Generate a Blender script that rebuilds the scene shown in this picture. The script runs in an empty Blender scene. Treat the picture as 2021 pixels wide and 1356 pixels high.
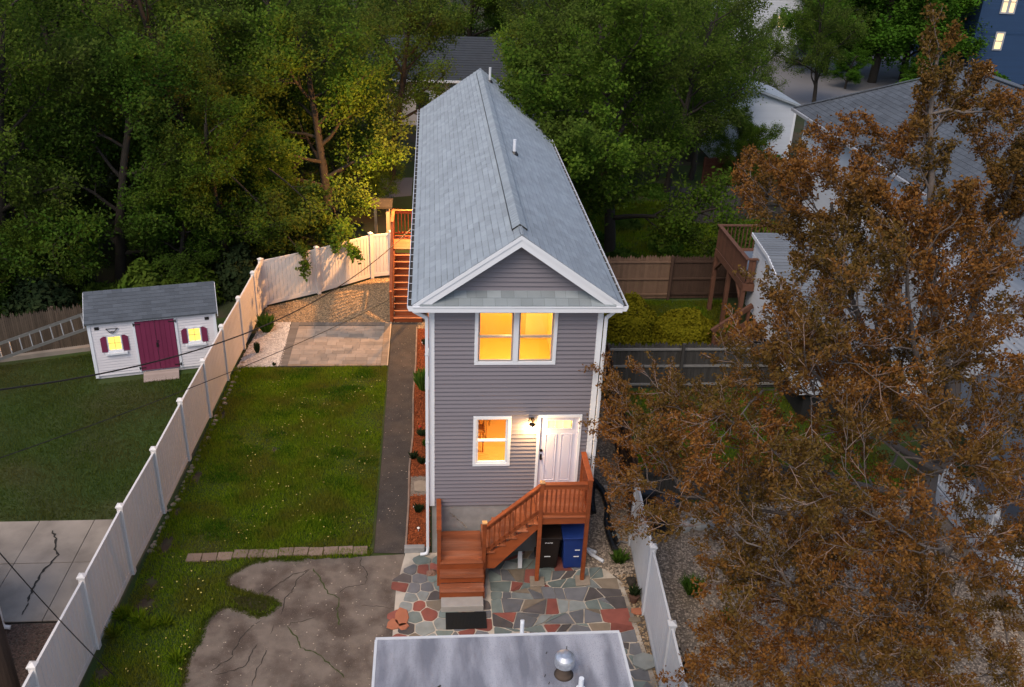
import bpy, math, random
import numpy as np
from mathutils import Vector, Matrix, Euler
R = math.radians
random.seed(7)
SC = bpy.context.scene
COL = SC.collection

# ---------------------------------------------------------------- camera
CAMX = np.array([[0.99625646, -0.07809313, 0.03707459],
                 [-0.00218957, -0.45152912, -0.8922537],
                 [0.08641914, 0.88883233, -0.45000979]])      # world -> camera (x right, y down, z forward)
CAMP = np.array([0.0407, -17.596, 14.5542])
FPX, PW, PH = 1826.76, 2021.0, 1356.0
cam_d = bpy.data.cameras.new('camera')
cam_d.sensor_width = 36.0
cam_d.lens = 36.0 * FPX / PW
cam_d.clip_end = 2000.0
cam_d.clip_start = 0.1
cam = bpy.data.objects.new('camera', cam_d)
COL.objects.link(cam)
rt = Matrix(CAMX.tolist()).transposed()
rt = rt @ Matrix(((1, 0, 0), (0, -1, 0), (0, 0, -1)))
cam.matrix_world = Matrix.Translation(CAMP.tolist()) @ rt.to_4x4()
SC.camera = cam

def ray(px, py):
    return CAMX.T @ np.array([(px - PW / 2) / FPX, (py - PH / 2) / FPX, 1.0])
def P(px, py, z=0.0):                  # where a pixel's ray meets the level z
    d = ray(px, py)
    return CAMP + d * ((z - CAMP[2]) / d[2])
def PY(px, py, y):                     # where a pixel's ray meets the upright plane y
    d = ray(px, py)
    return CAMP + d * ((y - CAMP[1]) / d[1])

# ---------------------------------------------------------------- sky, sun, exposure
SUN_TO = Vector((-0.30, -0.50, 0.72)).normalized()
world = bpy.data.worlds.new('World')
SC.world = world
world.use_nodes = True
wn = world.node_tree
sky = wn.nodes.new('ShaderNodeTexSky')
sky.sky_type = 'NISHITA'
sky.sun_disc = False
sky.sun_elevation = math.asin(SUN_TO.z)
sky.sun_rotation = math.atan2(SUN_TO.x, SUN_TO.y)
sky.air_density = 1.0
sky.dust_density = 2.2
sky.ozone_density = 1.0
wn.links.new(sky.outputs[0], wn.nodes['Background'].inputs[0])
wn.nodes['Background'].inputs[1].default_value = 0.13
sun_d = bpy.data.lights.new('sun', 'SUN')
sun_d.energy = 1.15
sun_d.angle = R(30)
sun_d.color = (1.0, 0.84, 0.66)
sun = bpy.data.objects.new('sun', sun_d)
COL.objects.link(sun)
sun.rotation_euler = (-SUN_TO).to_track_quat('-Z', 'Y').to_euler()
vs = SC.view_settings
vs.view_transform = 'Standard'
vs.look = 'None'
vs.exposure = 0.68
vs.gamma = 1.0
vs.use_curve_mapping = False
SC.cycles.use_denoising = True
SC.cycles.max_bounces = 6
SC.cycles.transparent_max_bounces = 12
SC.cycles.sample_clamp_indirect = 4.0
SC.cycles.caustics_reflective = False
SC.cycles.caustics_refractive = False

# ---------------------------------------------------------------- materials
MATS = {}
def new_mat(name):
    m = bpy.data.materials.new(name)
    m.use_nodes = True
    MATS[name] = m
    return m, m.node_tree, m.node_tree.nodes['Principled BSDF']

def M(name, col, rough=0.8, var=0.18, ns=3.0, bump=0.0, bs=60.0, isl=0.0, objr=0.0, metal=0.0,
      stretch=(1, 1, 1), col2=None, c2s=1.2, c2t=(0.45, 0.65), speck=None, spec=0.3):
    m, nt, b = new_mat(name)
    N, L = nt.nodes, nt.links
    geo = N.new('ShaderNodeNewGeometry')
    mp = N.new('ShaderNodeMapping')
    mp.inputs['Scale'].default_value = stretch
    L.new(geo.outputs['Position'], mp.inputs['Vector'])
    def noise(scale, detail=5.0):
        n = N.new('ShaderNodeTexNoise')
        n.inputs['Scale'].default_value = scale
        n.inputs['Detail'].default_value = detail
        L.new(mp.outputs[0], n.inputs['Vector'])
        return n
    base = None
    if col2 is not None:
        n2 = noise(c2s, 6.0)
        rp = N.new('ShaderNodeMapRange')
        rp.inputs[1].default_value, rp.inputs[2].default_value = c2t
        L.new(n2.outputs[0], rp.inputs[0])
        mx = N.new('ShaderNodeMix'); mx.data_type = 'RGBA'
        mx.inputs[6].default_value = (*col, 1); mx.inputs[7].default_value = (*col2, 1)
        L.new(rp.outputs[0], mx.inputs[0])
        base = mx.outputs[2]
    n1 = noise(ns)
    hs = N.new('ShaderNodeHueSaturation')
    if base is not None:
        L.new(base, hs.inputs['Color'])
    else:
        hs.inputs['Color'].default_value = (*col, 1)
    # value = 1 + var*(n-.5)*2 + isl*(rand-.5)*2 + objr*(rand-.5)*2
    def mad(src, k, add):
        a = N.new('ShaderNodeMath'); a.operation = 'MULTIPLY_ADD'
        L.new(src, a.inputs[0]); a.inputs[1].default_value = 2 * k
        if isinstance(add, float):
            a.inputs[2].default_value = add
        else:
            L.new(add, a.inputs[2])
        return a.outputs[0]
    v = mad(n1.outputs[0], var, 1.0 - var - isl - objr)
    if isl:
        v = mad(geo.outputs['Random Per Island'], isl, v)
    if objr:
        oi = N.new('ShaderNodeObjectInfo')
        v = mad(oi.outputs['Random'], objr, v)
    L.new(v, hs.inputs['Value'])
    out = hs.outputs[0]
    if speck is not None:                 # (scale, threshold, colour)
        vo = N.new('ShaderNodeTexVoronoi')
        vo.inputs['Scale'].default_value = speck[0]
        L.new(geo.outputs['Position'], vo.inputs['Vector'])
        mr = N.new('ShaderNodeMapRange')
        mr.inputs[1].default_value = speck[1]; mr.inputs[2].default_value = speck[1] * 0.6
        L.new(vo.outputs['Distance'], mr.inputs[0])
        mx2 = N.new('ShaderNodeMix'); mx2.data_type = 'RGBA'
        L.new(mr.outputs[0], mx2.inputs[0]); L.new(out, mx2.inputs[6])
        mx2.inputs[7].default_value = (*speck[2], 1)
        out = mx2.outputs[2]
    L.new(out, b.inputs['Base Color'])
    b.inputs['Roughness'].default_value = rough
    b.inputs['Metallic'].default_value = metal
    b.inputs['Specular IOR Level'].default_value = spec
    if bump:
        nb = noise(bs, 3.0)
        bp = N.new('ShaderNodeBump')
        bp.inputs['Strength'].default_value = bump
        bp.inputs['Distance'].default_value = 0.02
        L.new(nb.outputs[0], bp.inputs['Height'])
        L.new(bp.outputs[0], b.inputs['Normal'])
    return m

def leaf_mat(name, c1, c2, trans=0.25, c3=None, patch=0.35):
    m, nt, b = new_mat(name)
    N, L = nt.nodes, nt.links
    nt.nodes.remove(b)
    geo = N.new('ShaderNodeNewGeometry')
    mx = N.new('ShaderNodeMix'); mx.data_type = 'RGBA'
    mx.inputs[6].default_value = (*c1, 1); mx.inputs[7].default_value = (*c2, 1)
    L.new(geo.outputs['Random Per Island'], mx.inputs[0])
    col = mx.outputs[2]
    if c3 is not None:
        n = N.new('ShaderNodeTexNoise'); n.inputs['Scale'].default_value = patch
        n.inputs['Detail'].default_value = 2.0
        L.new(geo.outputs['Position'], n.inputs['Vector'])
        mr = N.new('ShaderNodeMapRange'); mr.inputs[1].default_value = 0.42; mr.inputs[2].default_value = 0.62
        L.new(n.outputs[0], mr.inputs[0])
        m2 = N.new('ShaderNodeMix'); m2.data_type = 'RGBA'
        L.new(mr.outputs[0], m2.inputs[0]); L.new(col, m2.inputs[6]); m2.inputs[7].default_value = (*c3, 1)
        col = m2.outputs[2]
    oi = N.new('ShaderNodeObjectInfo')
    hs = N.new('ShaderNodeHueSaturation')
    ma = N.new('ShaderNodeMath'); ma.operation = 'MULTIPLY_ADD'
    L.new(oi.outputs['Random'], ma.inputs[0]); ma.inputs[1].default_value = 0.4; ma.inputs[2].default_value = 0.8
    L.new(ma.outputs[0], hs.inputs['Value']); L.new(col, hs.inputs['Color'])
    d = N.new('ShaderNodeBsdfDiffuse'); t = N.new('ShaderNodeBsdfTranslucent')
    L.new(hs.outputs[0], d.inputs[0]); L.new(hs.outputs[0], t.inputs[0])
    ms = N.new('ShaderNodeMixShader'); ms.inputs[0].default_value = trans
    L.new(d.outputs[0], ms.inputs[1]); L.new(t.outputs[0], ms.inputs[2])
    L.new(ms.outputs[0], N['Material Output'].inputs[0])
    return m

def emit_mat(name, col, strength, var=0.0, ns=2.0):
    m, nt, b = new_mat(name)
    N, L = nt.nodes, nt.links
    b.inputs['Base Color'].default_value = (*col, 1)
    b.inputs['Emission Color'].default_value = (*col, 1)
    b.inputs['Emission Strength'].default_value = strength
    b.inputs['Roughness'].default_value = 0.3
    if var:
        geo = N.new('ShaderNodeNewGeometry')
        n = N.new('ShaderNodeTexNoise'); n.inputs['Scale'].default_value = ns
        L.new(geo.outputs['Position'], n.inputs['Vector'])
        ma = N.new('ShaderNodeMath'); ma.operation = 'MULTIPLY_ADD'
        L.new(n.outputs[0], ma.inputs[0]); ma.inputs[1].default_value = 2 * var * strength
        ma.inputs[2].default_value = strength * (1 - var)
        L.new(ma.outputs[0], b.inputs['Emission Strength'])
    return m

def glass_mat(name):
    m, nt, b = new_mat(name)
    N, L = nt.nodes, nt.links
    nt.nodes.remove(b)
    t = N.new('ShaderNodeBsdfTransparent'); g = N.new('ShaderNodeBsdfGlossy')
    g.inputs['Roughness'].default_value = 0.03
    ms = N.new('ShaderNodeMixShader'); ms.inputs[0].default_value = 0.06
    L.new(t.outputs[0], ms.inputs[1]); L.new(g.outputs[0], ms.inputs[2])
    L.new(ms.outputs[0], N['Material Output'].inputs[0])
    return m

siding = M('vinyl_siding', (0.172, 0.156, 0.176), 0.5, 0.06, 1.2, bump=0.05, bs=90, objr=0.03, stretch=(0.4, 1, 3))
trim = M('white_trim', (0.66, 0.68, 0.72), 0.5, 0.06, 2.0)
shingle = M('roof_shingle', (0.28, 0.315, 0.345), 0.9, 0.22, 1.6, bump=0.35, bs=220, isl=0.09, objr=0.09)
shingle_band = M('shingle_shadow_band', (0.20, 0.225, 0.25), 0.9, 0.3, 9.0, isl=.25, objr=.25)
shingle_dark = M('dark_shingle', (0.075, 0.085, 0.10), 0.9, 0.2, 1.5, bump=0.3, bs=200, isl=0.16, objr=0.16)
concrete = M('foundation_concrete', (0.24, 0.235, 0.23), 0.9, 0.15, 2.0, bump=0.15, bs=50, col2=(0.30, 0.295, 0.285), c2s=3.0)
slab_mat = M('slab_concrete', (0.30, 0.25, 0.205), 0.9, 0.2, 1.6, bump=0.2, bs=60, col2=(0.20, 0.165, 0.135), c2s=0.9, speck=(60, 0.12, (0.12, 0.11, 0.1)))
asphalt = M('old_asphalt', (0.172, 0.138, 0.112), 0.92, 0.42, 3.2, bump=0.7, bs=110, col2=(0.085, 0.063, 0.050), c2s=1.3, c2t=(0.44, 0.62), speck=(30, 0.17, (0.25, 0.21, 0.17)))
asphalt_path = M('path_asphalt', (0.047, 0.042, 0.040), 0.92, 0.45, 3.0, bump=0.7, bs=110, col2=(0.075, 0.059, 0.048), c2s=0.7, speck=(30, 0.17, (0.18, 0.15, 0.13)))
asphalt_far = M('far_asphalt', (0.15, 0.145, 0.15), 0.9, 0.2, 0.3)
crack_mat = M('crack', (0.035, 0.03, 0.025), 1.0, 0.2, 6.0)
crack_green = M('mossy_crack', (0.05, 0.06, 0.02), 1.0, 0.3, 6.0)
soil = M('soil', (0.052, 0.036, 0.024), 1.0, 0.3, 2.5, bump=0.6, bs=35, col2=(0.060, 0.058, 0.026), c2s=5.0)
grass_base = M('grass_soil', (0.035, 0.06, 0.012), 1.0, 0.35, 0.8, bump=0.6, bs=30, col2=(0.05, 0.055, 0.018), c2s=0.45)
forest_floor = M('forest_floor', (0.028, 0.036, 0.014), 1.0, 0.4, 0.6, bump=0.6, bs=12, col2=(0.06, 0.045, 0.03), c2s=0.4)
vinyl = M('white_vinyl', (0.68, 0.64, 0.61), 0.45, 0.07, 1.2, objr=0.02)
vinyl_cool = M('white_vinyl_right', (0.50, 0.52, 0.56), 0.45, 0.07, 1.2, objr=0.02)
wood = M('red_stained_wood', (0.25, 0.060, 0.017), 0.6, 0.34, 7.0, bump=0.2, bs=50, objr=0.16, stretch=(0.35, 1.2, 1.2), col2=(0.20, 0.048, 0.016), c2s=4.0)
wood_floor = M('worn_stained_wood', (0.23, 0.070, 0.03), 0.6, 0.34, 6.0, bump=0.2, bs=50, objr=0.18, stretch=(0.25, 1.6, 1), col2=(0.30, 0.13, 0.08), c2s=2.2, c2t=(0.5, 0.75))
wood_end = M('pale_post_cap', (0.50, 0.27, 0.12), 0.7, 0.15, 8.0)
brown_wood = M('brown_deck_wood', (0.12, 0.055, 0.035), 0.8, 0.25, 4.0, bump=0.15, bs=40, objr=0.12)
pale_wood = M('brown_fence_wood', (0.17, 0.105, 0.07), 0.9, 0.25, 3.0, bump=0.2, bs=40, objr=0.16)
dark_wood = M('dark_fence_wood', (0.06, 0.035, 0.025), 0.9, 0.25, 3.0, bump=0.2, bs=40, objr=0.2)
grey_wood = M('weathered_grey_wood', (0.055, 0.052, 0.05), 0.95, 0.3, 4.0, bump=0.2, bs=40, objr=0.22, stretch=(3, 3, 0.5))
grey_rail = M('grey_rail_wood', (0.20, 0.195, 0.19), 0.9, 0.2, 4.0)
stockade = M('stockade_wood', (0.085, 0.062, 0.045), 0.95, 0.3, 4.0, bump=0.3, bs=30, objr=0.25, stretch=(3, 3, 0.5))
mulch = M('red_mulch', (0.22, 0.05, 0.015), 1.0, 0.35, 22.0, bump=1.0, bs=70, col2=(0.09, 0.028, 0.012), c2s=30.0, c2t=(0.45, 0.6))
mulch_chip = M('mulch_chip', (0.27, 0.065, 0.02), 1.0, 0.2, 4.0, isl=0.5)
gravel_mat = M('gravel_bed', (0.15, 0.12, 0.09), 1.0, 0.3, 8.0, bump=1.0, bs=60, col2=(0.07, 0.055, 0.04), c2s=25.0)
gravel_stone = M('gravel_stone', (0.25, 0.175, 0.105), 0.9, 0.15, 3.0, isl=0.55)
pale_gravel = M('pale_gravel_bed', (0.22, 0.175, 0.14), 1.0, 0.3, 6.0, bump=1.0, bs=60, col2=(0.13, 0.11, 0.09), c2s=20.0)
pale_stone = M('pale_gravel_stone', (0.33, 0.265, 0.205), 0.9, 0.15, 3.0, isl=0.45)
pebble_white = M('white_pebble', (0.46, 0.41, 0.37), 0.8, 0.1, 3.0, isl=0.35)
pebble_bed = M('pebble_bed', (0.20, 0.17, 0.14), 1.0, 0.3, 20.0)
paver = M('concrete_paver', (0.27, 0.225, 0.19), 0.9, 0.15, 2.5, bump=0.15, bs=70, objr=0.2, col2=(0.21, 0.185, 0.165), c2s=1.5)
paver_dark = M('dark_paver', (0.13, 0.115, 0.105), 0.9, 0.15, 2.5, bump=0.15, bs=70, objr=0.15)
paver_tan = M('tan_paver', (0.24, 0.18, 0.13), 0.9, 0.15, 2.5, bump=0.15, bs=70, objr=0.15)
block_mat = M('edging_block', (0.22, 0.155, 0.12), 0.9, 0.2, 5.0, bump=0.2, bs=60, objr=0.15)
mortar = M('pale_mortar', (0.46, 0.40, 0.33), 1.0, 0.25, 3.0, bump=0.3, bs=50, col2=(0.17, 0.15, 0.13), c2s=0.55, c2t=(0.5, 0.62))
STONES = [M('slate_teal', (0.15, 0.178, 0.165), 0.8, 0.34, 5.0, bump=0.3, bs=40, objr=0.2),
          M('slate_grey', (0.125, 0.125, 0.132), 0.8, 0.34, 5.0, bump=0.3, bs=40, objr=0.25),
          M('slate_red', (0.21, 0.066, 0.05), 0.8, 0.34, 5.0, bump=0.3, bs=40, objr=0.2),
          M('slate_pale', (0.22, 0.235, 0.225), 0.8, 0.34, 5.0, bump=0.3, bs=40, objr=0.2),
          M('slate_tan', (0.19, 0.15, 0.11), 0.8, 0.34, 5.0, bump=0.3, bs=40, objr=0.2),
          M('slate_dark', (0.085, 0.074, 0.072), 0.8, 0.34, 5.0, bump=0.3, bs=40, objr=0.2)]
orange_stone = M('orange_stone', (0.36, 0.13, 0.07), 0.9, 0.2, 4.0, bump=0.2, bs=30)
rock = M('field_rock', (0.27, 0.22, 0.17), 0.95, 0.3, 6.0, bump=0.4, bs=25, objr=0.25)
black_plastic = M('black_plastic', (0.012, 0.012, 0.013), 0.45, 0.2, 3.0, spec=0.5)
bin_brown = M('bin_brown', (0.014, 0.008, 0.006), 0.5, 0.2, 4.0, spec=0.4)  # brown darkened: shade under the porch deck is put into the colour
bin_blue = M('bin_blue', (0.010, 0.032, 0.16), 0.45, 0.15, 4.0, spec=0.4)  # blue likewise darkened for the shade under the deck
bin_dark = M('bin_dark', (0.012, 0.013, 0.018), 0.5, 0.15, 4.0)
white_print = M('white_print', (0.7, 0.7, 0.7), 0.7, 0.05, 4.0)
rubber = M('rubber_mat', (0.012, 0.012, 0.012), 0.9, 0.3, 30.0)
door_white = M('door_white', (0.60, 0.58, 0.66), 0.45, 0.04, 2.0)
metal_dark = M('dark_bronze', (0.03, 0.022, 0.018), 0.35, 0.1, 5.0, metal=0.8)
galv = M('galvanised', (0.48, 0.50, 0.54), 0.42, 0.25, 14.0, metal=0.75, col2=(0.62, 0.64, 0.68), c2s=18)
alu = M('aluminium', (0.24, 0.235, 0.23), 0.45, 0.15, 6.0, metal=0.7)
rust_metal = M('rusty_metal', (0.07, 0.05, 0.038), 0.9, 0.3, 8.0)
membrane = M('roof_membrane', (0.165, 0.17, 0.20), 0.75, 0.18, 0.8, bump=0.08, bs=30, col2=(0.33, 0.335, 0.37), c2s=1.6,
             c2t=(0.40, 0.62), stretch=(1.7, 0.4, 1), speck=(55, 0.26, (0.105, 0.105, 0.12)))
flash = M('white_flashing', (0.52, 0.53, 0.55), 0.6, 0.12, 5.0)
shed_white = M('shed_white', (0.60, 0.575, 0.60), 0.6, 0.07, 2.0, objr=0.02)
maroon = M('maroon_paint', (0.15, 0.020, 0.058), 0.6, 0.12, 3.0, objr=0.05)
ramp_wood = M('pale_ramp_wood', (0.33, 0.26, 0.23), 0.9, 0.15, 4.0, objr=0.1)
black_iron = M('black_iron', (0.012, 0.010, 0.010), 0.6, 0.1, 4.0)
pole_wood = M('pole_wood', (0.035, 0.022, 0.016), 0.95, 0.4, 4.0, bump=0.5, bs=20, stretch=(4, 4, 0.3))
cable_mat = M('black_cable', (0.02, 0.018, 0.018), 0.7, 0.1, 3.0)
bark = M('bark', (0.085, 0.065, 0.05), 0.95, 0.35, 4.0, bump=0.6, bs=22, stretch=(3, 3, 0.6))
bark_grey = M('grey_bark', (0.125, 0.103, 0.092), 0.95, 0.3, 3.0, bump=0.5, bs=22, stretch=(2, 2, 0.6))
bark_dark = M('dark_bark', (0.034, 0.028, 0.022), 0.95, 0.35, 4.0, bump=0.6, bs=22)
blue_clap = M('blue_clapboard', (0.018, 0.045, 0.105), 0.6, 0.08, 1.0, objr=0.04)
white_clap = M('white_clapboard', (0.50, 0.53, 0.58), 0.6, 0.08, 1.0, objr=0.03)
red_roof = M('red_brown_roof', (0.13, 0.06, 0.045), 0.9, 0.2, 1.0)
room_wall = M('room_wall', (0.76, 0.47, 0.11), 0.9, 0.05, 1.0)
room_light = M('room_pale', (0.80, 0.62, 0.24), 0.9, 0.05, 1.0)
room_floor = M('room_floor', (0.50, 0.27, 0.08), 0.6, 0.1, 2.0)
room_wood = M('room_wood', (0.32, 0.14, 0.035), 0.6, 0.15, 3.0)
glass = glass_mat('window_glass')
sash = M('taupe_sash', (0.30, 0.27, 0.25), 0.5, 0.05, 2.0)
lit_yellow = emit_mat('lit_yellow_window', (1.0, 0.62, 0.10), 1.0, 0.3, 6.0)
lit_pale = emit_mat('lit_pale_window', (1.0, 0.70, 0.34), 0.62, 0.25, 1.5)
lit_warm = emit_mat('lit_door_pane', (1.0, 0.66, 0.20), 1.2, 0.25, 8.0)
bulb_mat = emit_mat('bulb_glow', (1.0, 0.70, 0.32), 14.0)
shutter_dark = M('dark_shutter', (0.03, 0.03, 0.035), 0.7, 0.1, 2.0)
car_dark = M('dark_car_paint', (0.015, 0.016, 0.02), 0.25, 0.05, 2.0, spec=0.6)
car_pale = M('pale_blue_car_paint', (0.30, 0.38, 0.46), 0.25, 0.05, 2.0, spec=0.6)
car_glass = M('car_glass', (0.02, 0.025, 0.03), 0.1, 0.05, 2.0, spec=0.6)
tyre = M('tyre', (0.015, 0.015, 0.015), 0.9, 0.1, 2.0)

leaf_green = leaf_mat('leaf_green', (0.054, 0.118, 0.012), (0.128, 0.195, 0.024), 0.48, (0.082, 0.118, 0.020))
leaf_mid = leaf_mat('leaf_mid', (0.060, 0.118, 0.014), (0.138, 0.195, 0.030), 0.48, (0.092, 0.126, 0.026))
leaf_deep = leaf_mat('leaf_deep', (0.040, 0.100, 0.012), (0.090, 0.155, 0.022), 0.46, (0.060, 0.098, 0.018))
leaf_bright = leaf_mat('leaf_bright', (0.045, 0.135, 0.012), (0.095, 0.195, 0.020), 0.3, (0.055, 0.120, 0.014))
leaf_brown = leaf_mat('leaf_brown', (0.080, 0.045, 0.034), (0.120, 0.072, 0.055), 0.2)
leaf_rust = leaf_mat('leaf_rust', (0.122, 0.044, 0.012), (0.240, 0.112, 0.030), 0.25, (0.118, 0.072, 0.020), 0.6)
leaf_bush = leaf_mat('leaf_bush', (0.125, 0.120, 0.008), (0.215, 0.190, 0.014), 0.25)
leaf_plant = leaf_mat('leaf_plant', (0.035, 0.090, 0.012), (0.085, 0.145, 0.022), 0.25)
leaf_dark = leaf_mat('leaf_dark_plant', (0.018, 0.032, 0.014), (0.035, 0.05, 0.02), 0.2)
blade_mat = leaf_mat('grass_blade', (0.085, 0.165, 0.008), (0.205, 0.275, 0.016), 0.45, (0.140, 0.155, 0.018), 0.9)
blade_dry = leaf_mat('grass_blade_dull', (0.050, 0.088, 0.012), (0.100, 0.130, 0.020), 0.3, (0.100, 0.100, 0.024), 0.5)
dandelion = M('dandelion_head', (0.55, 0.45, 0.12), 0.8, 0.1, 3.0, isl=0.3)
petal_red = M('red_petal', (0.45, 0.015, 0.02), 0.7, 0.1, 3.0)
petal_white = M('white_petal', (0.7, 0.66, 0.6), 0.7, 0.1, 3.0)

# ---------------------------------------------------------------- mesh helpers
ORG = {}
def org(o):
    return ORG.get(o.name, Vector((0, 0, 0))) if o is not None else Vector((0, 0, 0))

class MB:
    def __init__(s):
        s.v, s.f = [], []
    def add(s, vs_, fs_):
        b = len(s.v)
        s.v += [tuple(map(float, q)) for q in vs_]
        s.f += [tuple(b + i for i in f) for f in fs_]
        return s
    def box(s, x0, x1, y0, y1, z0, z1):
        return s.add([(x0, y0, z0), (x1, y0, z0), (x1, y1, z0), (x0, y1, z0), (x0, y0, z1), (x1, y0, z1), (x1, y1, z1), (x0, y1, z1)],
                     [(3, 2, 1, 0), (4, 5, 6, 7), (0, 1, 5, 4), (1, 2, 6, 5), (2, 3, 7, 6), (3, 0, 4, 7)])
    def beam(s, a, b, w, h, up=(0, 0, 1)):
        a, b, up = Vector(a), Vector(b), Vector(up)
        d = (b - a).normalized()
        r = d.cross(up)
        if r.length < 1e-4:
            r = d.cross(Vector((0, 1, 0)))
        r.normalize(); u = r.cross(d)
        q = []
        for p in (a, b):
            for i, j in ((-1, -1), (1, -1), (1, 1), (-1, 1)):
                q.append(p + r * (i * w / 2) + u * (j * h / 2))
        return s.add(q, [(3, 2, 1, 0), (4, 5, 6, 7), (0, 1, 5, 4), (1, 2, 6, 5), (2, 3, 7, 6), (3, 0, 4, 7)])
    def prism(s, poly, axis, a0, a1):
        # poly: 2D points; axis: 'x','y','z' extrude
        n = len(poly)
        def m(p, a):
            return {'x': (a, p[0], p[1]), 'y': (p[0], a, p[1]), 'z': (p[0], p[1], a)}[axis]
        q = [m(p, a0) for p in poly] + [m(p, a1) for p in poly]
        fs_ = [tuple(range(n - 1, -1, -1)), tuple(range(n, 2 * n))]
        fs_ += [(i, (i + 1) % n, n + (i + 1) % n, n + i) for i in range(n)]
        return s.add(q, fs_)
    def tube(s, pts, rad, n=8, caps=True):
        pts = [Vector(p) for p in pts]
        if not isinstance(rad, (list, tuple)):
            rad = [rad] * len(pts)
        b = len(s.v)
        prev = None
        for i, p in enumerate(pts):
            d = (pts[min(i + 1, len(pts) - 1)] - pts[max(i - 1, 0)]).normalized()
            if prev is None:
                r = d.orthogonal().normalized()
            else:
                r = (prev - d * prev.dot(d))
                r = r.normalized() if r.length > 1e-5 else d.orthogonal().normalized()
            prev = r
            u = d.cross(r)
            for k in range(n):
                t = 2 * math.pi * k / n
                s.v.append(tuple(p + r * (math.cos(t) * rad[i]) + u * (math.sin(t) * rad[i])))
        for i in range(len(pts) - 1):
            for k in range(n):
                a, c = b + i * n + k, b + i * n + (k + 1) % n
                s.f.append((a, c, c + n, a + n))
        if caps:
            s.f.append(tuple(b + k for k in range(n - 1, -1, -1)))
            e = b + (len(pts) - 1) * n
            s.f.append(tuple(e + k for k in range(n)))
        return s
    def lathe(s, prof, c, n=20):
        b = len(s.v)
        for r, z in prof:
            for k in range(n):
                t = 2 * math.pi * k / n
                s.v.append((c[0] + r * math.cos(t), c[1] + r * math.sin(t), c[2] + z))
        for i in range(len(prof) - 1):
            for k in range(n):
                a, d = b + i * n + k, b + i * n + (k + 1) % n
                s.f.append((a, d, d + n, a + n))
        s.f.append(tuple(b + k for k in range(n - 1, -1, -1)))
        e = b + (len(prof) - 1) * n
        s.f.append(tuple(e + k for k in range(n)))
        return s

def link(name, me, parent=None):
    o = bpy.data.objects.new(name, me)
    COL.objects.link(o)
    if parent is not None:
        o.parent = parent
        ORG[o.name] = org(parent)
    return o

def mesh_of(name, mb, mat, off=None, smooth=False):
    me = bpy.data.meshes.new(name)
    vs_ = mb.v
    if off is not None and off.length > 0:
        vs_ = [(x - off.x, y - off.y, z - off.z) for x, y, z in vs_]
    me.from_pydata(vs_, [], mb.f)
    me.materials.append(mat)
    if smooth:
        me.polygons.foreach_set('use_smooth', [True] * len(me.polygons))
    return me

SPLIT = ('rail', 'rim_joist', 'stringer', 'edge_trim', 'rake_trim', 'membrane_seam', 'hip_cap', 'fascia')
def part(name, mb, mat, parent, bevel=0.0, smooth=False, kind=None, label=None):
    """mesh in world coordinates, parented to an unrotated thing"""
    nb = len(mb.v) // 8
    if name in SPLIT and nb > 1 and len(mb.v) == nb * 8 and len(mb.f) == nb * 6:      # each timber its own piece
        for i in range(nb):
            one = MB(); one.v = mb.v[i * 8:i * 8 + 8]; one.f = [tuple(q - i * 8 for q in f) for f in mb.f[i * 6:i * 6 + 6]]
            last = part(name, one, mat, parent, bevel, smooth, kind, label)
        return last
    me = mesh_of(name, mb, mat, org(parent), smooth)
    o = link(name, me, parent)
    if bevel:
        bv = o.modifiers.new('bevel', 'BEVEL'); bv.width = bevel; bv.segments = 2; bv.limit_method = 'ANGLE'
    if kind: o['kind'] = kind
    if label: o['label'] = label
    return o

def piece(name, me, parent, loc, rot=(0, 0, 0), scale=(1, 1, 1), mat=None):
    o = link(name, me, parent)
    o.location = Vector(loc) - org(parent)
    o.rotation_euler = rot
    o.scale = scale
    if mat is not None:
        o.material_slots[0].link = 'OBJECT'
        o.material_slots[0].material = mat
    return o

def thing(name, loc, label, cat, group=None, rz=0.0):
    o = bpy.data.objects.new(name, None)
    COL.objects.link(o)
    o.empty_display_size = 0.2
    o.location = loc
    o.rotation_euler = (0, 0, rz)
    ORG[o.name] = Vector(loc) if rz == 0.0 else Vector((0, 0, 0))   # rotated things are built in local coordinates
    o['label'] = label; o['category'] = cat
    if group: o['group'] = group
    return o

def tag(o, label, cat, group=None):
    o['label'] = label; o['category'] = cat
    if group: o['group'] = group
    return o

def struct(name, mb, mat, kind='structure'):
    o = link(name, mesh_of(name, mb, mat))
    o['kind'] = kind
    return o

def poly_sheet(name, pts, z, mat, kind='structure'):
    mb = MB(); mb.add([(p[0], p[1], z) for p in pts], [tuple(range(len(pts)))])
    return struct(name, mb, mat, kind)

def np_mesh(name, verts, faces, mat, smooth=False):
    """verts (n,3), faces (m,k) with k constant"""
    verts = np.asarray(verts, dtype=np.float32); faces = np.asarray(faces, dtype=np.int32)
    me = bpy.data.meshes.new(name)
    me.vertices.add(len(verts)); me.vertices.foreach_set('co', verts.ravel())
    k = faces.shape[1]
    me.loops.add(faces.size); me.loops.foreach_set('vertex_index', faces.ravel())
    me.polygons.add(len(faces))
    me.polygons.foreach_set('loop_start', np.arange(0, faces.size, k, dtype=np.int32))
    me.polygons.foreach_set('loop_total', np.full(len(faces), k, dtype=np.int32))
    me.update(calc_edges=True)
    if smooth:
        me.polygons.foreach_set('use_smooth', np.ones(len(faces), dtype=bool))
    me.materials.append(mat)
    return me

def in_poly(x, y, poly):
    res = np.zeros(len(x), dtype=bool)
    n = len(poly)
    for i in range(n):
        x0, y0 = poly[i][0], poly[i][1]; x1, y1 = poly[(i + 1) % n][0], poly[(i + 1) % n][1]
        c = ((y0 > y) != (y1 > y))
        with np.errstate(divide='ignore', invalid='ignore'):
            xi = (x1 - x0) * (y - y0) / (y1 - y0) + x0
        res ^= c & (x < xi)
    return res

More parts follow.
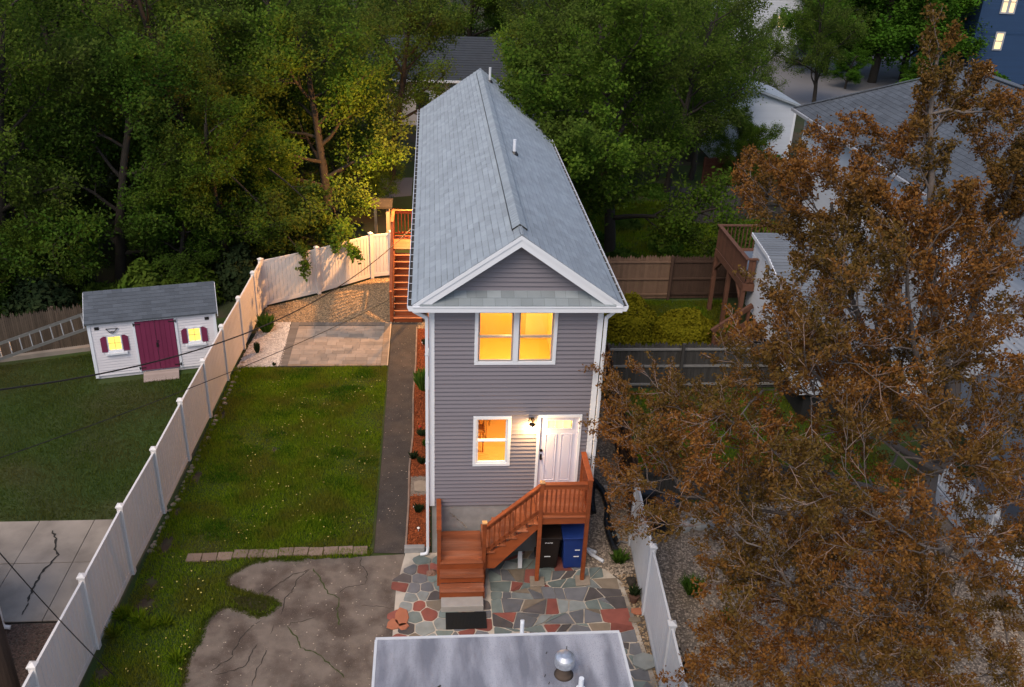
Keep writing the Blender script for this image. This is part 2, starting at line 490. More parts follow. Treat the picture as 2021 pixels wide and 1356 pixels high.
def scatter(poly, n, rng, holes=()):
    px = [p[0] for p in poly]; py = [p[1] for p in poly]
    x = rng.uniform(min(px), max(px), n); y = rng.uniform(min(py), max(py), n)
    k = in_poly(x, y, poly)
    for h in holes:
        k &= ~in_poly(x, y, h)
    return x[k], y[k]

def pebbles(name, poly, n, size, mat, seed, z=0.0, holes=(), flat=0.6):
    """a bed of small stones: squashed octahedra, one object"""
    rng = np.random.default_rng(seed)
    x, y = scatter(poly, n, rng, holes)
    m = len(x)
    s = rng.uniform(0.6, 1.4, m) * size
    base = np.array([(1, 0, 0), (0, 1, 0), (-1, 0, 0), (0, -1, 0), (0, 0, 1), (0, 0, -1)], float)
    v = base[None] * s[:, None, None] * rng.uniform(0.7, 1.3, (m, 6, 1))
    v[:, :, 2] *= flat
    a = rng.uniform(0, 6.28, m); c, sn = np.cos(a)[:, None], np.sin(a)[:, None]
    vx = v[:, :, 0] * c - v[:, :, 1] * sn; vy = v[:, :, 0] * sn + v[:, :, 1] * c
    V = np.stack([vx + x[:, None], vy + y[:, None], v[:, :, 2] + z + rng.uniform(0, 0.5, (m, 1)) * size], -1)
    f = np.array([(0, 1, 4), (1, 2, 4), (2, 3, 4), (3, 0, 4)])
    F = f[None] + 6 * np.arange(m)[:, None, None]
    o = link(name, np_mesh(name, V.reshape(-1, 3), F.reshape(-1, 3), mat))
    o['kind'] = 'stuff'
    return o

def grass(name, poly, n, hgt, mat, seed, holes=(), wid=0.012, patch=0.0, z=0.0):
    rng = np.random.default_rng(seed)
    x, y = scatter(poly, n, rng, holes)
    m = len(x)
    k = 0.5 + 0.5 * np.sin(x * 1.7 + 1.3 * np.sin(y * 1.1 + seed)) * np.sin(y * 1.4 + 0.8 * np.sin(x * 0.9))
    h = hgt * rng.uniform(0.5, 1.25, m) * (1 - patch + 2 * patch * k)
    a = rng.uniform(0, 6.28, m)
    lean = rng.uniform(0.1, 0.75, m) * h
    la = rng.uniform(0, 6.28, m)
    dx, dy = np.cos(a) * wid / 2, np.sin(a) * wid / 2
    w = rng.uniform(0.7, 1.3, m)
    v0 = np.stack([x - dx * w, y - dy * w, np.full(m, z)], -1)
    v1 = np.stack([x + dx * w, y + dy * w, np.full(m, z)], -1)
    v2 = np.stack([x + np.cos(la) * lean, y + np.sin(la) * lean, z + h], -1)
    V = np.stack([v0, v1, v2], 1).reshape(-1, 3)
    F = np.arange(3 * m).reshape(-1, 3)
    o = link(name, np_mesh(name, V, F, mat))
    o['kind'] = 'stuff'
    return o

# ================================================================ THE SETTING: ground and paving
ground = struct('ground', MB().add([(-400, -120, -0.03), (400, -120, -0.03), (400, 700, -0.03), (-400, 700, -0.03)], [(0, 1, 2, 3)]), forest_floor)
def px_poly(pts, z=0.0):
    return [tuple(P(a, b, z)[:2]) for a, b in pts]
drive_px = [(798, 1094), (700, 1101), (600, 1104), (540, 1105), (502, 1109), (478, 1121), (452, 1135), (444, 1148), (446, 1158), (458, 1164), (492, 1173),
            (530, 1182), (548, 1192), (538, 1206), (513, 1218), (485, 1205), (450, 1197), (420, 1207), (404, 1228), (386, 1274), (366, 1306), (360, 1356)]
_dp = px_poly(drive_px)
_rg = random.Random(2)
_edge = [_dp[0]]
for _i in range(len(_dp) - 1):
    _a, _b = Vector(_dp[_i]), Vector(_dp[_i + 1])
    _n = max(1, int((_b - _a).length / .09)) if _i > 0 else 1
    for _k in range(1, _n + 1):
        _q = _a.lerp(_b, _k / _n)
        _edge.append((_q.x + _rg.uniform(-.03, .03), _q.y + _rg.uniform(-.03, .03)))
driveway_poly = _edge + [(-4.9, -9.0), (-0.7, -9.0)]
lawn_poly = [(-6.75, -9.0), (-6.85, -3.0), (-6.62, 2.0), (-6.3, 9.45), (-1.37, 9.52), (-1.36, 0.1), (-0.72, 0.05), (-0.7, -9.0)]
nb_lawn = [(-22, 1.56), (-6.85, 1.5), (-6.45, 6.0), (-6.2, 13.5), (-12.0, 12.5), (-22, 9.6)]
r_lawn = [(5.3, 1.9), (15.5, 1.9), (16.5, 15.2), (5.9, 15.2), (5.6, 7.6)]
back_lawn = [(-1.3, 17.4), (14.0, 15.3), (18, 34), (-3, 34)]
poly_sheet('lawn', lawn_poly, -0.022, grass_base)
poly_sheet('neighbour_lawn', nb_lawn, -0.018, grass_base)
poly_sheet('side_yard_lawn', r_lawn, -0.022, grass_base)
poly_sheet('back_yard_grass', back_lawn, -0.018, grass_base)
driveway = poly_sheet('driveway', driveway_poly, 0.006, asphalt)
path_poly = [(-1.38, 12.83), (-0.47, 12.83), (-0.47, 9.0), (-0.50, 5.0), (-0.62, 0.03), (-1.34, 0.08), (-1.37, 9.5)]
path = poly_sheet('asphalt_path', path_poly, 0.004, asphalt_path)

def strip(pts, w, z, rng):
    mb = MB()
    q = []
    for i, p in enumerate(pts):
        a = Vector(pts[max(i - 1, 0)]); b = Vector(pts[min(i + 1, len(pts) - 1)])
        d = (b - a); d.normalize(); nrm = Vector((-d.y, d.x))
        ww = w * rng.uniform(0.4, 1.2) * (0.35 if i in (0, len(pts) - 1) else 1)
        q.append((Vector(p) + nrm * ww, Vector(p) - nrm * ww))
    for i in range(len(q) - 1):
        a, b = q[i], q[i + 1]
        mb.add([(*a[0], z), (*a[1], z), (*b[1], z), (*b[0], z)], [(0, 1, 2, 3)])
    return mb
def crack(pxs, w, z, mat, parent, seed):
    rg = random.Random(seed)
    base = [Vector(P(a, b, 0)[:2]) for a, b in pxs]
    pts = []
    for i in range(len(base) - 1):
        n = max(3, int((base[i + 1] - base[i]).length / 0.07))
        for k in range(n):
            t = k / n
            p = base[i].lerp(base[i + 1], t)
            pts.append(p + Vector((rg.uniform(-1, 1), rg.uniform(-1, 1))) * 0.022)
    pts.append(base[-1])
    part('crack', strip(pts, w, z, rg), mat, parent)
ZC = lambda q: [(340 + a_ / 4.393, 1080 + b_ / 4.393) for a_, b_ in q]
for i, (c, w, g) in enumerate([
        ([(1215, 190), (1270, 250), (1310, 340), (1350, 400), (1450, 450), (1430, 540), (1450, 680)], .024, 1),
        ([(1640, 90), (1625, 140), (1690, 220), (1680, 320), (1500, 350), (1450, 400)], .012, 0),
        ([(1180, 205), (1080, 280), (1040, 390), (980, 440), (960, 520), (940, 590)], .014, 0),
        ([(1000, 690), (1080, 790), (1110, 870), (1210, 910), (1290, 950), (1390, 1040), (1490, 1135)], .022, 1),
        ([(1240, 605), (1150, 640), (1030, 660), (1000, 690)], .012, 0), ([(770, 640), (650, 720), (600, 790), (540, 880), (510, 975), (400, 1030), (330, 1080)], .014, 0),
        ([(730, 850), (670, 960), (640, 1030), (500, 1080), (370, 1110)], .014, 0), ([(820, 880), (780, 1010), (730, 1060), (690, 1210)], .014, 0),
        ([(1220, 190), (1050, 240), (900, 340), (800, 410)], .014, 0), ([(1640, 510), (1800, 515), (1970, 545)], .010, 0), ([(880, 680), (850, 760)], .010, 0)]):
    crack(ZC(c), w * .7, 0.0105 + .0006 * i, crack_green if g else crack_mat, driveway, i)
for pxs in ([(430, 1190), (470, 1178), (520, 1182), (545, 1192), (535, 1206), (513, 1216), (485, 1203), (455, 1196)],):
    mb = MB(); q = px_poly(pxs); mb.add([(x, y, 0.0155) for x, y in q], [tuple(range(len(q)))])
    part('dirt_patch', mb, soil, driveway)

# concrete slab of the neighbour, cut by joints into panels
slab = struct('concrete_slab', MB().box(-22.0, -7.02, -1.95, 1.54, -0.02, 0.002), crack_mat)
xs = [-22.0, -17.6, -14.8, -12.0, -9.55, -8.25, -7.03]
for i in range(len(xs) - 1):
    for (y0, y1) in ((-1.94, -0.06), (-0.04, 1.53)):
        part('slab_panel', MB().box(xs[i] + 0.008, xs[i + 1] - 0.008, y0, y1, 0.0, 0.02 + 0.004 * ((i * 7) % 3)), slab_mat, slab, bevel=0.006)
for i, (c, w) in enumerate([([(104, 1050), (112, 1068), (108, 1085), (115, 1098), (85, 1130), (70, 1155), (55, 1190)], 0.028), ([(45, 1215), (52, 1200), (56, 1192)], 0.02)]):
    crack(c, w, 0.034, crack_mat, slab, 40 + i)
gl = [(-9.2, -9.0), (-6.9, -9.0), (-6.95, -1.97), (-14, -1.97), (-14, -9)]
poly_sheet('brown_gravel_ground', gl, -0.012, gravel_mat)
pebbles('brown_gravel', [(-9.0, -5.0), (-7.0, -5.0), (-7.0, -1.99), (-9.0, -1.99)], 9000, 0.022, M('brown_stone', (0.12, 0.075, 0.055), 0.9, 0.15, 3.0, isl=0.5), 3, -0.01)

# warm gravel behind the pavers
gv = [(-6.0, 12.86), (-6.05, 14.15), (-4.26, 15.3), (-2.32, 16.9), (-0.05, 17.2), (-0.05, 12.35), (-0.46, 12.35), (-0.46, 12.86)]
poly_sheet('gravel_ground', gv, -0.010, gravel_mat)
pebbles('gravel', gv, 26000, 0.024, gravel_stone, 5, -0.008)
pb = [(-5.0, 12.85), (-4.86, 9.56), (-6.25, 9.44), (-5.98, 12.85)]
poly_sheet('pebble_bed_ground', pb, -0.006, pebble_bed)
pebbles('white_pebbles', pb, 9000, 0.034, pebble_white, 6, 0.0)

# gravel by the right side of the house and in the right yard
gr = [(3.66, -0.9), (5.0, -1.0), (5.0, -6.5), (5.3, -6.5), (5.4, 8.0), (3.66, 17.3)]
poly_sheet('side_gravel_ground', gr, -0.012, pale_gravel)
pebbles('side_gravel', [(3.7, -1.0), (4.95, -1.0), (5.0, 0.2), (5.5, 7.5), (3.7, 7.5)], 9000, 0.026, pale_stone, 8, -0.008)
poly_sheet('dirt_strip', [(4.0, -0.6), (4.95, -0.6), (4.72, -6.9), (4.2, -6.9)], -0.008, M('stony_dirt', (0.10, 0.08, 0.065), 1.0, .3, 8.0, bump=.8, bs=50))
pebbles('dirt_strip_stones', [(4.35, -.9), (4.88, -.9), (4.6, -6.5), (4.45, -6.5)], 1600, .028, gravel_stone, 17, -.004)
ry = [(5.05, -12), (14.2, -12), (14.2, 1.85), (5.1, 1.85)]
poly_sheet('yard_gravel_ground', ry, -0.012, pale_gravel)
pebbles('yard_gravel', [(5.05, -5.5), (13, -5.5), (13, 1.8), (5.1, 1.8)], 34000, 0.026, pale_stone, 9, -0.008)

# far road and parking court
road = poly_sheet('road', [(14, 46), (27, 50), (31, 48), (33.5, 52), (46, 58), (60, 66), (75, 92), (20, 84), (18, 70), (26, 62)], -0.012, asphalt_far)
poly_sheet('back_driveway', px_poly([(745, 392), (812, 386), (815, 350), (750, 352)]), -0.008, asphalt_far)

# ---------------------------------------------------------------- flagstone patio
patio_poly = [(-0.88, -6.4), (4.7, -6.4), (4.55, -3.4), (4.45, -1.2), (4.1, -0.7), (3.62, -0.62), (3.62, 0.02), (-0.6, 0.02), (-0.78, -1.2)]
patio = poly_sheet('patio', patio_poly, 0.016, mortar)
def clip_half(poly, a, n):
    out = []
    for i in range(len(poly)):
        p, q = poly[i], poly[(i + 1) % len(poly)]
        dp = (p[0] - a[0]) * n[0] + (p[1] - a[1]) * n[1]; dq = (q[0] - a[0]) * n[0] + (q[1] - a[1]) * n[1]
        if dp <= 0: out.append(p)
        if (dp < 0 < dq) or (dq < 0 < dp):
            t = dp / (dp - dq); out.append((p[0] + (q[0] - p[0]) * t, p[1] + (q[1] - p[1]) * t))
    return out
def area(p):
    return 0.5 * sum(p[i][0] * p[(i + 1) % len(p)][1] - p[(i + 1) % len(p)][0] * p[i][1] for i in range(len(p)))
rg = random.Random(21)
seeds = []
row = 0; y = -6.2
while y < 0.2:
    x = -1.0 + rg.uniform(0, 0.3)
    hrow = rg.uniform(0.24, 0.36)
    while x < 1.9:
        w = rg.uniform(0.20, 0.50)
        seeds.append((x + w / 2 + rg.uniform(-.06, .06), y + rg.uniform(-.09, .09)))
        x += w
    y += hrow
pts_in = np.array(seeds)
ok = in_poly(pts_in[:, 0], pts_in[:, 1], [(-0.8, -6.3), (4.65, -6.3), (4.5, -3.4), (4.4, -1.25), (4.05, -0.75), (3.6, -0.65), (3.6, 0.0), (-0.58, 0.0), (-0.74, -1.2)])
nst = 0
SPLITX = 1.35
for i, s in enumerate(seeds):
    if not ok[i] or nst > 285 or s[0] > SPLITX - .05: continue
    poly = [(-0.86, -6.4), (4.68, -6.4), (4.52, -3.4), (4.42, -1.22), (4.08, -0.72), (3.6, -0.6), (3.6, 0.0), (-0.6, 0.0), (-0.76, -1.2)]
    poly = [(s[0] - .6, s[1] - .6), (s[0] + .6, s[1] - .6), (s[0] + .6, s[1] + .6), (s[0] - .6, s[1] + .6)]
    left = s[0] < 1.6
    g = rg.uniform(0.009, 0.02) if left else rg.uniform(0.003, 0.008)
    for j, t in enumerate(seeds):
        if i == j: continue
        dx, dy = t[0] - s[0], t[1] - s[1]
        L = math.hypot(dx, dy)
        if L > 1.3: continue
        n = (dx / L, dy / L)
        poly = clip_half(poly, (s[0] + dx / 2 - n[0] * g, s[1] + dy / 2 - n[1] * g), n)
        if len(poly) < 3: break
    for a, n in (((-0.82, 0), (-1, 0.06)), ((0, -0.0), (0, 1)), ((SPLITX - .012, 0), (1, 0))):
        poly = clip_half(poly, a, n)
    if len(poly) < 3 or abs(area(poly)) < 0.02: continue
    # drop tiny edges, chip the corners a little
    q = []
    for k in range(len(poly)):
        a, b, c = Vector(poly[k - 1]), Vector(poly[k]), Vector(poly[(k + 1) % len(poly)])
        e = 0.03 if left else 0.015
        l1, l2 = (a - b).length, (c - b).length
        if l1 < 0.02: continue
        q.append(b + (a - b) * min(0.4, e * rg.uniform(.4, 1.6) / max(l1, .01)))
        q.append(b + (c - b) * min(0.4, e * rg.uniform(.4, 1.6) / max(l2, .01)))
    c0 = Vector(s)
    h = rg.uniform(0.008, 0.016)
    mb = MB()
    top = [(p.x - c0.x, p.y - c0.y) for p in q]
    n = len(top)
    sh = 0.985
    mb.add([(a, b, 0) for a, b in top] + [(a * sh, b * sh, h) for a, b in top],
           [tuple(range(n, 2 * n))] + [(k, (k + 1) % n, n + (k + 1) % n, n + k) for k in range(n)])
    m = rg.choices(STONES, weights=[22, 22, 22, 16, 8, 10])[0]
    me = mesh_of('flagstone', mb, m)
    piece('flagstone', me, patio, (c0.x, c0.y, 0.018), (rg.uniform(-.006, .006), rg.uniform(-.006, .006), 0))
    nst += 1

rgq = random.Random(33)
ylines = [0.0]
while ylines[-1] > -6.3: ylines.append(ylines[-1] - rgq.uniform(.22, .42))
def yl(i, x): return ylines[i] + (.06 * math.sin(x * 2.3 + i * 1.9) + .05 * math.sin(x * 5.1 + i * 3.7) if i else 0)
def xr(y): return 3.6 if y > -.66 else (4.05 if y > -.95 else 4.36 + min(0.2, (-y - 1.2) * .05))
for i in range(len(ylines) - 1):
    x = SPLITX
    skew = 0.0
    while True:
        lim = xr((ylines[i] + ylines[i + 1]) / 2)
        x1 = x + rgq.uniform(.24, .58)
        if lim - x1 < .2: x1 = lim
        sk1 = rgq.uniform(-.13, .13) if x1 < lim else 0
        quad = [(x - skew, yl(i + 1, x - skew)), (x1 - sk1, yl(i + 1, x1 - sk1)), (x1 + sk1, yl(i, x1 + sk1)), (x + skew, yl(i, x + skew))]
        polys = [quad]
        rr_ = rgq.random()
        if rr_ < .10: polys = [[quad[0], quad[1], quad[2]], [quad[0], quad[2], quad[3]]]
        elif rr_ < .32:
            m0 = Vector(quad[0]).lerp(Vector(quad[1]), rgq.uniform(.35, .65)); m1 = Vector(quad[3]).lerp(Vector(quad[2]), rgq.uniform(.35, .65))
            polys = [[quad[0], tuple(m0), tuple(m1), quad[3]], [tuple(m0), quad[1], quad[2], tuple(m1)]] if x1 - x > .45 else [quad]
        elif rr_ < .5:
            m0 = Vector(quad[1]).lerp(Vector(quad[2]), rgq.uniform(.3, .7)); polys = [[quad[0], quad[1], tuple(m0), quad[3]], [tuple(m0), quad[2], quad[3]]]
        for pq in polys:
            if abs(area(pq)) < .012: continue
            c0 = Vector((sum(p[0] for p in pq) / len(pq), sum(p[1] for p in pq) / len(pq)))
            g = rgq.choice((.004, .007, .016, .024))
            q = []
            for k in range(len(pq)):
                a, b, c = Vector(pq[k - 1]) - c0, Vector(pq[k]) - c0, Vector(pq[(k + 1) % len(pq)]) - c0
                b = b - b.normalized() * min(g * 1.35, b.length * .3)
                e_ = rgq.choice((0, .012, .03))
                if e_: q += [b + (a - b).normalized() * e_, b + (c - b).normalized() * e_]
                else: q.append(b)
            n = len(q); h = rgq.uniform(.008, .018)
            mb = MB(); mb.add([(p.x, p.y, 0) for p in q] + [(p.x * .985, p.y * .985, h) for p in q], [tuple(range(n, 2 * n))] + [(k, (k + 1) % n, n + (k + 1) % n, n + k) for k in range(n)])
            m = rgq.choices(STONES, weights=[22, 20, 20, 16, 10, 12])[0]
            piece('flagstone', mesh_of('flagstone', mb, m), patio, (c0.x, c0.y, .018), (rgq.uniform(-.008, .008), rgq.uniform(-.008, .008), 0))
        x, skew = x1, sk1
        if x1 >= lim: break

# ---------------------------------------------------------------- paver terrace: each paver its own piece
terrace = struct('paver_terrace', MB().box(-4.96, -1.41, 9.52, 12.84, -0.02, 0.004), crack_mat)
unit = mesh_of('paver', MB().box(-.5, .5, -.5, .5, 0, 1), paver)
def paver_at(x0, x1, y0, y1, mat, h=0.0):
    g = 0.003
    piece('paver', unit, terrace, ((x0 + x1) / 2, (y0 + y1) / 2, 0.0), scale=(x1 - x0 - 2 * g, y1 - y0 - 2 * g, 0.026 + h), mat=mat)
rg = random.Random(5)
y = 9.64
while y < 12.58:
    hh = rg.choice((0.16, 0.24, 0.24))
    hh = min(hh, 12.58 - y)
    if hh < 0.06: break
    x = -4.66
    while x < -1.64:
        w = rg.choice((0.24, 0.32, 0.4, 0.48))
        x1 = min(x + w, -1.64)
        if -1.64 - x1 < 0.12: x1 = -1.64
        paver_at(x, x1, y, y + hh, paver, rg.uniform(0, .004))
        x = x1
    y += hh
for k in range(21):
    y0 = 9.53 + k * 0.157
    paver_at(-4.95, -4.66, y0, y0 + 0.157, paver_dark)
    paver_at(-1.64, -1.44, y0, y0 + 0.157, paver_tan)
for k in range(20):
    x0 = -4.66 + k * 0.151
    paver_at(x0, x0 + 0.151, 12.58, 12.83, paver_dark)
    paver_at(x0, x0 + 0.151, 9.53, 9.64, paver_tan)
part('edge_strip', MB().box(-1.437, -1.40, 9.53, 12.84, -0.01, 0.032), M('pale_edge', (0.42, 0.33, 0.24), 0.9), terrace)

# ---------------------------------------------------------------- mulch bed with its edging
bed_edge = [(-0.47, 12.3), (-0.47, 9.6), (-0.52, 7.6), (-0.49, 5.2), (-0.56, 3.6), (-0.545, 2.0), (-0.575, 0.2)]
mulch_poly = bed_edge + [(-0.02, 0.2), (-0.02, 12.3)]
bed = poly_sheet('mulch_bed', mulch_poly, 0.010, mulch)
rng = np.random.default_rng(11)
x, y = scatter([(a + 0.03 if a < -0.1 else a, b) for a, b in mulch_poly], 9000, rng, [[(-0.7, 2.35), (0, 2.35), (0, 3.15), (-0.7, 3.15)]])
m = len(x); a = rng.uniform(0, 6.28, m); l = rng.uniform(.015, .04, m); w = rng.uniform(.004, .010, m)
c, s = np.cos(a), np.sin(a); t = rng.uniform(-.02, .02, m)
V = np.stack([np.stack([x + sx * c * l - sy * s * w, y + sx * s * l + sy * c * w, 0.022 + rng.uniform(0, .02, m) * 0 + sx * t], -1) for sx, sy in ((-1, -1), (1, -1), (1, 1), (-1, 1))], 1)
V[:, :, 2] += rng.uniform(0, .02, (m, 1))
o = link('mulch_chips', np_mesh('mulch_chips', V.reshape(-1, 3), np.arange(4 * m).reshape(-1, 4), mulch_chip)); o['kind'] = 'stuff'
edging = thing('bed_edging', (-0.52, 0.2, 0), 'low tan brick edging strip between asphalt path and red mulch bed', 'edging')
brick = mesh_of('edging_brick', MB().box(-.022, .022, -.098, .098, 0, .05), block_mat)
def along(pts, step):
    out = []; acc = 0
    for i in range(len(pts) - 1):
        a, b = Vector(pts[i]), Vector(pts[i + 1]); L = (b - a).length
        while acc < L:
            out.append((a.lerp(b, acc / L), math.atan2(b.y - a.y, b.x - a.x))); acc += step
        acc -= L
    return out
for p, ang in along(bed_edge, 0.2):
    piece('edging_brick', brick, edging, (p.x - 0.02, p.y, 0.0), (0, 0, ang - math.pi / 2 + random.uniform(-.02, .02)))
for k in range(6):
    piece('edging_brick', brick, edging, (-0.52 + k * 0.092, 0.19, 0.01), (0.2, 0, 0.5), scale=(1, .45, 1.5))
tag(link('stepping_stone', mesh_of('stepping_stone', MB().prism([(-0.42, 2.5), (-0.12, 2.48), (-0.10, 2.92), (-0.30, 2.98), (-0.44, 2.9)], 'z', 0.0, 0.045), rock)),
    'pale stepping stone lying across the red mulch bed', 'stone')
poly_sheet('bed_gap', [(-0.53, 2.3), (-0.03, 2.3), (-0.03, 3.2), (-0.53, 3.2)], 0.028, pale_gravel)
tag(part('bed_end_block', MB().box(-0.62, -0.14, 0.02, 0.155, 0.0, 0.17), concrete, None, bevel=0.01), 'grey concrete block closing the front end of the mulch bed', 'block')

# ---------------------------------------------------------------- row of edging blocks across the lawn foot
rg = random.Random(9)
a, b = Vector(P(368, 1103)[:2]), Vector(P(726, 1087)[:2])
blk = mesh_of('edging_block', MB().box(-.5, .5, -.5, .5, 0, 1), block_mat)
NB = 12
ordinal = ['first', 'second', 'third', 'fourth', 'fifth', 'sixth', 'seventh', 'eighth', 'ninth', 'tenth', 'eleventh', 'twelfth']
for k in range(NB):
    p = a.lerp(b, (k + .5) / NB)
    o = link('paving_block', blk)
    o.location = (p.x, p.y + rg.uniform(-.03, .03) + 0.10 * math.sin(k / 11 * 3.14) * 0.5, 0.0)
    o.scale = ((b - a).length / NB - 0.02, 0.27, 0.045); o.rotation_euler = (0, 0, rg.uniform(-.04, .06))
    tag(o, '%s tan paving block from the fence in the row below the lawn' % ordinal[k], 'block', 'paving blocks along the lawn foot')

# ================================================================ THE NARROW HOUSE
house = thing('narrow_house', (1.83, 8.6, 0), 'narrow two storey house with lavender grey siding and pale grey shingle roof', 'house')
HW, YB = 3.66, 17.1
Z0, ZT = 1.42, 6.56
OPEN = [(0.95, 2.71, 5.14, 6.46), (0.96, 1.81, 2.52, 3.84), (2.40, 3.40, 1.80, 3.87)]   # twin window, single window, door
fnd = part('foundation', MB().box(0.04, HW - 0.04, 0.03, YB, 0, Z0), concrete, house)
rg = random.Random(31)
def eff(pts, seed):
    r_ = random.Random(seed); mb = MB()
    for i in range(len(pts) - 1):
        for k in range(14):
            t = r_.random(); x = pts[i][0] + (pts[i + 1][0] - pts[i][0]) * t + r_.uniform(-.02, .02); z = pts[i][1] + (pts[i + 1][1] - pts[i][1]) * t + r_.uniform(-.02, .02)
            s = r_.uniform(.006, .02)
            mb.add([(x - s, 0.027, z - s), (x + s, 0.027, z - s * .6), (x + s * .8, 0.027, z + s), (x - s * .5, 0.027, z + s * 1.3)], [(0, 1, 2, 3)])
    return mb
part('mineral_stain', eff([(0.42, 1.22), (0.62, 1.0), (0.75, 0.86), (0.88, 0.73)], 3), mortar, fnd)
# wall core with openings
wall = part('wall', (MB().box(0.02, 0.10, 0.03, YB, Z0, ZT).box(HW - 0.10, HW - 0.02, 0.03, YB, Z0, ZT).box(0.10, HW - 0.10, YB - 0.1, YB, Z0, ZT)
                     .box(0.10, 0.95, 0.03, 0.13, Z0, ZT).box(0.95, 2.40, 0.03, 0.13, 3.84, 5.14).box(0.95, 2.71, 0.03, 0.13, 6.46, ZT)
                     .box(2.71, HW - 0.10, 0.03, 0.13, 3.87, ZT).box(2.40, 2.71, 0.03, 0.13, 3.87, 5.14).box(0.95, 2.40, 0.03, 0.13, Z0, 2.52)
                     .box(1.81, 2.40, 0.03, 0.13, 2.52, 3.84).box(3.40, HW - 0.10, 0.03, 0.13, Z0, 3.87).box(2.40, 3.40, 0.03, 0.13, Z0, 1.80)
                     .prism([(0.05, ZT), (HW - 0.05, ZT), (HW / 2, 7.98)], 'y', 0.03, 0.13).prism([(0.05, ZT), (HW - 0.05, ZT), (HW / 2, 7.98)], 'y', YB - 0.1, YB)), siding, house)
# clapboards, each course cut at the openings
EXP = 0.1016
def board_mb(x0, x1, z, xt0=None, xt1=None):
    xt0 = x0 if xt0 is None else xt0; xt1 = x1 if xt1 is None else xt1
    z1 = z + EXP + 0.008
    return MB().add([(x0, 0.03, z), (x1, 0.03, z), (x0, -0.014, z), (x1, -0.014, z), (x0, -0.016, z + .010), (x1, -0.016, z + .010), (xt0, 0.022, z1), (xt1, 0.022, z1)],
                    [(0, 2, 3, 1), (2, 4, 5, 3), (4, 6, 7, 5)])
z = Z0
while z < ZT - 0.02:
    segs = [(0.10, HW - 0.10)]
    for (a0, a1, b0, b1) in OPEN:
        if z + EXP * 0.6 > b0 and z + EXP * .4 < b1:
            ns_ = []
            for s0, s1 in segs:
                if a1 <= s0 or a0 >= s1: ns_.append((s0, s1)); continue
                if a0 > s0: ns_.append((s0, a0))
                if a1 < s1: ns_.append((a1, s1))
            segs = ns_
    for s0, s1 in segs:
        part('clapboard', board_mb(s0, s1, z), siding, wall)
    z += EXP
# gable boards
z = 6.875
SLP = (8.22 - 6.70) / (1.83 + 0.34)
while z < 7.92:
    hw0 = (8.13 - z) / SLP; hw1 = max(0.02, (8.13 - z - EXP) / SLP)
    part('clapboard', board_mb(1.83 - hw0, 1.83 + hw0, z, 1.83 - hw1, 1.83 + hw1), siding, wall)
    z += EXP
# side walls: long courses
side_me = mesh_of('side_clapboard', MB().add([(0.0, 0, 0), (0.0, 17.0, 0), (-0.024, 0, 0), (-0.024, 17.0, 0), (-0.004, 0, EXP + .006), (-0.004, 17.0, EXP + .006)], [(0, 1, 3, 2), (2, 3, 5, 4)]), siding)
z = Z0
while z < ZT - 0.02:
    piece('side_clapboard', side_me, wall, (0.018, 0.06, z))
    piece('side_clapboard', side_me, wall, (HW - 0.018, 17.06, z), (0, 0, math.pi))
    z += EXP
for x0, x1 in ((-0.022, 0.10), (HW - 0.10, HW + 0.022)):
    part('corner_board', MB().box(x0, x1, -0.018, 0.02, Z0, ZT - 0.003).box(x0 if x0 < 0 else x1 - .04, x0 + .04 if x0 < 0 else x1, 0.02, 0.11, Z0, ZT - 0.003), trim, house, bevel=0.006)
# rooms behind the windows
def room(x0, x1, y0, y1, z0, z1, floor, wallm):
    r = part('room', MB().add([(x0, y0, z0), (x1, y0, z0), (x1, y1, z0), (x0, y1, z0), (x0, y0, z1), (x1, y0, z1), (x1, y1, z1), (x0, y1, z1)],
                              [(1, 2, 6, 5), (2, 3, 7, 6), (3, 0, 4, 7), (4, 7, 6, 5)]), wallm, house)
    part('room_floor', MB().add([(x0, y0, z0 + .004), (x1, y0, z0 + .004), (x1, y1, z0 + .004), (x0, y1, z0 + .004)], [(0, 1, 2, 3)]), floor, r)
    return r
up = room(0.105, 3.555, 0.14, 2.7, 4.45, 6.50, room_wall, room_wall)
part('door_leaf', MB().box(2.32, 2.90, 2.60, 2.69, 4.46, 6.42).box(2.85, 3.0, 1.3, 2.6, 4.46, 6.42), room_light, up)
lo = room(0.105, 3.555, 0.14, 3.6, 1.86, 4.25, room_floor, room_wall)
part('counter', MB().box(0.2, 0.95, 1.5, 3.2, 1.87, 2.75).box(0.15, 1.0, 1.45, 3.25, 2.75, 2.80), room_light, lo)
part('cabinet', MB().box(0.2, 1.05, 3.2, 3.55, 3.1, 3.9), room_light, lo)
for k in range(3):
    part('stool', MB().box(1.1 + .12 * k, 1.32 + .12 * k, 1.5 + .62 * k, 1.82 + .62 * k, 2.45, 2.50).box(1.12 + .12 * k, 1.15 + .12 * k, 1.52 + .62 * k, 1.55 + .62 * k, 1.87, 2.45)
         .box(1.27 + .12 * k, 1.30 + .12 * k, 1.52 + .62 * k, 1.55 + .62 * k, 1.87, 2.45).box(1.30 + .12 * k, 1.33 + .12 * k, 1.5 + .62 * k, 1.82 + .62 * k, 2.45, 2.85), room_wood, lo)
part('beam', MB().box(1.45, 1.6, 1.2, 3.58, 3.55, 4.2).box(1.6, 2.5, 2.6, 2.75, 2.9, 3.1).box(1.6, 2.5, 2.6, 2.75, 3.3, 3.45), room_wood, lo)
def point_light(name, loc, power, col, rad, parent=None):
    d = bpy.data.lights.new(name, 'POINT'); d.energy = power; d.color = col; d.shadow_soft_size = rad
    o = bpy.data.objects.new(name, d); COL.objects.link(o)
    if parent is not None:
        o.parent = parent; o.location = Vector(loc) - org(parent)
    else:
        o.location = loc
    return o
point_light('room_lamp', (1.8, 1.2, 6.2), 110, (1.0, 0.70, 0.27), 0.12, house)
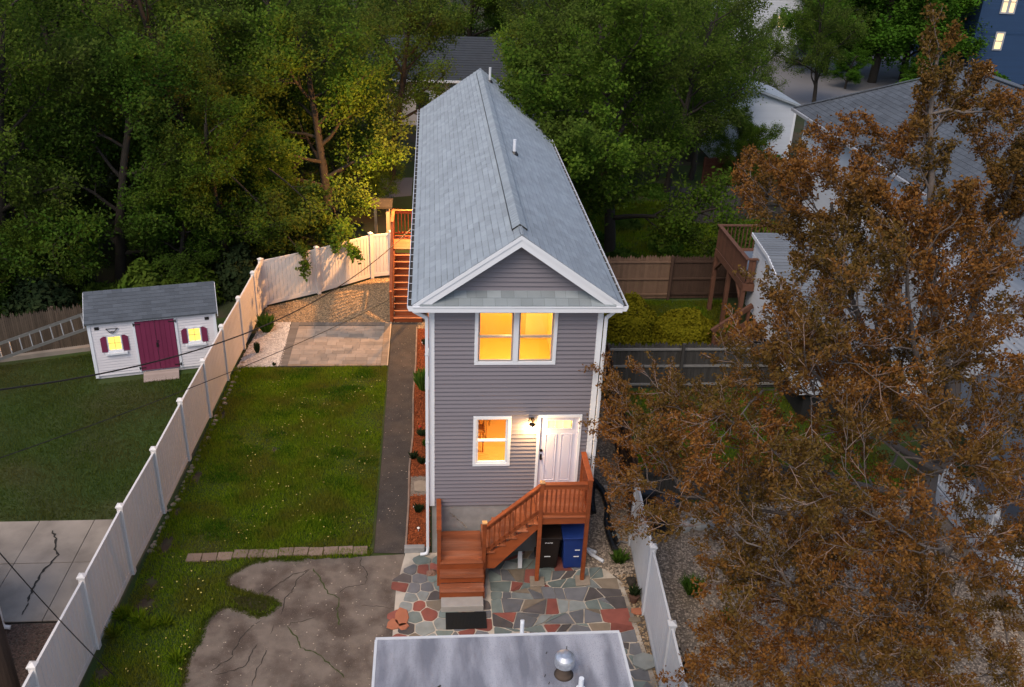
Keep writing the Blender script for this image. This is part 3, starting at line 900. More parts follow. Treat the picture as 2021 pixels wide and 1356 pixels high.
point_light('room_lamp', (1.75, 1.2, 3.95), 210, (1.0, 0.74, 0.34), 0.12, house)

def sash_window(name, x0, x1, z0, z1, parent, fr=0.055):
    w = part(name, MB().box(x0, x1, -0.03, 0.10, z1 - fr, z1).box(x0, x1, -0.03, 0.10, z0, z0 + fr).box(x0, x0 + fr, -0.03, 0.10, z0 + fr, z1 - fr)
             .box(x1 - fr, x1, -0.03, 0.10, z0 + fr, z1 - fr), trim, parent, bevel=0.006)
    return w
def sashes(w, x0, x1, z0, z1, fr=0.035, smat=sash):
    zm = (z0 + z1) / 2 - 0.01
    for (a, b, yy) in ((zm, z1, 0.035), (z0, zm + 0.03, 0.0)):
        s_ = part('sash', MB().box(x0, x1, yy, yy + .03, b - fr, b).box(x0, x1, yy, yy + .03, a, a + fr).box(x0, x0 + fr, yy, yy + .03, a + fr, b - fr)
                  .box(x1 - fr, x1, yy, yy + .03, a + fr, b - fr), smat, w)
        part('pane', MB().add([(x0 + fr, yy + .015, a + fr), (x1 - fr, yy + .015, a + fr), (x1 - fr, yy + .015, b - fr), (x0 + fr, yy + .015, b - fr)], [(0, 1, 2, 3)]), glass, w)
w1 = sash_window('window', 0.95, 2.71, 5.14, 6.46, house, 0.075)
w1['label'] = 'upper twin window glowing orange'
part('mullion', MB().box(1.775, 1.885, -0.034, 0.10, 5.215, 6.385), trim, w1)
sashes(w1, 1.03, 1.772, 5.22, 6.38); sashes(w1, 1.888, 2.63, 5.22, 6.38)
w2 = sash_window('window', 0.96, 1.81, 2.52, 3.84, house, 0.075)
w2['label'] = 'lower single window with lit kitchen'
sashes(w2, 1.04, 1.73, 2.60, 3.76, smat=trim)
# blinds drawn behind the upper panes
slat = mesh_of('blind_slat', MB().box(-.34, .34, -.012, .012, -0.001, 0.001), room_light)
# door
dfr = part('door_frame', MB().box(2.40, 2.465, -0.035, 0.10, 1.86, 3.87).box(3.335, 3.40, -0.035, 0.10, 1.86, 3.87).box(2.465, 3.335, -0.035, 0.10, 3.80, 3.87).box(2.40, 3.40, -0.06, 0.10, 1.80, 1.86), trim, house, bevel=0.006)
DX0, DX1, DZ0, DZ1 = 2.467, 3.333, 1.865, 3.797
door = part('door', MB().box(DX0, DX1, 0.02, 0.062, DZ0, 3.48).box(DX0, 2.62, 0.02, 0.062, 3.48, DZ1).box(3.19, DX1, 0.02, 0.062, 3.48, DZ1).box(2.62, 3.19, 0.02, 0.062, 3.715, DZ1), door_white, house)
for k in range(3):
    x0 = 2.635 + k * 0.183
    part('pane', MB().box(x0, x0 + 0.165, 0.03, 0.045, 3.50, 3.70), lit_warm, door)
part('pane_frame', MB().box(2.605, 3.205, 0.005, 0.022, 3.70, 3.73).box(2.605, 3.205, 0.005, 0.022, 3.465, 3.495).box(2.605, 2.632, 0.005, 0.022, 3.495, 3.70).box(3.185, 3.205, 0.005, 0.022, 3.495, 3.70)
     .box(2.800, 2.818, 0.008, 0.028, 3.495, 3.70).box(2.983, 3.001, 0.008, 0.028, 3.495, 3.70), door_white, door)
for x0 in (2.60, 2.955):
    p_ = part('door_panel', MB().box(x0, x0 + 0.018, 0.006, 0.021, 2.08, 3.34).box(x0 + 0.242, x0 + 0.26, 0.006, 0.021, 2.08, 3.34).box(x0 + .018, x0 + 0.242, 0.006, 0.021, 2.08, 2.098).box(x0 + .018, x0 + 0.242, 0.006, 0.021, 3.322, 3.34), door_white, door, bevel=0.004)
    part('raised_field', MB().box(x0 + 0.045, x0 + 0.215, 0.012, 0.0215, 2.125, 3.295), door_white, door, bevel=0.004)
part('knob', MB().tube([(2.52, 0.02, 2.72), (2.52, -0.03, 2.72), (2.52, -0.06, 2.72)], [0.03, 0.018, 0.032], 12).box(2.495, 2.545, 0.012, 0.022, 2.66, 2.80), metal_dark, door)
part('deadbolt', MB().tube([(2.52, 0.02, 2.91), (2.52, -0.012, 2.91)], 0.032, 12), metal_dark, door)

# ---- roof
RZ, EZ, EX = 8.22, 6.70, -0.34          # ridge height, eave height and the eave's x
YF = -0.32
ang = math.atan2(RZ - EZ, 1.83 - EX)
sl = math.hypot(RZ - EZ, 1.83 - EX)
XC = 1.83
roof = part('roof', MB().prism([(EX, EZ - .02), (XC, RZ - .02), (HW - EX, EZ - .02), (HW - EX, EZ - 0.09), (XC, RZ - 0.09), (EX, EZ - 0.09)], 'y', YF + 0.01, YB + 0.2), shingle_dark, house)
TABV = [(0, 0, 0.004), (0, 1, 0.004), (0, 1, 0.022), (0, 0, 0.022), (0.119, 0, 0.0115), (0.119, 1, 0.0115), (0.20, 0, 0.004), (0.20, 1, 0.004)]
TABF = [(0, 3, 2, 1), (3, 4, 5, 2), (4, 6, 7, 5), (0, 6, 4, 3), (1, 2, 5, 7)]
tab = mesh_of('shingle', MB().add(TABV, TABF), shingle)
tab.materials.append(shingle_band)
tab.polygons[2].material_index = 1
rows = 18
expo = sl / rows
TABW = 0.30
stuff = MB()
tabs_done = 0
tmp = []
for side in (0, 1):
    for r_ in range(rows):
        off = (r_ % 2) * TABW / 2 + rg.uniform(-.02, .02)
        y = YF - off
        while y < YB + 0.2:
            y0, y1 = max(y, YF), min(y + TABW - 0.006, YB + 0.2)
            if y1 - y0 > 0.03:
                tmp.append((side, r_, y0, y1))
            y += TABW
tmp.sort(key=lambda t: t[2])
def tab_matrix(side, r_, y0, y1):
    d = r_ * expo - (0.025 if r_ == 0 else 0)
    jitter = 0.0
    if side == 0:
        return Vector((EX + math.cos(ang) * d, y0, EZ + math.sin(ang) * d - 0.012)), (0, -ang, 0), (expo * 5.4 * 0.2 / 0.2 * 0.2 * 1.1 + 0, 1, 1)
    return Vector((HW - EX - math.cos(ang) * d, y1, EZ + math.sin(ang) * d - 0.012)), (0, -ang, math.pi), None
for i, (side, r_, y0, y1) in enumerate(tmp):
    loc, rot, _ = tab_matrix(side, r_, y0, y1)
    if side == 1:
        rot = (0, -ang, math.pi)
    if i < 296:
        piece('shingle', tab, roof, loc, rot, (1.0, y1 - y0, 1.0))
    else:
        Mx = Matrix.Translation(loc) @ Euler(rot).to_matrix().to_4x4() @ Matrix.Diagonal((1.0, y1 - y0, 1.0, 1.0))
        jz = rg.uniform(0, .003)
        stuff.add([Mx @ Vector((a, b, c + jz)) for a, b, c in TABV], TABF)
so = part('shingles', stuff, shingle, roof, kind='stuff')
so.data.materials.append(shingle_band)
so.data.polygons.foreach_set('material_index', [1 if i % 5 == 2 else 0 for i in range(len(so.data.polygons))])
# ridge caps, then the raised ridge vent with its own caps
def cap_mb(wid, ln, th):
    c, s = math.cos(ang) * wid, math.sin(ang) * wid
    return MB().add([(-c, 0, -s), (0, 0, 0), (c, 0, -s), (-c, ln, -s - .008), (0, ln, -.008), (c, ln, -s - .008),
                     (-c, 0, -s - th), (0, 0, -th), (c, 0, -s - th)], [(0, 1, 4, 3), (1, 2, 5, 4), (0, 6, 7, 1), (1, 7, 8, 2), (0, 3, 6), (2, 8, 5)])
capm = mesh_of('ridge_cap', cap_mb(0.155, 0.2, 0.012), shingle)
for k in range(4):
    piece('ridge_cap', capm, roof, (XC, YF + 0.005 + k * 0.14, RZ + 0.022))
vent = part('ridge_vent', MB().prism([(XC - .16, RZ - .05), (XC - .16, RZ - .095), (XC, RZ + .015), (XC + .16, RZ - .095), (XC + .16, RZ - .05), (XC, RZ + .06)], 'y', 0.18, YB - 0.4), black_plastic, roof)
capv = mesh_of('ridge_cap', cap_mb(0.185, 0.2, 0.014), shingle)
k = 0
while 0.16 + k * 0.15 < YB - 0.5:
    piece('ridge_cap', capv, roof, (XC, 0.16 + k * 0.15, RZ + 0.075))
    k += 1
# rake boards, fascia, pent roof
for sgn in (0, 1):
    def X(x): return x if sgn == 0 else HW - x
    rk = [(X(EX), EZ - .022), (XC, RZ - .022), (XC, RZ - .255), (X(EX + 0.335), EZ - 0.022)] if True else None
    part('rake_board', MB().prism(rk if sgn == 0 else rk[::-1], 'y', YF - 0.004, YF + 0.028), trim, house)
    rk2 = [(X(EX - .01), EZ - .012), (XC, RZ - .012), (XC, RZ - .10), (X(EX + 0.10), EZ - 0.022)]
    part('rake_moulding', MB().prism(rk2 if sgn == 0 else rk2[::-1], 'y', YF - 0.022, YF - 0.005), trim, house)
part('rake_soffit', MB().prism([(EX + .1, EZ - .12), (XC, RZ - .12), (HW - EX - .1, EZ - .12), (HW - EX - .1, EZ - .14), (XC, RZ - .14), (EX + .1, EZ - .14)], 'y', YF + .03, 0.03), trim, house)
part('fascia', MB().box(EX, HW - EX, YF - 0.03, YF + 0.02, EZ - 0.17, EZ - 0.024).box(EX, HW - EX, YF - 0.045, YF - .03, EZ - 0.06, EZ - 0.026), trim, house, bevel=0.005)
part('soffit', MB().box(EX + 0.01, HW - EX - 0.01, YF + 0.02, 0.0, EZ - 0.165, EZ - 0.15), trim, house)
for x0, x1 in ((EX, -0.004), (HW + 0.004, HW - EX)):
    part('soffit', MB().box(x0, x1, 0.0, YB, EZ - 0.16, EZ - 0.145), trim, house)
    part('fascia', MB().box(EX if x0 < 0 else HW - EX - .02, EX + .02 if x0 < 0 else HW - EX, 0.0, YB + .2, EZ - 0.16, EZ - 0.092), trim, house)
pent_mat = M('pent_shingle', (0.225, 0.255, 0.27), .9, .2, 2.0, bump=.3, bs=200, objr=.16)
pent = part('pent_roof', MB().prism([(YF - 0.03, EZ - 0.023), (0.0, 6.885), (0.0, EZ - 0.023)], 'x', EX + 0.36, HW - EX - 0.36), shingle_dark, house)
pa = math.atan2(6.885 - EZ + .023, -YF + .03); pl = math.hypot(6.885 - EZ + .023, YF - .03)
for r_ in range(2):
    y = YF - 0.035 + math.cos(pa) * pl / 2 * r_; zz = EZ - 0.024 + math.sin(pa) * pl / 2 * r_
    x = -0.2 if r_ == 0 else 0.12
    x1e = HW + 0.2 if r_ == 0 else HW - .12
    while x < x1e - 0.05:
        w = rg.uniform(0.16, 0.30)
        xe = min(x + w, x1e)
        part('shingle', MB().add([(x, y, zz), (xe - .004, y, zz), (x, y - .004, zz + .016), (xe - .004, y - .004, zz + .016),
                                  (x, y + math.cos(pa) * pl * .55, zz + math.sin(pa) * pl * .55 + .006), (xe - .004, y + math.cos(pa) * pl * .55, zz + math.sin(pa) * pl * .55 + .006)],
                                 [(0, 1, 3, 2), (2, 3, 5, 4)]), pent_mat, pent)
        x = xe
# gutters
debris = M('gutter_debris', (0.05, 0.045, 0.04), 1.0, 0.4, 12.0)
for sgn in (-1, 1):
    xe = EX if sgn < 0 else HW - EX
    def S(a): return xe + sgn * a
    prof = [(S(.005), EZ - .03), (S(.005), EZ - .125), (S(.07), EZ - .125), (S(.105), EZ - .055), (S(.105), EZ - .02), (S(.118), EZ - .02), (S(.118), EZ - .06), (S(.082), EZ - .14), (S(-.01), EZ - .14), (S(-.01), EZ - .03)]
    g = part('gutter', MB().prism(prof, 'y', YF - 0.01, YB + 0.18), trim, house)
    part('gutter_end', MB().prism([(S(-.01), EZ - .03), (S(.118), EZ - .02), (S(.118), EZ - .06), (S(.082), EZ - .14), (S(-.01), EZ - .14)], 'y', YF - 0.022, YF - 0.011), trim, g)
    part('leaf_debris', MB().box(min(S(.006), S(.10)), max(S(.006), S(.10)), YF, YB + .17, EZ - .075, EZ - .06), debris, g)
    k = 0
    hang = mesh_of('gutter_hanger', MB().box(-.055, .055, -.009, .009, -.006, .002), flash)
    while 0.1 + k * 0.42 < YB:
        piece('gutter_hanger', hang, g, ((S(.0) + S(.11)) / 2, 0.0 + k * 0.42, EZ - 0.024)); k += 1
# downspouts: left one kicks out at the foot
dsl = part('downspout', MB().beam((EX - .03, -0.10, EZ - .13), (EX + .02, -0.10, EZ - .26), .075, .06, (0, 1, 0)).beam((EX + .02, -0.10, EZ - .25), (-0.065, -0.06, EZ - .42), .075, .06, (0, 1, 0))
           .box(-0.098, -0.03, -0.10, -0.03, 0.22, EZ - .40).tube([(-.064, -.065, .26), (-.064, -.07, .16), (-.09, -.085, .09), (-.17, -.09, .07), (-.24, -.09, .065)], .042, 10), trim, house, bevel=0.008)
dsr = part('downspout', MB().beam((HW - EX + .03, -0.10, EZ - .13), (HW - EX - .06, -0.10, EZ - .20), .075, .06, (0, 1, 0)).beam((HW - EX - .05, -0.10, EZ - .19), (HW + 0.07, -0.06, EZ - .42), .075, .06, (0, 1, 0))
           .box(HW + 0.035, HW + .105, -0.10, -0.03, 0.22, EZ - .40).tube([(HW + .07, -.065, .26), (HW + .07, -.08, .14), (HW + .2, -.25, .08), (HW + .45, -.5, .07)], .045, 10), trim, house, bevel=0.008)
for z_ in (5.4, 3.2):
    part('strap', MB().box(-0.104, -0.024, -0.106, -.024, z_, z_ + .03), flash, dsl)
    part('strap', MB().box(HW + .029, HW + .111, -0.106, -.024, z_, z_ + .03), flash, dsr)
# roof pipes
for (x, y, h, m) in ((2.26, 6.75, 0.40, trim), (2.12, 15.9, 0.5, flash)):
    zb = RZ - (x - XC) * math.tan(ang)
    vp = part('vent_pipe', MB().tube([(x, y, zb - .05), (x, y, zb + h)], 0.045, 12), m, house, smooth=False)
    part('pipe_boot', MB().lathe([(0.11, -.05), (0.10, .0), (0.055, .06)], (x, y, zb + .02), 12), black_plastic, vp)
# side wall fittings seen past the left corner
part('meter_box', MB().box(-0.14, -0.01, 4.6, 4.8, 1.9, 2.2), trim, house, bevel=0.01)
part('spigot', MB().tube([(0.02, 2.6, .9), (-.10, 2.6, .9), (-.12, 2.6, .82)], .02, 8), trim, house)
part('outlet_cover', MB().box(-0.08, -0.01, 7.2, 7.32, 1.6, 1.8), trim, house)

# ---- wall lamp beside the door
sc = thing('wall_lamp', (2.26, 0, 3.72), 'lit glass jar wall lamp beside the white front door', 'lamp')
part('back_plate', MB().box(2.20, 2.32, -0.028, -0.004, 3.66, 3.80), metal_dark, sc, bevel=0.005)
part('arm', MB().tube([(2.26, -.02, 3.77), (2.26, -.12, 3.79), (2.26, -.19, 3.77)], .012, 8), metal_dark, sc)
part('lamp_cap', MB().lathe([(0.02, .07), (.045, .05), (.075, .03), (.075, .02)][::-1], (2.26, -.19, 3.70), 16), metal_dark, sc)
part('socket', MB().tube([(2.26, -.19, 3.72), (2.26, -.19, 3.655)], .022, 10), metal_dark, sc)
part('bulb', MB().lathe([(.012, -.075), (.032, -.06), (.036, -.035), (.018, 0.0)], (2.26, -.19, 3.655), 12), bulb_mat, sc, smooth=True)
jar = part('glass_jar', MB().lathe([(.05, -.14), (.07, -.12), (.074, 0.0)], (2.26, -.19, 3.72), 16), glass, sc)
point_light('wall_lamp_light', (2.26, -0.20, 3.575), 68, (1.0, 0.60, 0.24), 0.03, sc)

# ---- lamp over the rear stair landing, on the left wall
rl = thing('stair_lamp', (-0.02, 16.9, 4.5), 'wall lamp on the left side wall above the rear stair landing', 'lamp')
part('back_plate', MB().box(-0.045, -0.012, 16.84, 16.96, 4.45, 4.62), metal_dark, rl)
part('lamp_cap', MB().lathe([(.17, 0), (.05, .08)], (-0.16, 16.9, 4.58), 14).beam((-0.03, 16.9, 4.58), (-.14, 16.9, 4.60), .02, .02), metal_dark, rl)
part('bulb', MB().lathe([(.015, -.1), (.05, -.07), (.05, -.03), (.02, 0)], (-0.14, 16.9, 4.58), 12), bulb_mat, rl, smooth=True)
point_light('stair_lamp_light', (-0.16, 16.9, 4.43), 2700, (1.0, 0.47, 0.15), 0.05, rl)

# ================================================================ FRONT STAIRS
st = thing('front_stairs', (1.85, -0.6, 0), 'red stained wooden front stairs with landing, railings and small porch deck', 'stairs')
def B(name, mat, *box, parent=st, bev=0.006):
    return part(name, MB().box(*box), mat, parent, bevel=bev)
LZ = 0.72                                              # low landing
for k in range(8):                                     # landing boards
    y0 = -1.215 + k * 0.145
    B('deck_board', wood_floor, 0.22, 1.18, y0, y0 + 0.138, LZ - 0.03, LZ)
B('rim_joist', wood, 0.215, 1.20, -1.195, -1.16, LZ - 0.19, LZ - 0.031)
B('rim_joist', wood, 0.20, 0.235, -1.158, -0.06, LZ - 0.19, LZ - 0.031)
B('rim_joist', wood, 1.19, 1.225, -1.158, -0.06, LZ - 0.5, LZ - 0.031)
for z_, y0 in ((0.54, -1.48), (0.36, -1.745)):          # two front treads and their risers
    B('tread', wood_floor, 0.215, 1.19, y0, y0 + 0.145, z_ - 0.03, z_); B('tread', wood_floor, 0.215, 1.19, y0 + 0.15, y0 + 0.285, z_ - 0.03, z_)
    B('riser', wood, 0.235, 1.17, y0 + 0.03, y0 + 0.05, z_ - 0.18, z_ - 0.031)
for x0 in (0.20, 1.172):
    part('stringer', MB().prism([(-1.70, 0.12), (-1.70, 0.33), (-1.44, 0.33), (-1.44, 0.51), (-1.19, 0.51), (-1.19, 0.05)], 'x', x0, x0 + 0.034), wood, st)
# posts of the landing
for x0, y0, zt in ((0.15, -1.17, 1.62), (0.15, -0.16, 1.66)):
    B('post', wood, x0, x0 + 0.09, y0, y0 + 0.09, 0.0 if y0 < -1 else LZ, zt)
part('rail', MB().box(0.14, 0.25, -1.20, -0.05, 1.621, 1.655).box(0.165, 0.225, -1.08, -0.16, 1.53, 1.615).box(0.165, 0.225, -1.08, -0.16, 0.80, 0.87), wood, st, bevel=0.005)
bal = mesh_of('baluster', MB().box(-.018, .018, -.018, .018, 0, 1), wood)
for k in range(6):
    piece('baluster', bal, st, (0.195, -1.0 + k * 0.155, 0.87), scale=(1, 1, 0.66))
# flight of five treads rising to the right
RUN, RISE = 0.245, (1.87 - LZ) / 6
for k in range(5):
    x0 = 1.20 + k * RUN; z_ = LZ + RISE * (k + 1)
    for a, b_ in ((0.0, 0.135), (0.14, 0.272)):
        B('tread', wood_floor, x0 + a - 0.02, x0 + b_ - 0.02, -1.10, -0.06, z_ - 0.03, z_)
    B('riser', wood, x0 + 0.006, x0 + 0.024, -1.02, -0.06, z_ - RISE, z_ - 0.031)
for y0 in (-1.06, -0.10):
    part('stringer', MB().prism([(1.20, LZ - 0.30), (1.20, LZ + 0.02), (1.20 + 5 * RUN + .02, 1.73), (1.20 + 5 * RUN + .02, 1.56), (1.46, LZ - 0.30)], 'y', y0, y0 + 0.036), wood, st)
# porch deck
PZ = 1.87
for k in range(8):
    y0 = -1.12 + k * 0.14
    B('deck_board', wood_floor, 2.38, 3.56, y0, y0 + 0.134, PZ - 0.03, PZ)
B('rim_joist', wood, 2.40, 3.54, -1.10, -1.065, PZ - 0.20, PZ - 0.031)
B('rim_joist', wood, 3.505, 3.54, -1.063, -0.01, PZ - 0.20, PZ - 0.031)
B('rim_joist', wood, 2.40, 2.435, -1.063, -0.01, PZ - 0.20, PZ - 0.031)
for x0 in (2.395, 3.455):
    B('post', wood, x0, x0 + 0.09, -1.14, -1.05, 0.06, 2.80 if x0 < 3 else 2.83)
    part('footing', MB().prism([(x0 - .12, -1.30), (x0 + .22, -1.28), (x0 + .24, -0.98), (x0 - .10, -0.95)], 'z', 0.03, 0.075), rock, st, bevel=0.01)
part('post_cap', MB().box(2.385, 2.495, -1.15, -1.04, 2.801, 2.82).add([(2.39, -1.145, 2.82), (2.49, -1.145, 2.82), (2.49, -1.045, 2.82), (2.39, -1.045, 2.82), (2.44, -1.095, 2.865)], [(0, 1, 4), (1, 2, 4), (2, 3, 4), (3, 0, 4)]), wood_end, st)
B('post', wood, 1.16, 1.25, -1.15, -1.06, 0.0, 1.74)                    # newel of the flight
B('post_cap', wood_end, 1.150, 1.262, -1.16, -1.05, 1.741, 1.775)
B('post', wood, 3.455, 3.545, -0.105, -0.015, PZ, 2.86)
part('rail', MB().box(2.49, 3.45, -1.15, -1.03, 2.735, 2.77).box(2.49, 3.45, -1.11, -1.07, 2.62, 2.734).box(2.49, 3.45, -1.11, -1.07, 1.93, 2.0), wood, st, bevel=0.005)
for k in range(9):
    piece('baluster', bal, st, (2.56 + k * 0.101, -1.088, 1.99), scale=(1, 1, 0.64))
part('rail', MB().box(3.44, 3.56, -1.14, -0.01, 2.84, 2.875).box(3.48, 3.52, -1.05, -0.10, 2.72, 2.80).box(3.48, 3.52, -1.05, -0.10, 1.93, 2.0), wood, st, bevel=0.005)
for k in range(7):
    piece('baluster', bal, st, (3.50, -0.96 + k * 0.13, 1.99), scale=(1, 1, 0.75))
A0, A1 = Vector((1.25, -1.09, 1.66)), Vector((2.40, -1.09, 2.72))
part('rail', MB().beam(A0, A1, 0.115, 0.034).beam(A0 - Vector((0, 0, .075)), A1 - Vector((0, 0, .075)), 0.036, 0.10), wood, st, bevel=0.004)
B0, B1 = A0 - Vector((0, 0, .70)), A1 - Vector((0, 0, .70))
part('rail', MB().beam(B0, B1, 0.036, 0.085), wood, st, bevel=0.004)
for k in range(10):
    t = (k + .6) / 10.2
    p = B0.lerp(B1, t)
    piece('baluster', bal, st, (p.x, p.y, p.z), scale=(1, 1, 0.62))
# concrete bottom step and mat
tag(part('concrete_step', MB().box(0.235, 1.17, -2.01, -1.70, 0.02, 0.18), M('step_concrete', (0.34, 0.31, 0.28), 0.95, 0.15, 6.0, bump=0.2, bs=50), None, bevel=0.01), 'pale concrete slab step at the foot of the red stairs', 'step')
mat_t = thing('doormat', (0.77, -2.28, 0.03), 'black rubber grid doormat lying in front of the concrete step', 'doormat')
part('mat_base', MB().box(0.33, 1.215, -2.55, -2.06, 0.036, 0.044), rubber, mat_t)
mg = MB()
for k in range(30): mg.box(0.335 + k * .0301, 0.335 + k * .0301 + .010, -2.545, -2.065, 0.044, 0.056)
for k in range(17): mg.box(0.332, 1.213, -2.548 + k * .0301, -2.548 + k * .0301 + .010, 0.0445, 0.0565)
part('mat_grid', mg, rubber, mat_t, kind='stuff')

# ---- wheeled bins under the porch
def bin_(x, y, mat, lab, mark):
    t = thing('wheeled_bin', (x, y, 0), lab, 'bin', 'bins under the porch')
    w0, w1, d0, d1, h = 0.215, 0.265, 0.24, 0.31, 0.98
    q = [(x - w0, y - d0, .05), (x + w0, y - d0, .05), (x + w0, y + d0, .05), (x - w0, y + d0, .05), (x - w1, y - d1, h), (x + w1, y - d1, h), (x + w1, y + d1, h), (x - w1, y + d1, h)]
    bo = part('body', MB().add(q, [(3, 2, 1, 0), (4, 5, 6, 7), (0, 1, 5, 4), (1, 2, 6, 5), (2, 3, 7, 6), (3, 0, 4, 7)]), mat, t, bevel=0.03)
    part('rim', MB().box(x - w1 - .02, x + w1 + .02, y - d1 - .02, y + d1 + .02, h - .05, h + .001), mat, t, bevel=0.01)
    part('lid', MB().prism([(y - d1 - .05, h + .004), (y + d1 + .03, h + .004), (y + d1 + .03, h + .05), (y, h + .10), (y - d1 - .05, h + .04)], 'x', x - w1 - .025, x + w1 + .025), mat, t, bevel=0.012)
    part('handle', MB().tube([(x - .18, y + d1 + .09, h - .03), (x + .18, y + d1 + .09, h - .03)], .018, 8), black_plastic, t)
    for s in (-1, 1):
        part('wheel', MB().tube([(x + s * .19, y + .26, .12), (x + s * .25, y + .26, .12)], .12, 14), tyre, t)
        part('foot', MB().box(x + s * .15 - .05, x + s * .15 + .05, y - .22, y - .12, .02, .06), mat, t)
    def fy(z): return y - d0 - (d1 - d0) * (z - .05) / (h - .05) - 0.006
    mb = MB()
    for (x0, x1, z_) in mark:
        mb.box(x + x0, x + x1, fy(z_) - .006, fy(z_), z_ - .012, z_ + .012)
    part('printed_mark', mb, white_print, bo)
    return t
letters = [(-.10 + .024 * k, -.10 + .024 * k + (.012 if k % 3 else .018), .84 + (.008 if k % 4 == 1 else 0)) for k in range(8)]
bin_(2.74, -0.42, bin_brown, 'dark brown wheeled bin under the porch deck', letters + [(-.09, .05, .42)])
bin_(3.33, -0.44, bin_blue, 'blue wheeled recycling bin beside the brown bin under the porch', [(0.02, .14, .62), (0.0, .13, .42)])
tag(link('leaning_board', mesh_of('leaning_board', MB().beam((2.10, -0.62, 0.02), (2.10, -0.46, 0.40), .10, .02, (0, 1, 0)), flash)), 'short pale board leaning under the stair flight', 'board')

# ================================================================ REAR STAIRS up the left side
rs = thing('rear_stairs', (-0.85, 15.0, 0), 'red stained wooden side stairs climbing along the left wall to a small deck', 'stairs')
DZ = 1.95
NT = 10
for k in range(NT):
    y0 = 12.86 + k * 0.235; z_ = DZ * (k + 1) / (NT + 1)
    B('tread', wood_floor, -1.33 + (0 if k else -.02), -0.30 if k < 2 else -0.12, y0 - .02, y0 + 0.25, z_ - 0.035, z_, parent=rs)
    B('riser', wood, -1.30, -0.30 if k < 2 else -0.12, y0 + 0.004, y0 + 0.022, z_ - DZ / (NT + 1), z_ - 0.036, parent=rs)
YD = 12.86 + NT * 0.235
for x0 in (-1.375, -0.115 + 0.02):
    part('stringer', MB().prism([(12.86, 0.0), (12.86, 0.22), (YD, DZ - 0.02), (YD, DZ - 0.32), (13.2, 0.0)], 'x', x0, x0 + 0.04), wood, rs)
for k in range(10):
    y0 = YD - .02 + k * 0.14
    B('deck_board', wood_floor, -1.38, -0.08, y0, y0 + 0.134, DZ - 0.03, DZ, parent=rs)
YE = YD - .02 + 1.4
B('rim_joist', wood, -1.40, -0.08, YE, YE + 0.035, DZ - .2, DZ, parent=rs); B('rim_joist', wood, -1.415, -1.381, YD - .02, YE, DZ - .2, DZ, parent=rs)
for (x0, y0, z0, z1) in ((-1.46, 12.86, 0, 1.22), (-1.46, YD - .05, 0, 3.02), (-1.46, YE - .06, 0, 3.02), (-0.20, YE - .06, 0, 3.0)):
    B('post', wood, x0, x0 + 0.09, y0, y0 + 0.09, z0, z1, parent=rs)
part('rail', MB().beam((-1.415, 12.9, 1.16), (-1.415, YD, 2.98), .10, .036).beam((-1.415, 12.9, 1.08), (-1.415, YD, 2.90), .036, .09).beam((-1.415, 12.95, .38), (-1.415, YD, 2.14), .036, .09), wood, rs)
for k in range(16):
    t = (k + .7) / 16.5
    piece('baluster', bal, rs, (-1.415, 12.9 + (YD - 12.9) * t, .36 + (2.12 - .36) * t), scale=(1, 1, .74))
part('rail', MB().box(-1.47, -1.36, YD, YE + .04, 2.96, 3.0).box(-1.435, -1.395, YD + .04, YE - .06, 2.86, 2.955).box(-1.435, -1.395, YD + .04, YE - .06, 2.03, 2.10), wood, rs)
part('rail', MB().box(-1.36, -0.10, YE - .07, YE + .04, 2.96, 2.999).box(-1.36, -0.20, YE - .035, YE + .005, 2.86, 2.955).box(-1.36, -.2, YE - .035, YE + .005, 2.03, 2.10), wood, rs)
for k in range(9):
    piece('baluster', bal, rs, (-1.415, YD + .14 + k * .135, 2.10), scale=(1, 1, .76))
for k in range(8):
    piece('baluster', bal, rs, (-1.24 + k * .13, YE - .015, 2.10), scale=(1, 1, .76))

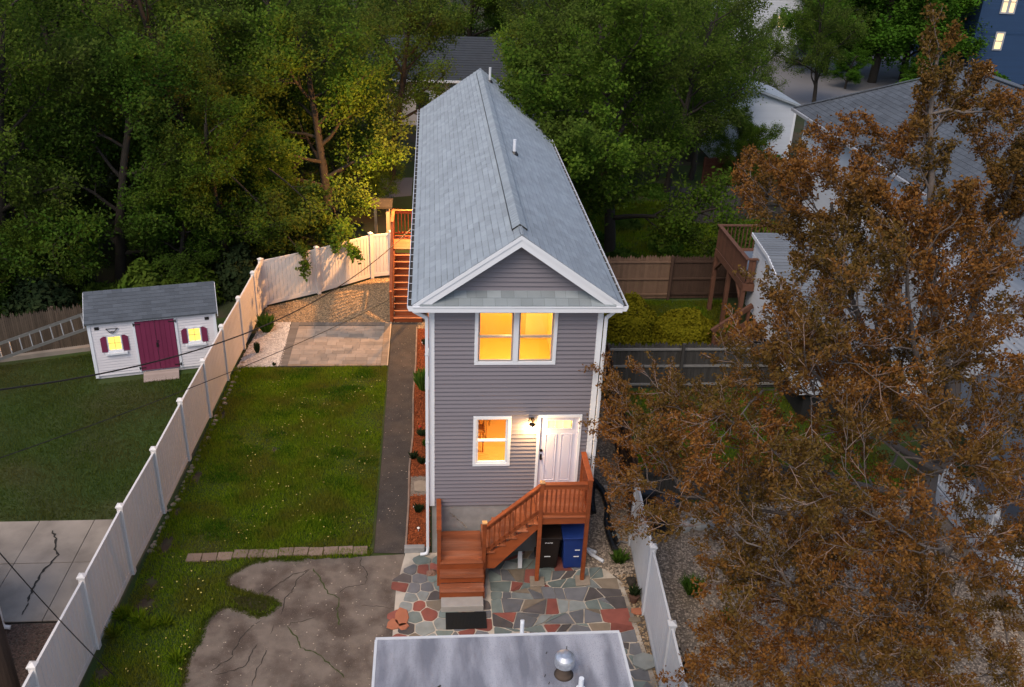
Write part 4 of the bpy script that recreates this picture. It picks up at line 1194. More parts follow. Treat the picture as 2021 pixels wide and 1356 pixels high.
# ================================================================ WHITE VINYL FENCES
def vinyl_fence(name, pts, label, mat, zh=1.83, cap_mat=None):
    f = thing(name, (pts[0][0], pts[0][1], 0), label, 'fence')
    pst = mesh_of('post', MB().box(-.064, .064, -.064, .064, 0, zh + .05), mat)
    capm_ = mesh_of('post_cap', MB().box(-.082, .082, -.082, .082, 0, .035).add([(-.082, -.082, .035), (.082, -.082, .035), (.082, .082, .035), (-.082, .082, .035), (0, 0, .085)], [(0, 1, 4), (1, 2, 4), (2, 3, 4), (3, 0, 4)]), mat)
    brd = mesh_of('fence_board', MB().add([(-.5, -.006, 0), (-.43, -.019, 0), (.43, -.019, 0), (.5, -.006, 0), (.5, .006, 0), (.43, .019, 0), (-.43, .019, 0), (-.5, .006, 0),
                                           (-.5, -.006, 1), (-.43, -.019, 1), (.43, -.019, 1), (.5, -.006, 1), (.5, .006, 1), (.43, .019, 1), (-.43, .019, 1), (-.5, .006, 1)],
                                          [(i, (i + 1) % 8, 8 + (i + 1) % 8, 8 + i) for i in range(8)] + [tuple(range(8, 16))]), mat)
    rail = mesh_of('rail', MB().box(0, 1, -.024, .024, 0, 1), mat)
    for i, p in enumerate(pts):
        a = math.atan2(pts[min(i + 1, len(pts) - 1)][1] - pts[max(i - 1, 0)][1], pts[min(i + 1, len(pts) - 1)][0] - pts[max(i - 1, 0)][0])
        po = piece('post', pst, f, (p[0], p[1], 0), (0, 0, a))
        c = link('post_cap', capm_, po); c.location = (0, 0, zh + .051)
    for i in range(len(pts) - 1):
        a, b = Vector(pts[i]), Vector(pts[i + 1])
        d = (b - a); L = d.length; d.normalize(); an = math.atan2(d.y, d.x)
        s = a + d * 0.06
        Lr = L - 0.12
        piece('rail', rail, f, (s.x, s.y, zh - .09), (0, 0, an), (Lr, 1, .09))
        piece('rail', rail, f, (s.x, s.y, 0.06), (0, 0, an), (Lr, 1, .14))
        n = max(1, round(Lr / 0.15)); w = Lr / n
        for k in range(n):
            q = s + d * (w * (k + .5))
            piece('fence_board', brd, f, (q.x, q.y, 0.195), (0, 0, an), (w - .006, 1, zh - .09 - .19))
    return f
LF = [(-7.02, -7.35), (-6.95, -5.05), (-6.86, -2.74), (-6.79, -0.45), (-6.66, 1.82), (-6.58, 4.15), (-6.48, 6.4), (-6.40, 8.65), (-6.28, 10.8), (-6.18, 12.95), (-6.12, 14.2), (-4.26, 15.42), (-2.34, 16.98), (-1.55, 17.22)]
vinyl_fence('vinyl_fence', LF, 'long white vinyl privacy fence between the two back lawns, bending to the stairs', vinyl)
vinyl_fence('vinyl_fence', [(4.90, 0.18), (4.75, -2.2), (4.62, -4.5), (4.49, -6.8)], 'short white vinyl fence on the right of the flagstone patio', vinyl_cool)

# small rocks lining the fence foot: each a thing of its own kind is too small to single out, one border
rocks = thing('rock_border', (-6.5, 5.0, 0), 'row of small pale stones lining the foot of the long white fence', 'stones')
rg = random.Random(77)
def rock_me(seed):
    r_ = random.Random(seed); mb = MB()
    n = 9
    prof = [(0.9, 0.0), (1.0, .35), (.72, .8), (.25, 1.0)]
    b = len(mb.v)
    for r, z in prof:
        for k in range(n):
            t = 6.283 * k / n; j = r_.uniform(.75, 1.2)
            mb.v.append((r * j * math.cos(t), r * j * math.sin(t), z * r_.uniform(.85, 1.1)))
    for i in range(3):
        for k in range(n):
            a, c = i * n + k, i * n + (k + 1) % n
            mb.f.append((a, c, c + n, a + n))
    mb.f.append(tuple(3 * n + k for k in range(n)))
    return mesh_of('rock', mb, rock)
RK = [rock_me(s) for s in range(5)]
y = 0.3
while y < 12.4:
    s = rg.uniform(.035, .08)
    xf = -6.78 + (y + .45) * 0.0468 + .16
    piece('stone', rg.choice(RK), rocks, (xf + rg.uniform(-.02, .06), y, -.01), (0, 0, rg.uniform(0, 6)), (s, s * rg.uniform(.8, 1.5), s * .8))
    y += s * 2 * rg.uniform(1.0, 2.6)

# ================================================================ WOOD FENCES
def picket_fence(name, a, b, h, label, mats, rails=(0.25, 0.9, 1.5), pw=0.10, rail_side=-1, post_step=2.4, rail_mat=None, jag=0.05, seed=1, split=None, post_mat=None, thick=.02, cat='fence'):
    r_ = random.Random(seed)
    a, b = Vector(a), Vector(b); d = b - a; L = d.length; d.normalize(); an = math.atan2(d.y, d.x)
    nrm = Vector((-d.y, d.x)) * rail_side
    f = thing(name, (a.x, a.y, 0), label, cat)
    pk = mesh_of('picket', MB().add([(-.5, -.5, 0), (.5, -.5, 0), (.5, .5, 0), (-.5, .5, 0), (-.5, -.5, .95), (.5, -.5, .95), (.5, .5, .95), (-.5, .5, .95), (0, -.5, 1), (0, .5, 1)],
                                    [(0, 1, 5, 8, 4), (2, 3, 7, 9, 6), (1, 2, 6, 5), (3, 0, 4, 7), (4, 8, 9, 7), (8, 5, 6, 9)]), mats[0])
    n = int(L / (pw + .006))
    for k in range(n):
        t = (k + .5) * L / n
        q = a + d * t
        m_ = mats[0] if split is None or t < split else mats[1]
        piece('picket', pk, f, (q.x, q.y, 0.02), (0, 0, an + r_.uniform(-.02, .02)), (pw, thick, h - .02 + r_.uniform(-jag, jag)), mat=m_ if m_ is not mats[0] else None)
    off = nrm * (thick / 2 + .022)
    for z_ in rails:
        s0 = a + off; e0 = b + off
        if split is None:
            part('rail', MB().beam((s0.x, s0.y, z_), (e0.x, e0.y, z_), .04, .07), rail_mat or mats[0], f)
        else:
            m0 = s0 + d * split
            part('rail', MB().beam((s0.x, s0.y, z_), (m0.x, m0.y, z_), .04, .07), rail_mat or mats[0], f)
            part('rail', MB().beam((m0.x, m0.y, z_ + .01), (e0.x, e0.y, z_ + .01), .04, .07), mats[1], f)
    t = 0.0
    offp = nrm * (thick / 2 + .022)
    while t < L + .01:
        q = a + d * min(t, L) + nrm * (thick / 2 + .092)
        part('post', MB().beam((q.x, q.y, 0), (q.x, q.y, h + .03), .09, .09, (0, 1, 0)), post_mat or mats[-1], f)
        t += post_step
    return f
picket_fence('wood_fence', (6.3, 14.95), (12.3, 15.1), 1.8, 'brown wooden fence with one pale and one dark section behind the bushes', (pale_wood, dark_wood), seed=2, split=2.95, rails=(0.2, .85, 1.55), post_step=2.95)
picket_fence('wood_fence', (5.55, 7.95), (11.4, 7.95), 1.62, 'dark weathered fence with three grey rails in front of the bushes', (grey_wood,), rails=(0.16, .82, 1.42), rail_mat=grey_rail, seed=3, jag=.06)
picket_fence('wood_fence', (5.08, 0.45), (5.5, 7.85), 1.75, 'dark brown wooden fence running back along the gravel beside the house', (dark_wood,), seed=4, rail_side=1)
picket_fence('wood_fence', (11.2, 23.6), (18.2, 24.4), 1.9, 'weathered grey fence under the trees far behind the deck', (grey_wood,), rails=(.9,), rail_mat=grey_wood, seed=5)
picket_fence('stockade_fence', (-19.0, 8.3), (-11.15, 11.0), 1.55, 'old stockade fence of thin stakes behind the leaning ladder', (stockade,), pw=.055, rails=(.4, 1.2), seed=6, jag=.09, rail_side=1, thick=.05)
picket_fence('wood_fence', (5.25, 1.95), (10.5, 1.95), 1.05, 'low dark fence across the gravel yard beside the white fence', (grey_wood,), rails=(.3, .85), seed=7)
picket_fence('wood_fence', (14.4, 29.5), (17.2, 30.3), 1.7, 'short red brown fence panel beneath the leaning tree', (M('redwood', (0.10, 0.035, 0.02), 0.9, 0.2, 3.0, objr=.15),), rails=(.5, 1.3), seed=8)
tag(part('fence_plinth', MB().beam(Vector((-19.0, 8.45, .05)), Vector((-11.3, 10.85, .05)), .3, .16), slab_mat, None), 'low concrete kerb at the foot of the stockade fence', 'kerb')

# ================================================================ SHED
SA = math.atan2(0.88, 3.66)
shed = thing('garden_shed', (-10.43, 8.70, 0), 'white garden shed with maroon double doors and dark shingle roof', 'shed', rz=SA)
SW, SD, SH = 3.76, 2.0, 1.97
def sp(name, mb, mat, parent=None, **k):
    return part(name, mb, mat, parent or shed, **k)
sw = sp('wall', MB().box(.02, SW - .02, .02, SD, .12, SH).prism([(.02, SH), (SD, SH), (.95, 2.55)], 'x', .02, SW - .02), shed_white)
sp('skid', MB().box(0.05, SW - .05, .04, SD, 0.0, .12), shed_white)
sd_open = [(0.50, 0.92, 0.95, 1.47), (1.32, 2.52, 0.05, 1.87), (2.86, 3.26, 0.98, 1.48)]
z = .12
while z < SH - .06:
    segs = [(0.09, SW - .09)]
    for (a0, a1, b0, b1) in sd_open:
        if z + .05 > b0 and z + .04 < b1:
            n_ = []
            for s0, s1 in segs:
                if a1 <= s0 or a0 >= s1: n_.append((s0, s1)); continue
                if a0 > s0: n_.append((s0, a0))
                if a1 < s1: n_.append((a1, s1))
            segs = n_
    for s0, s1 in segs:
        sp('clapboard', MB().add([(s0, .02, z), (s1, .02, z), (s0, -.012, z), (s1, -.012, z), (s0, .014, z + .098), (s1, .014, z + .098)], [(0, 2, 3, 1), (2, 4, 5, 3)]), shed_white, sw)
    z += .092
for x0 in (0.0, SW - .09):
    sp('corner_board', MB().box(x0, x0 + .09, -.022, .02, .05, SH - .02), trim)
sp('frieze', MB().box(0.09, SW - .09, -.020, .02, SH - .09, SH - .02), trim)
sa = math.atan2(2.60 - 1.99, 0.95 + 0.10)
srf = sp('roof', MB().prism([(-.10, 1.965), (.95, 2.575), (SD + .1, 1.965), (SD + .1, 1.92), (.95, 2.53), (-.10, 1.92)], 'x', -.06, SW + .06), shingle_dark)
slen = math.hypot(.61, 1.05)
nr = 9; ex = slen / nr
tabs = mesh_of('shingle', MB().add([(0, 0, .003), (1, 0, .003), (0, 0, .012), (1, 0, .012), (0, .16, .002), (1, .16, .002)], [(0, 1, 3, 2), (2, 3, 5, 4), (0, 2, 4), (1, 5, 3)]), shingle_dark)
rg = random.Random(12)
for side in (0, 1):
    sm = MB()
    for r_ in range(nr):
        x = -.06 - (r_ % 2) * .14
        d = r_ * ex
        while x < SW + .06:
            x0, x1 = max(x, -.06), min(x + .28, SW + .06)
            if x1 - x0 > .03:
                if side == 0:
                    piece('shingle', tabs, srf, (x0, -.10 + math.cos(sa) * d, 1.967 + math.sin(sa) * d), (sa, 0, 0), (x1 - x0 - .006, 1, 1))
                else:
                    y0, z0 = SD + .1 - math.cos(math.atan2(.61, 1.15)) * d, 1.967 + math.sin(math.atan2(.61, 1.15)) * d
                    sm.add([(x0, y0, z0), (x1 - .006, y0, z0), (x1 - .006, y0 - .14, z0 + .075), (x0, y0 - .14, z0 + .075)], [(0, 1, 2, 3)])
            x += .28
    if side == 1: sp('shingles', sm, shingle_dark, srf, kind='stuff')
for xe in (-.075, SW + .06):
    sp('rake_board', MB().prism([(-.12, 1.95), (.95, 2.57), (SD + .12, 1.95), (SD + .12, 1.84), (.95, 2.46), (-.12, 1.84)], 'x', xe, xe + .015), trim)
for x0, x1 in ((1.36, 1.925), (1.935, 2.50)):
    d_ = sp('door', MB().box(x0, x1, -.035, .0, .16, 1.86), maroon)
    for k in range(4):
        w = (x1 - x0) / 4
        sp('door_board', MB().box(x0 + k * w + .006, x0 + (k + 1) * w - .006, -.046, -.034, .165, 1.855), maroon, d_)
sp('door_jamb', MB().box(1.28, 1.35, -.03, .02, .12, 1.94).box(2.51, 2.58, -.03, .02, .12, 1.94).box(1.35, 2.51, -.03, .02, 1.87, 1.94), trim)
for x0, x1, z_ in ((1.30, 1.52, 1.78), (2.34, 2.56, 1.78), (1.30, 1.50, .26), (2.36, 2.56, .26)):
    sp('hinge', MB().box(x0, x1, -.056, -.046, z_ - .014, z_ + .014).box(x0 if x0 < 1.5 and x0 == 1.30 else x1 - .03, x0 + .03 if x0 == 1.30 else x1, -.058, -.03, z_ - .05, z_ + .05), black_iron)
sp('latch', MB().box(1.90, 1.96, -.07, -.046, .95, 1.10).box(1.93, 1.99, -.066, -.046, 1.14, 1.17), black_iron)
for (x0, x1, z0, z1) in ((0.50, 0.92, 0.95, 1.47), (2.86, 3.26, 0.98, 1.48)):
    w_ = sp('window', MB().box(x0, x1, -.03, .02, z0, z0 + .035).box(x0, x1, -.03, .02, z1 - .035, z1).box(x0, x0 + .035, -.03, .02, z0 + .035, z1 - .035).box(x1 - .035, x1, -.03, .02, z0 + .035, z1 - .035)
             .box(x0 - .02, x1 + .02, -.05, -.01, z0 - .04, z0 - .002).box(x0 - .05, x1 + .05, -.035, -.012, z1 + .002, z1 + .02), trim)
    xm, zm = (x0 + x1) / 2, (z0 + z1) / 2
    for a, b_ in ((x0 + .035, xm - .009), (xm + .009, x1 - .035)):
        for c_, e_ in ((z0 + .035, zm - .009), (zm + .009, z1 - .035)):
            sp('pane', MB().add([(a, .004, c_), (b_, .004, c_), (b_, .004, e_), (a, .004, e_)], [(0, 1, 2, 3)]), lit_yellow, w_)
    sp('muntin', MB().box(xm - .009, xm + .009, -.012, .008, z0 + .035, z1 - .035).box(x0 + .035, x1 - .035, -.010, .006, zm - .009, zm + .009), M('muntin_tan', (0.45, 0.36, 0.18), 0.6) if 'muntin_tan' not in MATS else MATS['muntin_tan'], w_)
    sp('window_ledge', MB().box(x0 - .10, x1 + .12, -.10, -.002, z0 - .11, z0 - .045), trim)
    for s0, s1, hi in ((x0 - .19, x0 - .02, -1), (x1 + .02, x1 + .19, 1)):
        zl, zh_ = (z1 - .07, z1 + .0) if hi < 0 else (z1 + .0, z1 - .07)
        pr = [(s0, z0 - .02), (s1, z0 - .02), (s1, zh_), ((s0 + s1) / 2, z1 - .01), (s0, zl)]
        sp('shutter', MB().prism(pr, 'y', -.032, -.012), maroon)
for x0 in (.20, SW - .34):
    sp('vent', MB().box(x0, x0 + .13, -.02, .0, 1.70, 1.80), black_iron)
sp('wall_hook', MB().tube([(.52, -.03, 1.72), (.60, -.04, 1.62), (.76, -.04, 1.62), (.86, -.03, 1.72)], .012, 6).tube([(.52, -.03, 1.72), (.86, -.03, 1.72)], .008, 6).tube([(.60, -.04, 1.62), (.64, -.04, 1.57), (.72, -.04, 1.57), (.76, -.04, 1.62)], .01, 6), black_iron)
rmp = sp('ramp', MB().add([(1.40, -.05, .12), (2.46, -.05, .12), (2.46, -.55, .02), (1.40, -.55, .02), (1.40, -.05, .0), (2.46, -.05, .0), (2.46, -.55, .0), (1.40, -.55, .0)],
                          [(3, 2, 1, 0), (0, 1, 5, 4), (3, 7, 6, 2), (0, 4, 7, 3), (1, 2, 6, 5)]), ramp_wood)
for k in range(5):
    y0 = -.06 - k * .098
    sp('ramp_board', MB().add([(1.405, y0, .128 - k * .02), (2.455, y0, .128 - k * .02), (2.455, y0 - .09, .110 - k * .02), (1.405, y0 - .09, .110 - k * .02)], [(3, 2, 1, 0)]), ramp_wood, rmp)

# ---- ladder leaning on the shed
la, lb = Vector((-14.9, 9.25, 0.16)), Vector((-10.72, 9.62, 1.62))
lad = thing('ladder', (la.x, la.y, 0), 'long aluminium ladder leaning on its foot against the left end of the shed', 'ladder')
sd_ = Vector((-.06, .10, .20))
for s in (-1, 1):
    part('ladder_rail', MB().beam(la + sd_ * s, lb + sd_ * s, .05, .09), alu, lad)
for k in range(13):
    p = la.lerp(lb, (k + .5) / 13)
    part('rung', MB().tube([p - sd_, p + sd_], .022, 8), alu, lad)

# ================================================================ FLAT-ROOFED BUILDING at the near edge
fb = thing('flat_roof_building', (1.2, -9.5, 0), 'low building with a streaked grey flat membrane roof in front of the patio', 'building')
FX0, FX1, FY1, FZ = -0.90, 3.24, -5.80, 3.0
part('wall', MB().box(FX0 + .12, FX1 - .12, -15.5, FY1 - .12, 0, FZ - .16), white_clap, fb)
part('roof', MB().add([(FX0, -15.6, FZ), (FX1, -15.6, FZ), (FX1, FY1, FZ), (FX0, FY1, FZ), (FX0, -15.6, FZ - .15), (FX1, -15.6, FZ - .15), (FX1, FY1, FZ - .15), (FX0, FY1, FZ - .15)],
                      [(0, 1, 2, 3), (7, 6, 5, 4), (0, 4, 5, 1), (1, 5, 6, 2), (2, 6, 7, 3), (3, 7, 4, 0)]), membrane, fb)
part('edge_trim', MB().box(FX0 - .012, FX1 + .012, FY1 - .02, FY1 + .025, FZ - .14, FZ + .018), flash, fb)
for x0 in (FX0 - .025, FX1 - .02):
    part('edge_trim', MB().box(x0, x0 + .045, -15.6, FY1 - .021, FZ - .14, FZ + .012), flash, fb)
part('membrane_seam', MB().box(FX0 + .02, FX1 - .02, -6.96, -6.90, FZ + .001, FZ + .006).box(FX0 + .02, FX1 - .02, -8.2, -8.14, FZ + .001, FZ + .006), membrane, fb)
rv = thing('roof_vent', (2.17, -6.70, FZ), 'round galvanised mushroom vent on the grey flat roof', 'vent')
part('stack', MB().lathe([(.16, 0), (.12, .03), (.10, .06), (.10, .30)], (2.17, -6.70, FZ + .001), 24), rust_metal, rv, smooth=True)
part('hood', MB().lathe([(.13, .24), (.165, .24), (.165, .36), (.155, .39), (.09, .43), (.02, .445)], (2.17, -6.70, FZ), 28), galv, rv)
tag(link('roof_pipe', mesh_of('roof_pipe', MB().tube([(2.40, -7.02, FZ - .02), (2.40, -7.02, FZ + .24)], .042, 14).tube([(2.40, -7.02, FZ), (2.40, -7.02, FZ + .02)], .08, 14), trim)), 'white plastic pipe standing on the flat roof beside the mushroom vent', 'pipe')
tag(link('roof_pipe', mesh_of('roof_pipe', MB().tube([(1.57, -5.74, 2.55), (1.57, -5.74, 3.22), (1.57, -5.72, 3.26)], .035, 12), trim)), 'white pipe rising past the far edge of the flat roof', 'pipe')
tag(link('fallen_stick', mesh_of('fallen_stick', MB().tube([(0.02, -6.98, FZ + .015), (0.09, -6.93, FZ + .02), (0.17, -6.86, FZ + .015)], .012, 6), bark_dark)), 'short dark stick lying on the flat roof', 'stick')
for (x, y, l) in ((1.93, -6.25, .04), (2.28, -6.2, .10), (1.85, -6.75, .05), (1.9, -6.9, .04), (2.1, -6.3, .03)):
    tag(link('fallen_twig', mesh_of('fallen_twig', MB().tube([(x, y, FZ + .008), (x + .02, y + l, FZ + .012)], .006, 5), bark_dark)), 'tiny dark twig scrap lying on the flat roof near the vent', 'twig', 'twigs on the flat roof')

# stones beside the patio
stone_spots = [((120, 530), .19, .30, 'large orange stone leaning at the left edge of the patio'), ((66, 585), .16, .19, 'small orange stone on the driveway edge of the patio'), ((135, 595), .14, .12, 'flat orange stone chip beside the patio edge')]
for (zx, zy), w, d, lab in stone_spots:
    p = P(760 + zx / 3.813, 1080 + zy / 3.813, .03)
    r_ = random.Random(zx); n = 7
    mb = MB(); mb.prism([(p[0] + w * math.cos(6.28 * k / n) * r_.uniform(.7, 1.1), p[1] + d * math.sin(6.28 * k / n) * r_.uniform(.7, 1.1)) for k in range(n)], 'z', .012, .05)
    tag(part('loose_stone', mb, orange_stone, None, bevel=.012), lab, 'stone')
for i, (px_, py_, w, d, m_, lab, z_) in enumerate([(1272, 1303, .28, .26, STONES[3], 'pale green flagstone propped beside the right edge of the patio', .09), (1253, 1222, .16, .1, STONES[4], 'small tan flagstone chip at the right patio edge', .05),
                                       (1260, 1205, .18, .12, orange_stone, 'reddish flat stone at the foot of the right white fence', .04)]):
    p = P(px_, py_, z_)
    r_ = random.Random(i); n = 6
    mb = MB(); mb.prism([(p[0] + w * math.cos(6.28 * k / n + .4) * r_.uniform(.8, 1.1), p[1] + d * math.sin(6.28 * k / n + .4) * r_.uniform(.8, 1.1)) for k in range(n)], 'z', z_ - .045, z_)
    tag(part('loose_stone', mb, m_, None, bevel=.01), lab, 'stone')
def rock_at(px_, py_, s, lab, m_=None, seed=0):
    p = P(px_, py_, 0)
    o = link('rock', RK[seed % 5]); o.location = (p[0], p[1], 0); o.scale = (s, s * .9, s * .8); o.rotation_euler = (0, 0, seed)
    if m_: o.material_slots[0].link = 'OBJECT'; o.material_slots[0].material = m_
    tag(o, lab, 'rock')
rock_at(1246, 1150, .15, 'dark brown rock by the right white fence', bark_dark, 1)
rock_at(1195, 962, .07, 'round white rock in the gravel right of the porch', pebble_white, 2)
rock_at(1214, 1060, .12, 'grey green rock beside the black drain pipe', STONES[3], 3)
rock_at(852, 1133, .13, 'brown rock beside the foot of the red stairs', M('brown_rock', (0.2, 0.11, 0.08), .9), 4)

# black corrugated drain hoses and a white pipe stub
def hose(pxs, r, mat, lab, nm='drain_hose', cat='hose', z_=.06):
    pts = [Vector(P(a, b, z_)) for a, b in pxs]
    q = []
    for i in range(len(pts) - 1):
        for k in range(6): q.append(pts[i].lerp(pts[i + 1], k / 6))
    q.append(pts[-1])
    sm = [q[0]] + [(q[i - 1] + q[i] + q[i + 1]) / 3 for i in range(1, len(q) - 1)] + [q[-1]]
    rad = [r * (1.0 if i % 2 else .88) for i in range(len(sm))]
    tag(link(nm, mesh_of(nm, MB().tube(sm, rad, 10), mat)), lab, cat)
hose([(1172, 948), (1190, 970), (1200, 1000), (1197, 1030), (1202, 1055), (1210, 1078), (1217, 1088)], .085, black_plastic, 'long black corrugated drain hose on the gravel right of the house')
hose([(1170, 960), (1169, 990), (1172, 1012)], .07, black_plastic, 'short black drain hose end beside the porch post')
hose([(1200, 1030), (1212, 1050), (1218, 1072)], .05, black_plastic, 'thin black hose branch joining the long drain hose')
hose([(1160, 1084), (1177, 1091)], .05, trim, 'white plastic pipe stub on the gravel beside the blue bin', 'pipe_stub', 'pipe')
hose([(1217, 1078), (1226, 1068), (1240, 1072)], .018, alu, 'bent pale metal rod beside the end of the drain hose', 'metal_rod', 'rod')

# ================================================================ LEFT EDGE: building corner, pole, cables
lbd = thing('left_building', (-10.5, -4.2, 0), 'corner of a pale building with downspout at the left edge of the slab', 'building')
part('wall', MB().box(-12.5, -9.02, -6.5, -1.98, 0, 2.9), M('pale_stucco', (0.20, 0.20, 0.21), 0.8), lbd)
part('roof', MB().box(-12.7, -9.06, -6.7, -2.05, 2.9, 3.05), shingle_dark, lbd)
part('corner_board', MB().box(-9.08, -9.005, -2.06, -1.965, 0, 2.9), M('tan_trim', (0.45, 0.33, 0.23), 0.7), lbd)
part('downspout', MB().box(-8.995, -8.92, -2.20, -2.12, .25, 2.8).tube([(-8.957, -2.16, .28), (-8.957, -2.16, .16), (-8.92, -2.16, .09), (-8.80, -2.16, .07)], .045, 10), vinyl, lbd)
pp_ = P(38, 1420, 0)
pole = thing('utility_pole', (pp_[0], pp_[1], 0), 'dark wooden utility pole at the lower left corner', 'pole')
POLE = Vector((pp_[0], pp_[1], 0))
part('shaft', MB().tube([POLE, POLE + Vector((0, 0, 4)), POLE + Vector((0, 0, 11.5))], [.17, .155, .12], 16), pole_wood, pole)
part('cross_arm', MB().box(POLE.x - 1.1, POLE.x + 1.1, POLE.y - .06, POLE.y + .06, 10.6, 10.75), pole_wood, pole)
def cable(a, b, sag, r, lab):
    a, b = Vector(a), Vector(b)
    pts = []
    for k in range(33):
        t = k / 32
        p = a.lerp(b, t); p.z -= sag * 4 * t * (1 - t)
        pts.append(p)
    tag(link('overhead_cable', mesh_of('overhead_cable', MB().tube(pts, r, 6), cable_mat)), lab, 'cable', 'overhead cables')
cable(POLE + Vector((-.1, .12, 6.95)), (-0.10, 16.3, 3.05), 1.5, .016, 'thick black cable drooping from the pole past the shed doors to the rear stairs')
cable(POLE + Vector((.1, .12, 5.55)), PY(775, 588, 14.2), 0.25, .009, 'thin cable crossing the long fence and paver terrace')
ca = P(-40, 1045, 5.0); cb = P(226, 1334, 0.02)
cable(ca, cb, 0.12, .010, 'black cable running down across the near fence panels to the grass')

# ================================================================ RIGHT NEIGHBOUR: white house, wing, deck, porch
wh = thing('white_house', (20.4, 8.0, 0), 'large white house with dark grey hip roof behind the rusty tree', 'house')
WX, WY0, WY1, WZ = 16.0, -6.0, 20.9, 6.15
part('wall', MB().box(WX, WX + 8.3, WY0, WY1, 0, WZ), white_clap, wh)
cb_me = mesh_of('clapboard', MB().add([(0, 0, 0), (0, 1, 0), (-.022, 0, 0), (-.022, 1, 0), (-.003, 0, .15), (-.003, 1, .15)], [(0, 1, 3, 2), (2, 3, 5, 4)]), white_clap)
for k in range(41):
    piece('clapboard', cb_me, wh, (WX - .002, WY0, .1 + k * .145), scale=(1, WY1 - WY0, 1))
e = .45; x0, x1, y0, y1, zr, hwid = WX - e, WX + 8.3 + e, WY0 - e, WY1 + e, 8.75, 4.6
wr = part('roof', MB().add([(x0, y0, WZ), (x1, y0, WZ), (x1, y1, WZ), (x0, y1, WZ), ((x0 + x1) / 2, y0 + hwid, zr), ((x0 + x1) / 2, y1 - hwid, zr), (x0, y0, WZ - .12), (x1, y0, WZ - .12), (x1, y1, WZ - .12), (x0, y1, WZ - .12)],
                           [(0, 1, 4), (1, 2, 5, 4), (2, 3, 5), (3, 0, 4, 5), (6, 7, 1, 0), (7, 8, 2, 1), (8, 9, 3, 2), (9, 6, 0, 3), (9, 8, 7, 6)]), shingle_dark, wh)
# shingle courses on the slope that faces us, tabs in staggered courses
cm = MB(); sr = math.hypot((x1 - x0) / 2, zr - WZ); n_c = 26
rg = random.Random(14)
for r_ in range(n_c):
    f0, f1 = r_ / n_c, (r_ + 1.25) / n_c
    f1 = min(f1, 1.0)
    xa, xb = x0 + (x1 - x0) / 2 * f0, x0 + (x1 - x0) / 2 * f1
    za, zb = WZ + (zr - WZ) * f0, WZ + (zr - WZ) * f1
    y = 3.0 - (r_ % 2) * .16
    ymax = y1 - hwid * f1
    while y < ymax:
        ye = min(y + .32, ymax)
        if y > y0 + hwid * f1:
            cm.add([(xa, y, za + .006), (xa, ye - .012, za + .006), (xa, ye - .012, za + .024), (xa, y, za + .024), (xb, y, zb + .006), (xb, ye - .012, zb + .006)], [(0, 3, 2, 1), (3, 4, 5, 2)])
        y += .32
part('shingles', cm, shingle_dark, wr, kind='stuff')
part('hip_cap', MB().beam((x0, y1, WZ + .03), ((x0 + x1) / 2, y1 - hwid, zr + .03), .28, .03).beam(((x0 + x1) / 2, y1 - hwid, zr + .035), ((x0 + x1) / 2, y0 + hwid, zr + .035), .28, .03), shingle_dark, wr)
part('gutter', MB().box(x0 - .10, x0 + .01, y0, y1 + .02, WZ - .12, WZ - .005), M('grey_gutter', (0.30, 0.31, 0.33), .6), wh)
part('soffit', MB().box(x0, WX, y0, y1, WZ - .16, WZ - .125), trim, wh)
for yy in (2.6, -1.5):
    for z0 in (1.3, 4.0):
        if z0 < 2 and yy > 6: continue
        w_ = part('window', MB().box(WX - .06, WX - .005, yy - .5, yy + .5, z0, z0 + .09).box(WX - .06, WX - .005, yy - .5, yy + .5, z0 + 1.35, z0 + 1.44).box(WX - .06, WX - .005, yy - .5, yy - .41, z0 + .09, z0 + 1.35)
                  .box(WX - .06, WX - .005, yy + .41, yy + .5, z0 + .09, z0 + 1.35).box(WX - .05, WX - .005, yy - .41, yy + .41, z0 + .70, z0 + .75), trim, wh)
        part('pane', MB().box(WX - .034, WX - .030, yy - .41, yy + .41, z0 + .09, z0 + 1.35), car_glass, w_)
part('corner_board', MB().box(WX - .03, WX + .1, WY1 - .1, WY1 + .03, 0, WZ - .13), trim, wh)

wing = thing('white_wing', (13.8, 9.8, 0), 'low white clapboard wing with sloping grey roof right of the brown deck', 'building')
prof = [(11.25, 1.55), (11.25, 4.0), (9.7, 3.84), (7.4, 3.18), (5.8, 2.55), (5.8, 0.95)]
wsh = part('wall', MB().prism(prof, 'x', 11.0, 15.95), white_clap, wing)
part('skirt', MB().prism([(11.1, 0), (11.1, 1.5), (5.95, .92), (5.95, 0)], 'x', 11.3, 15.9), M('dark_skirt', (0.02, 0.02, 0.02), 0.9), wing)
k = 0
def topz(y):
    for (ya, za), (yb, zb) in zip(prof[1:4], prof[2:5]):
        if yb <= y <= ya: return zb + (za - zb) * (y - yb) / (ya - yb)
    return 4.0
for k in range(28):
    z_ = .96 + k * .108
    ye = 11.25
    # the near end of the course follows the slope of the roof
    ys = 5.8
    while (topz(ys) < z_ + .1 or .95 + (ys - 5.8) * .11 > z_ + .05) and ys < 11.2:
        if .95 + (ys - 5.8) * .11 > z_ + .05: break
        ys += .05
    ye = min(ye, 5.8 + (z_ + .05 - .95) / .11)
    if ye - ys > .1:
        part('clapboard', MB().add([(11.0, ys, z_), (11.0, ye, z_), (10.975, ys, z_), (10.975, ye, z_), (10.997, ys, z_ + .11), (10.997, ye, z_ + .11)], [(0, 1, 3, 2), (2, 3, 5, 4)]), white_clap, wsh)
rp = [(11.4, 4.05), (9.7, 3.89), (7.4, 3.23), (5.6, 2.53)]
rm = MB()
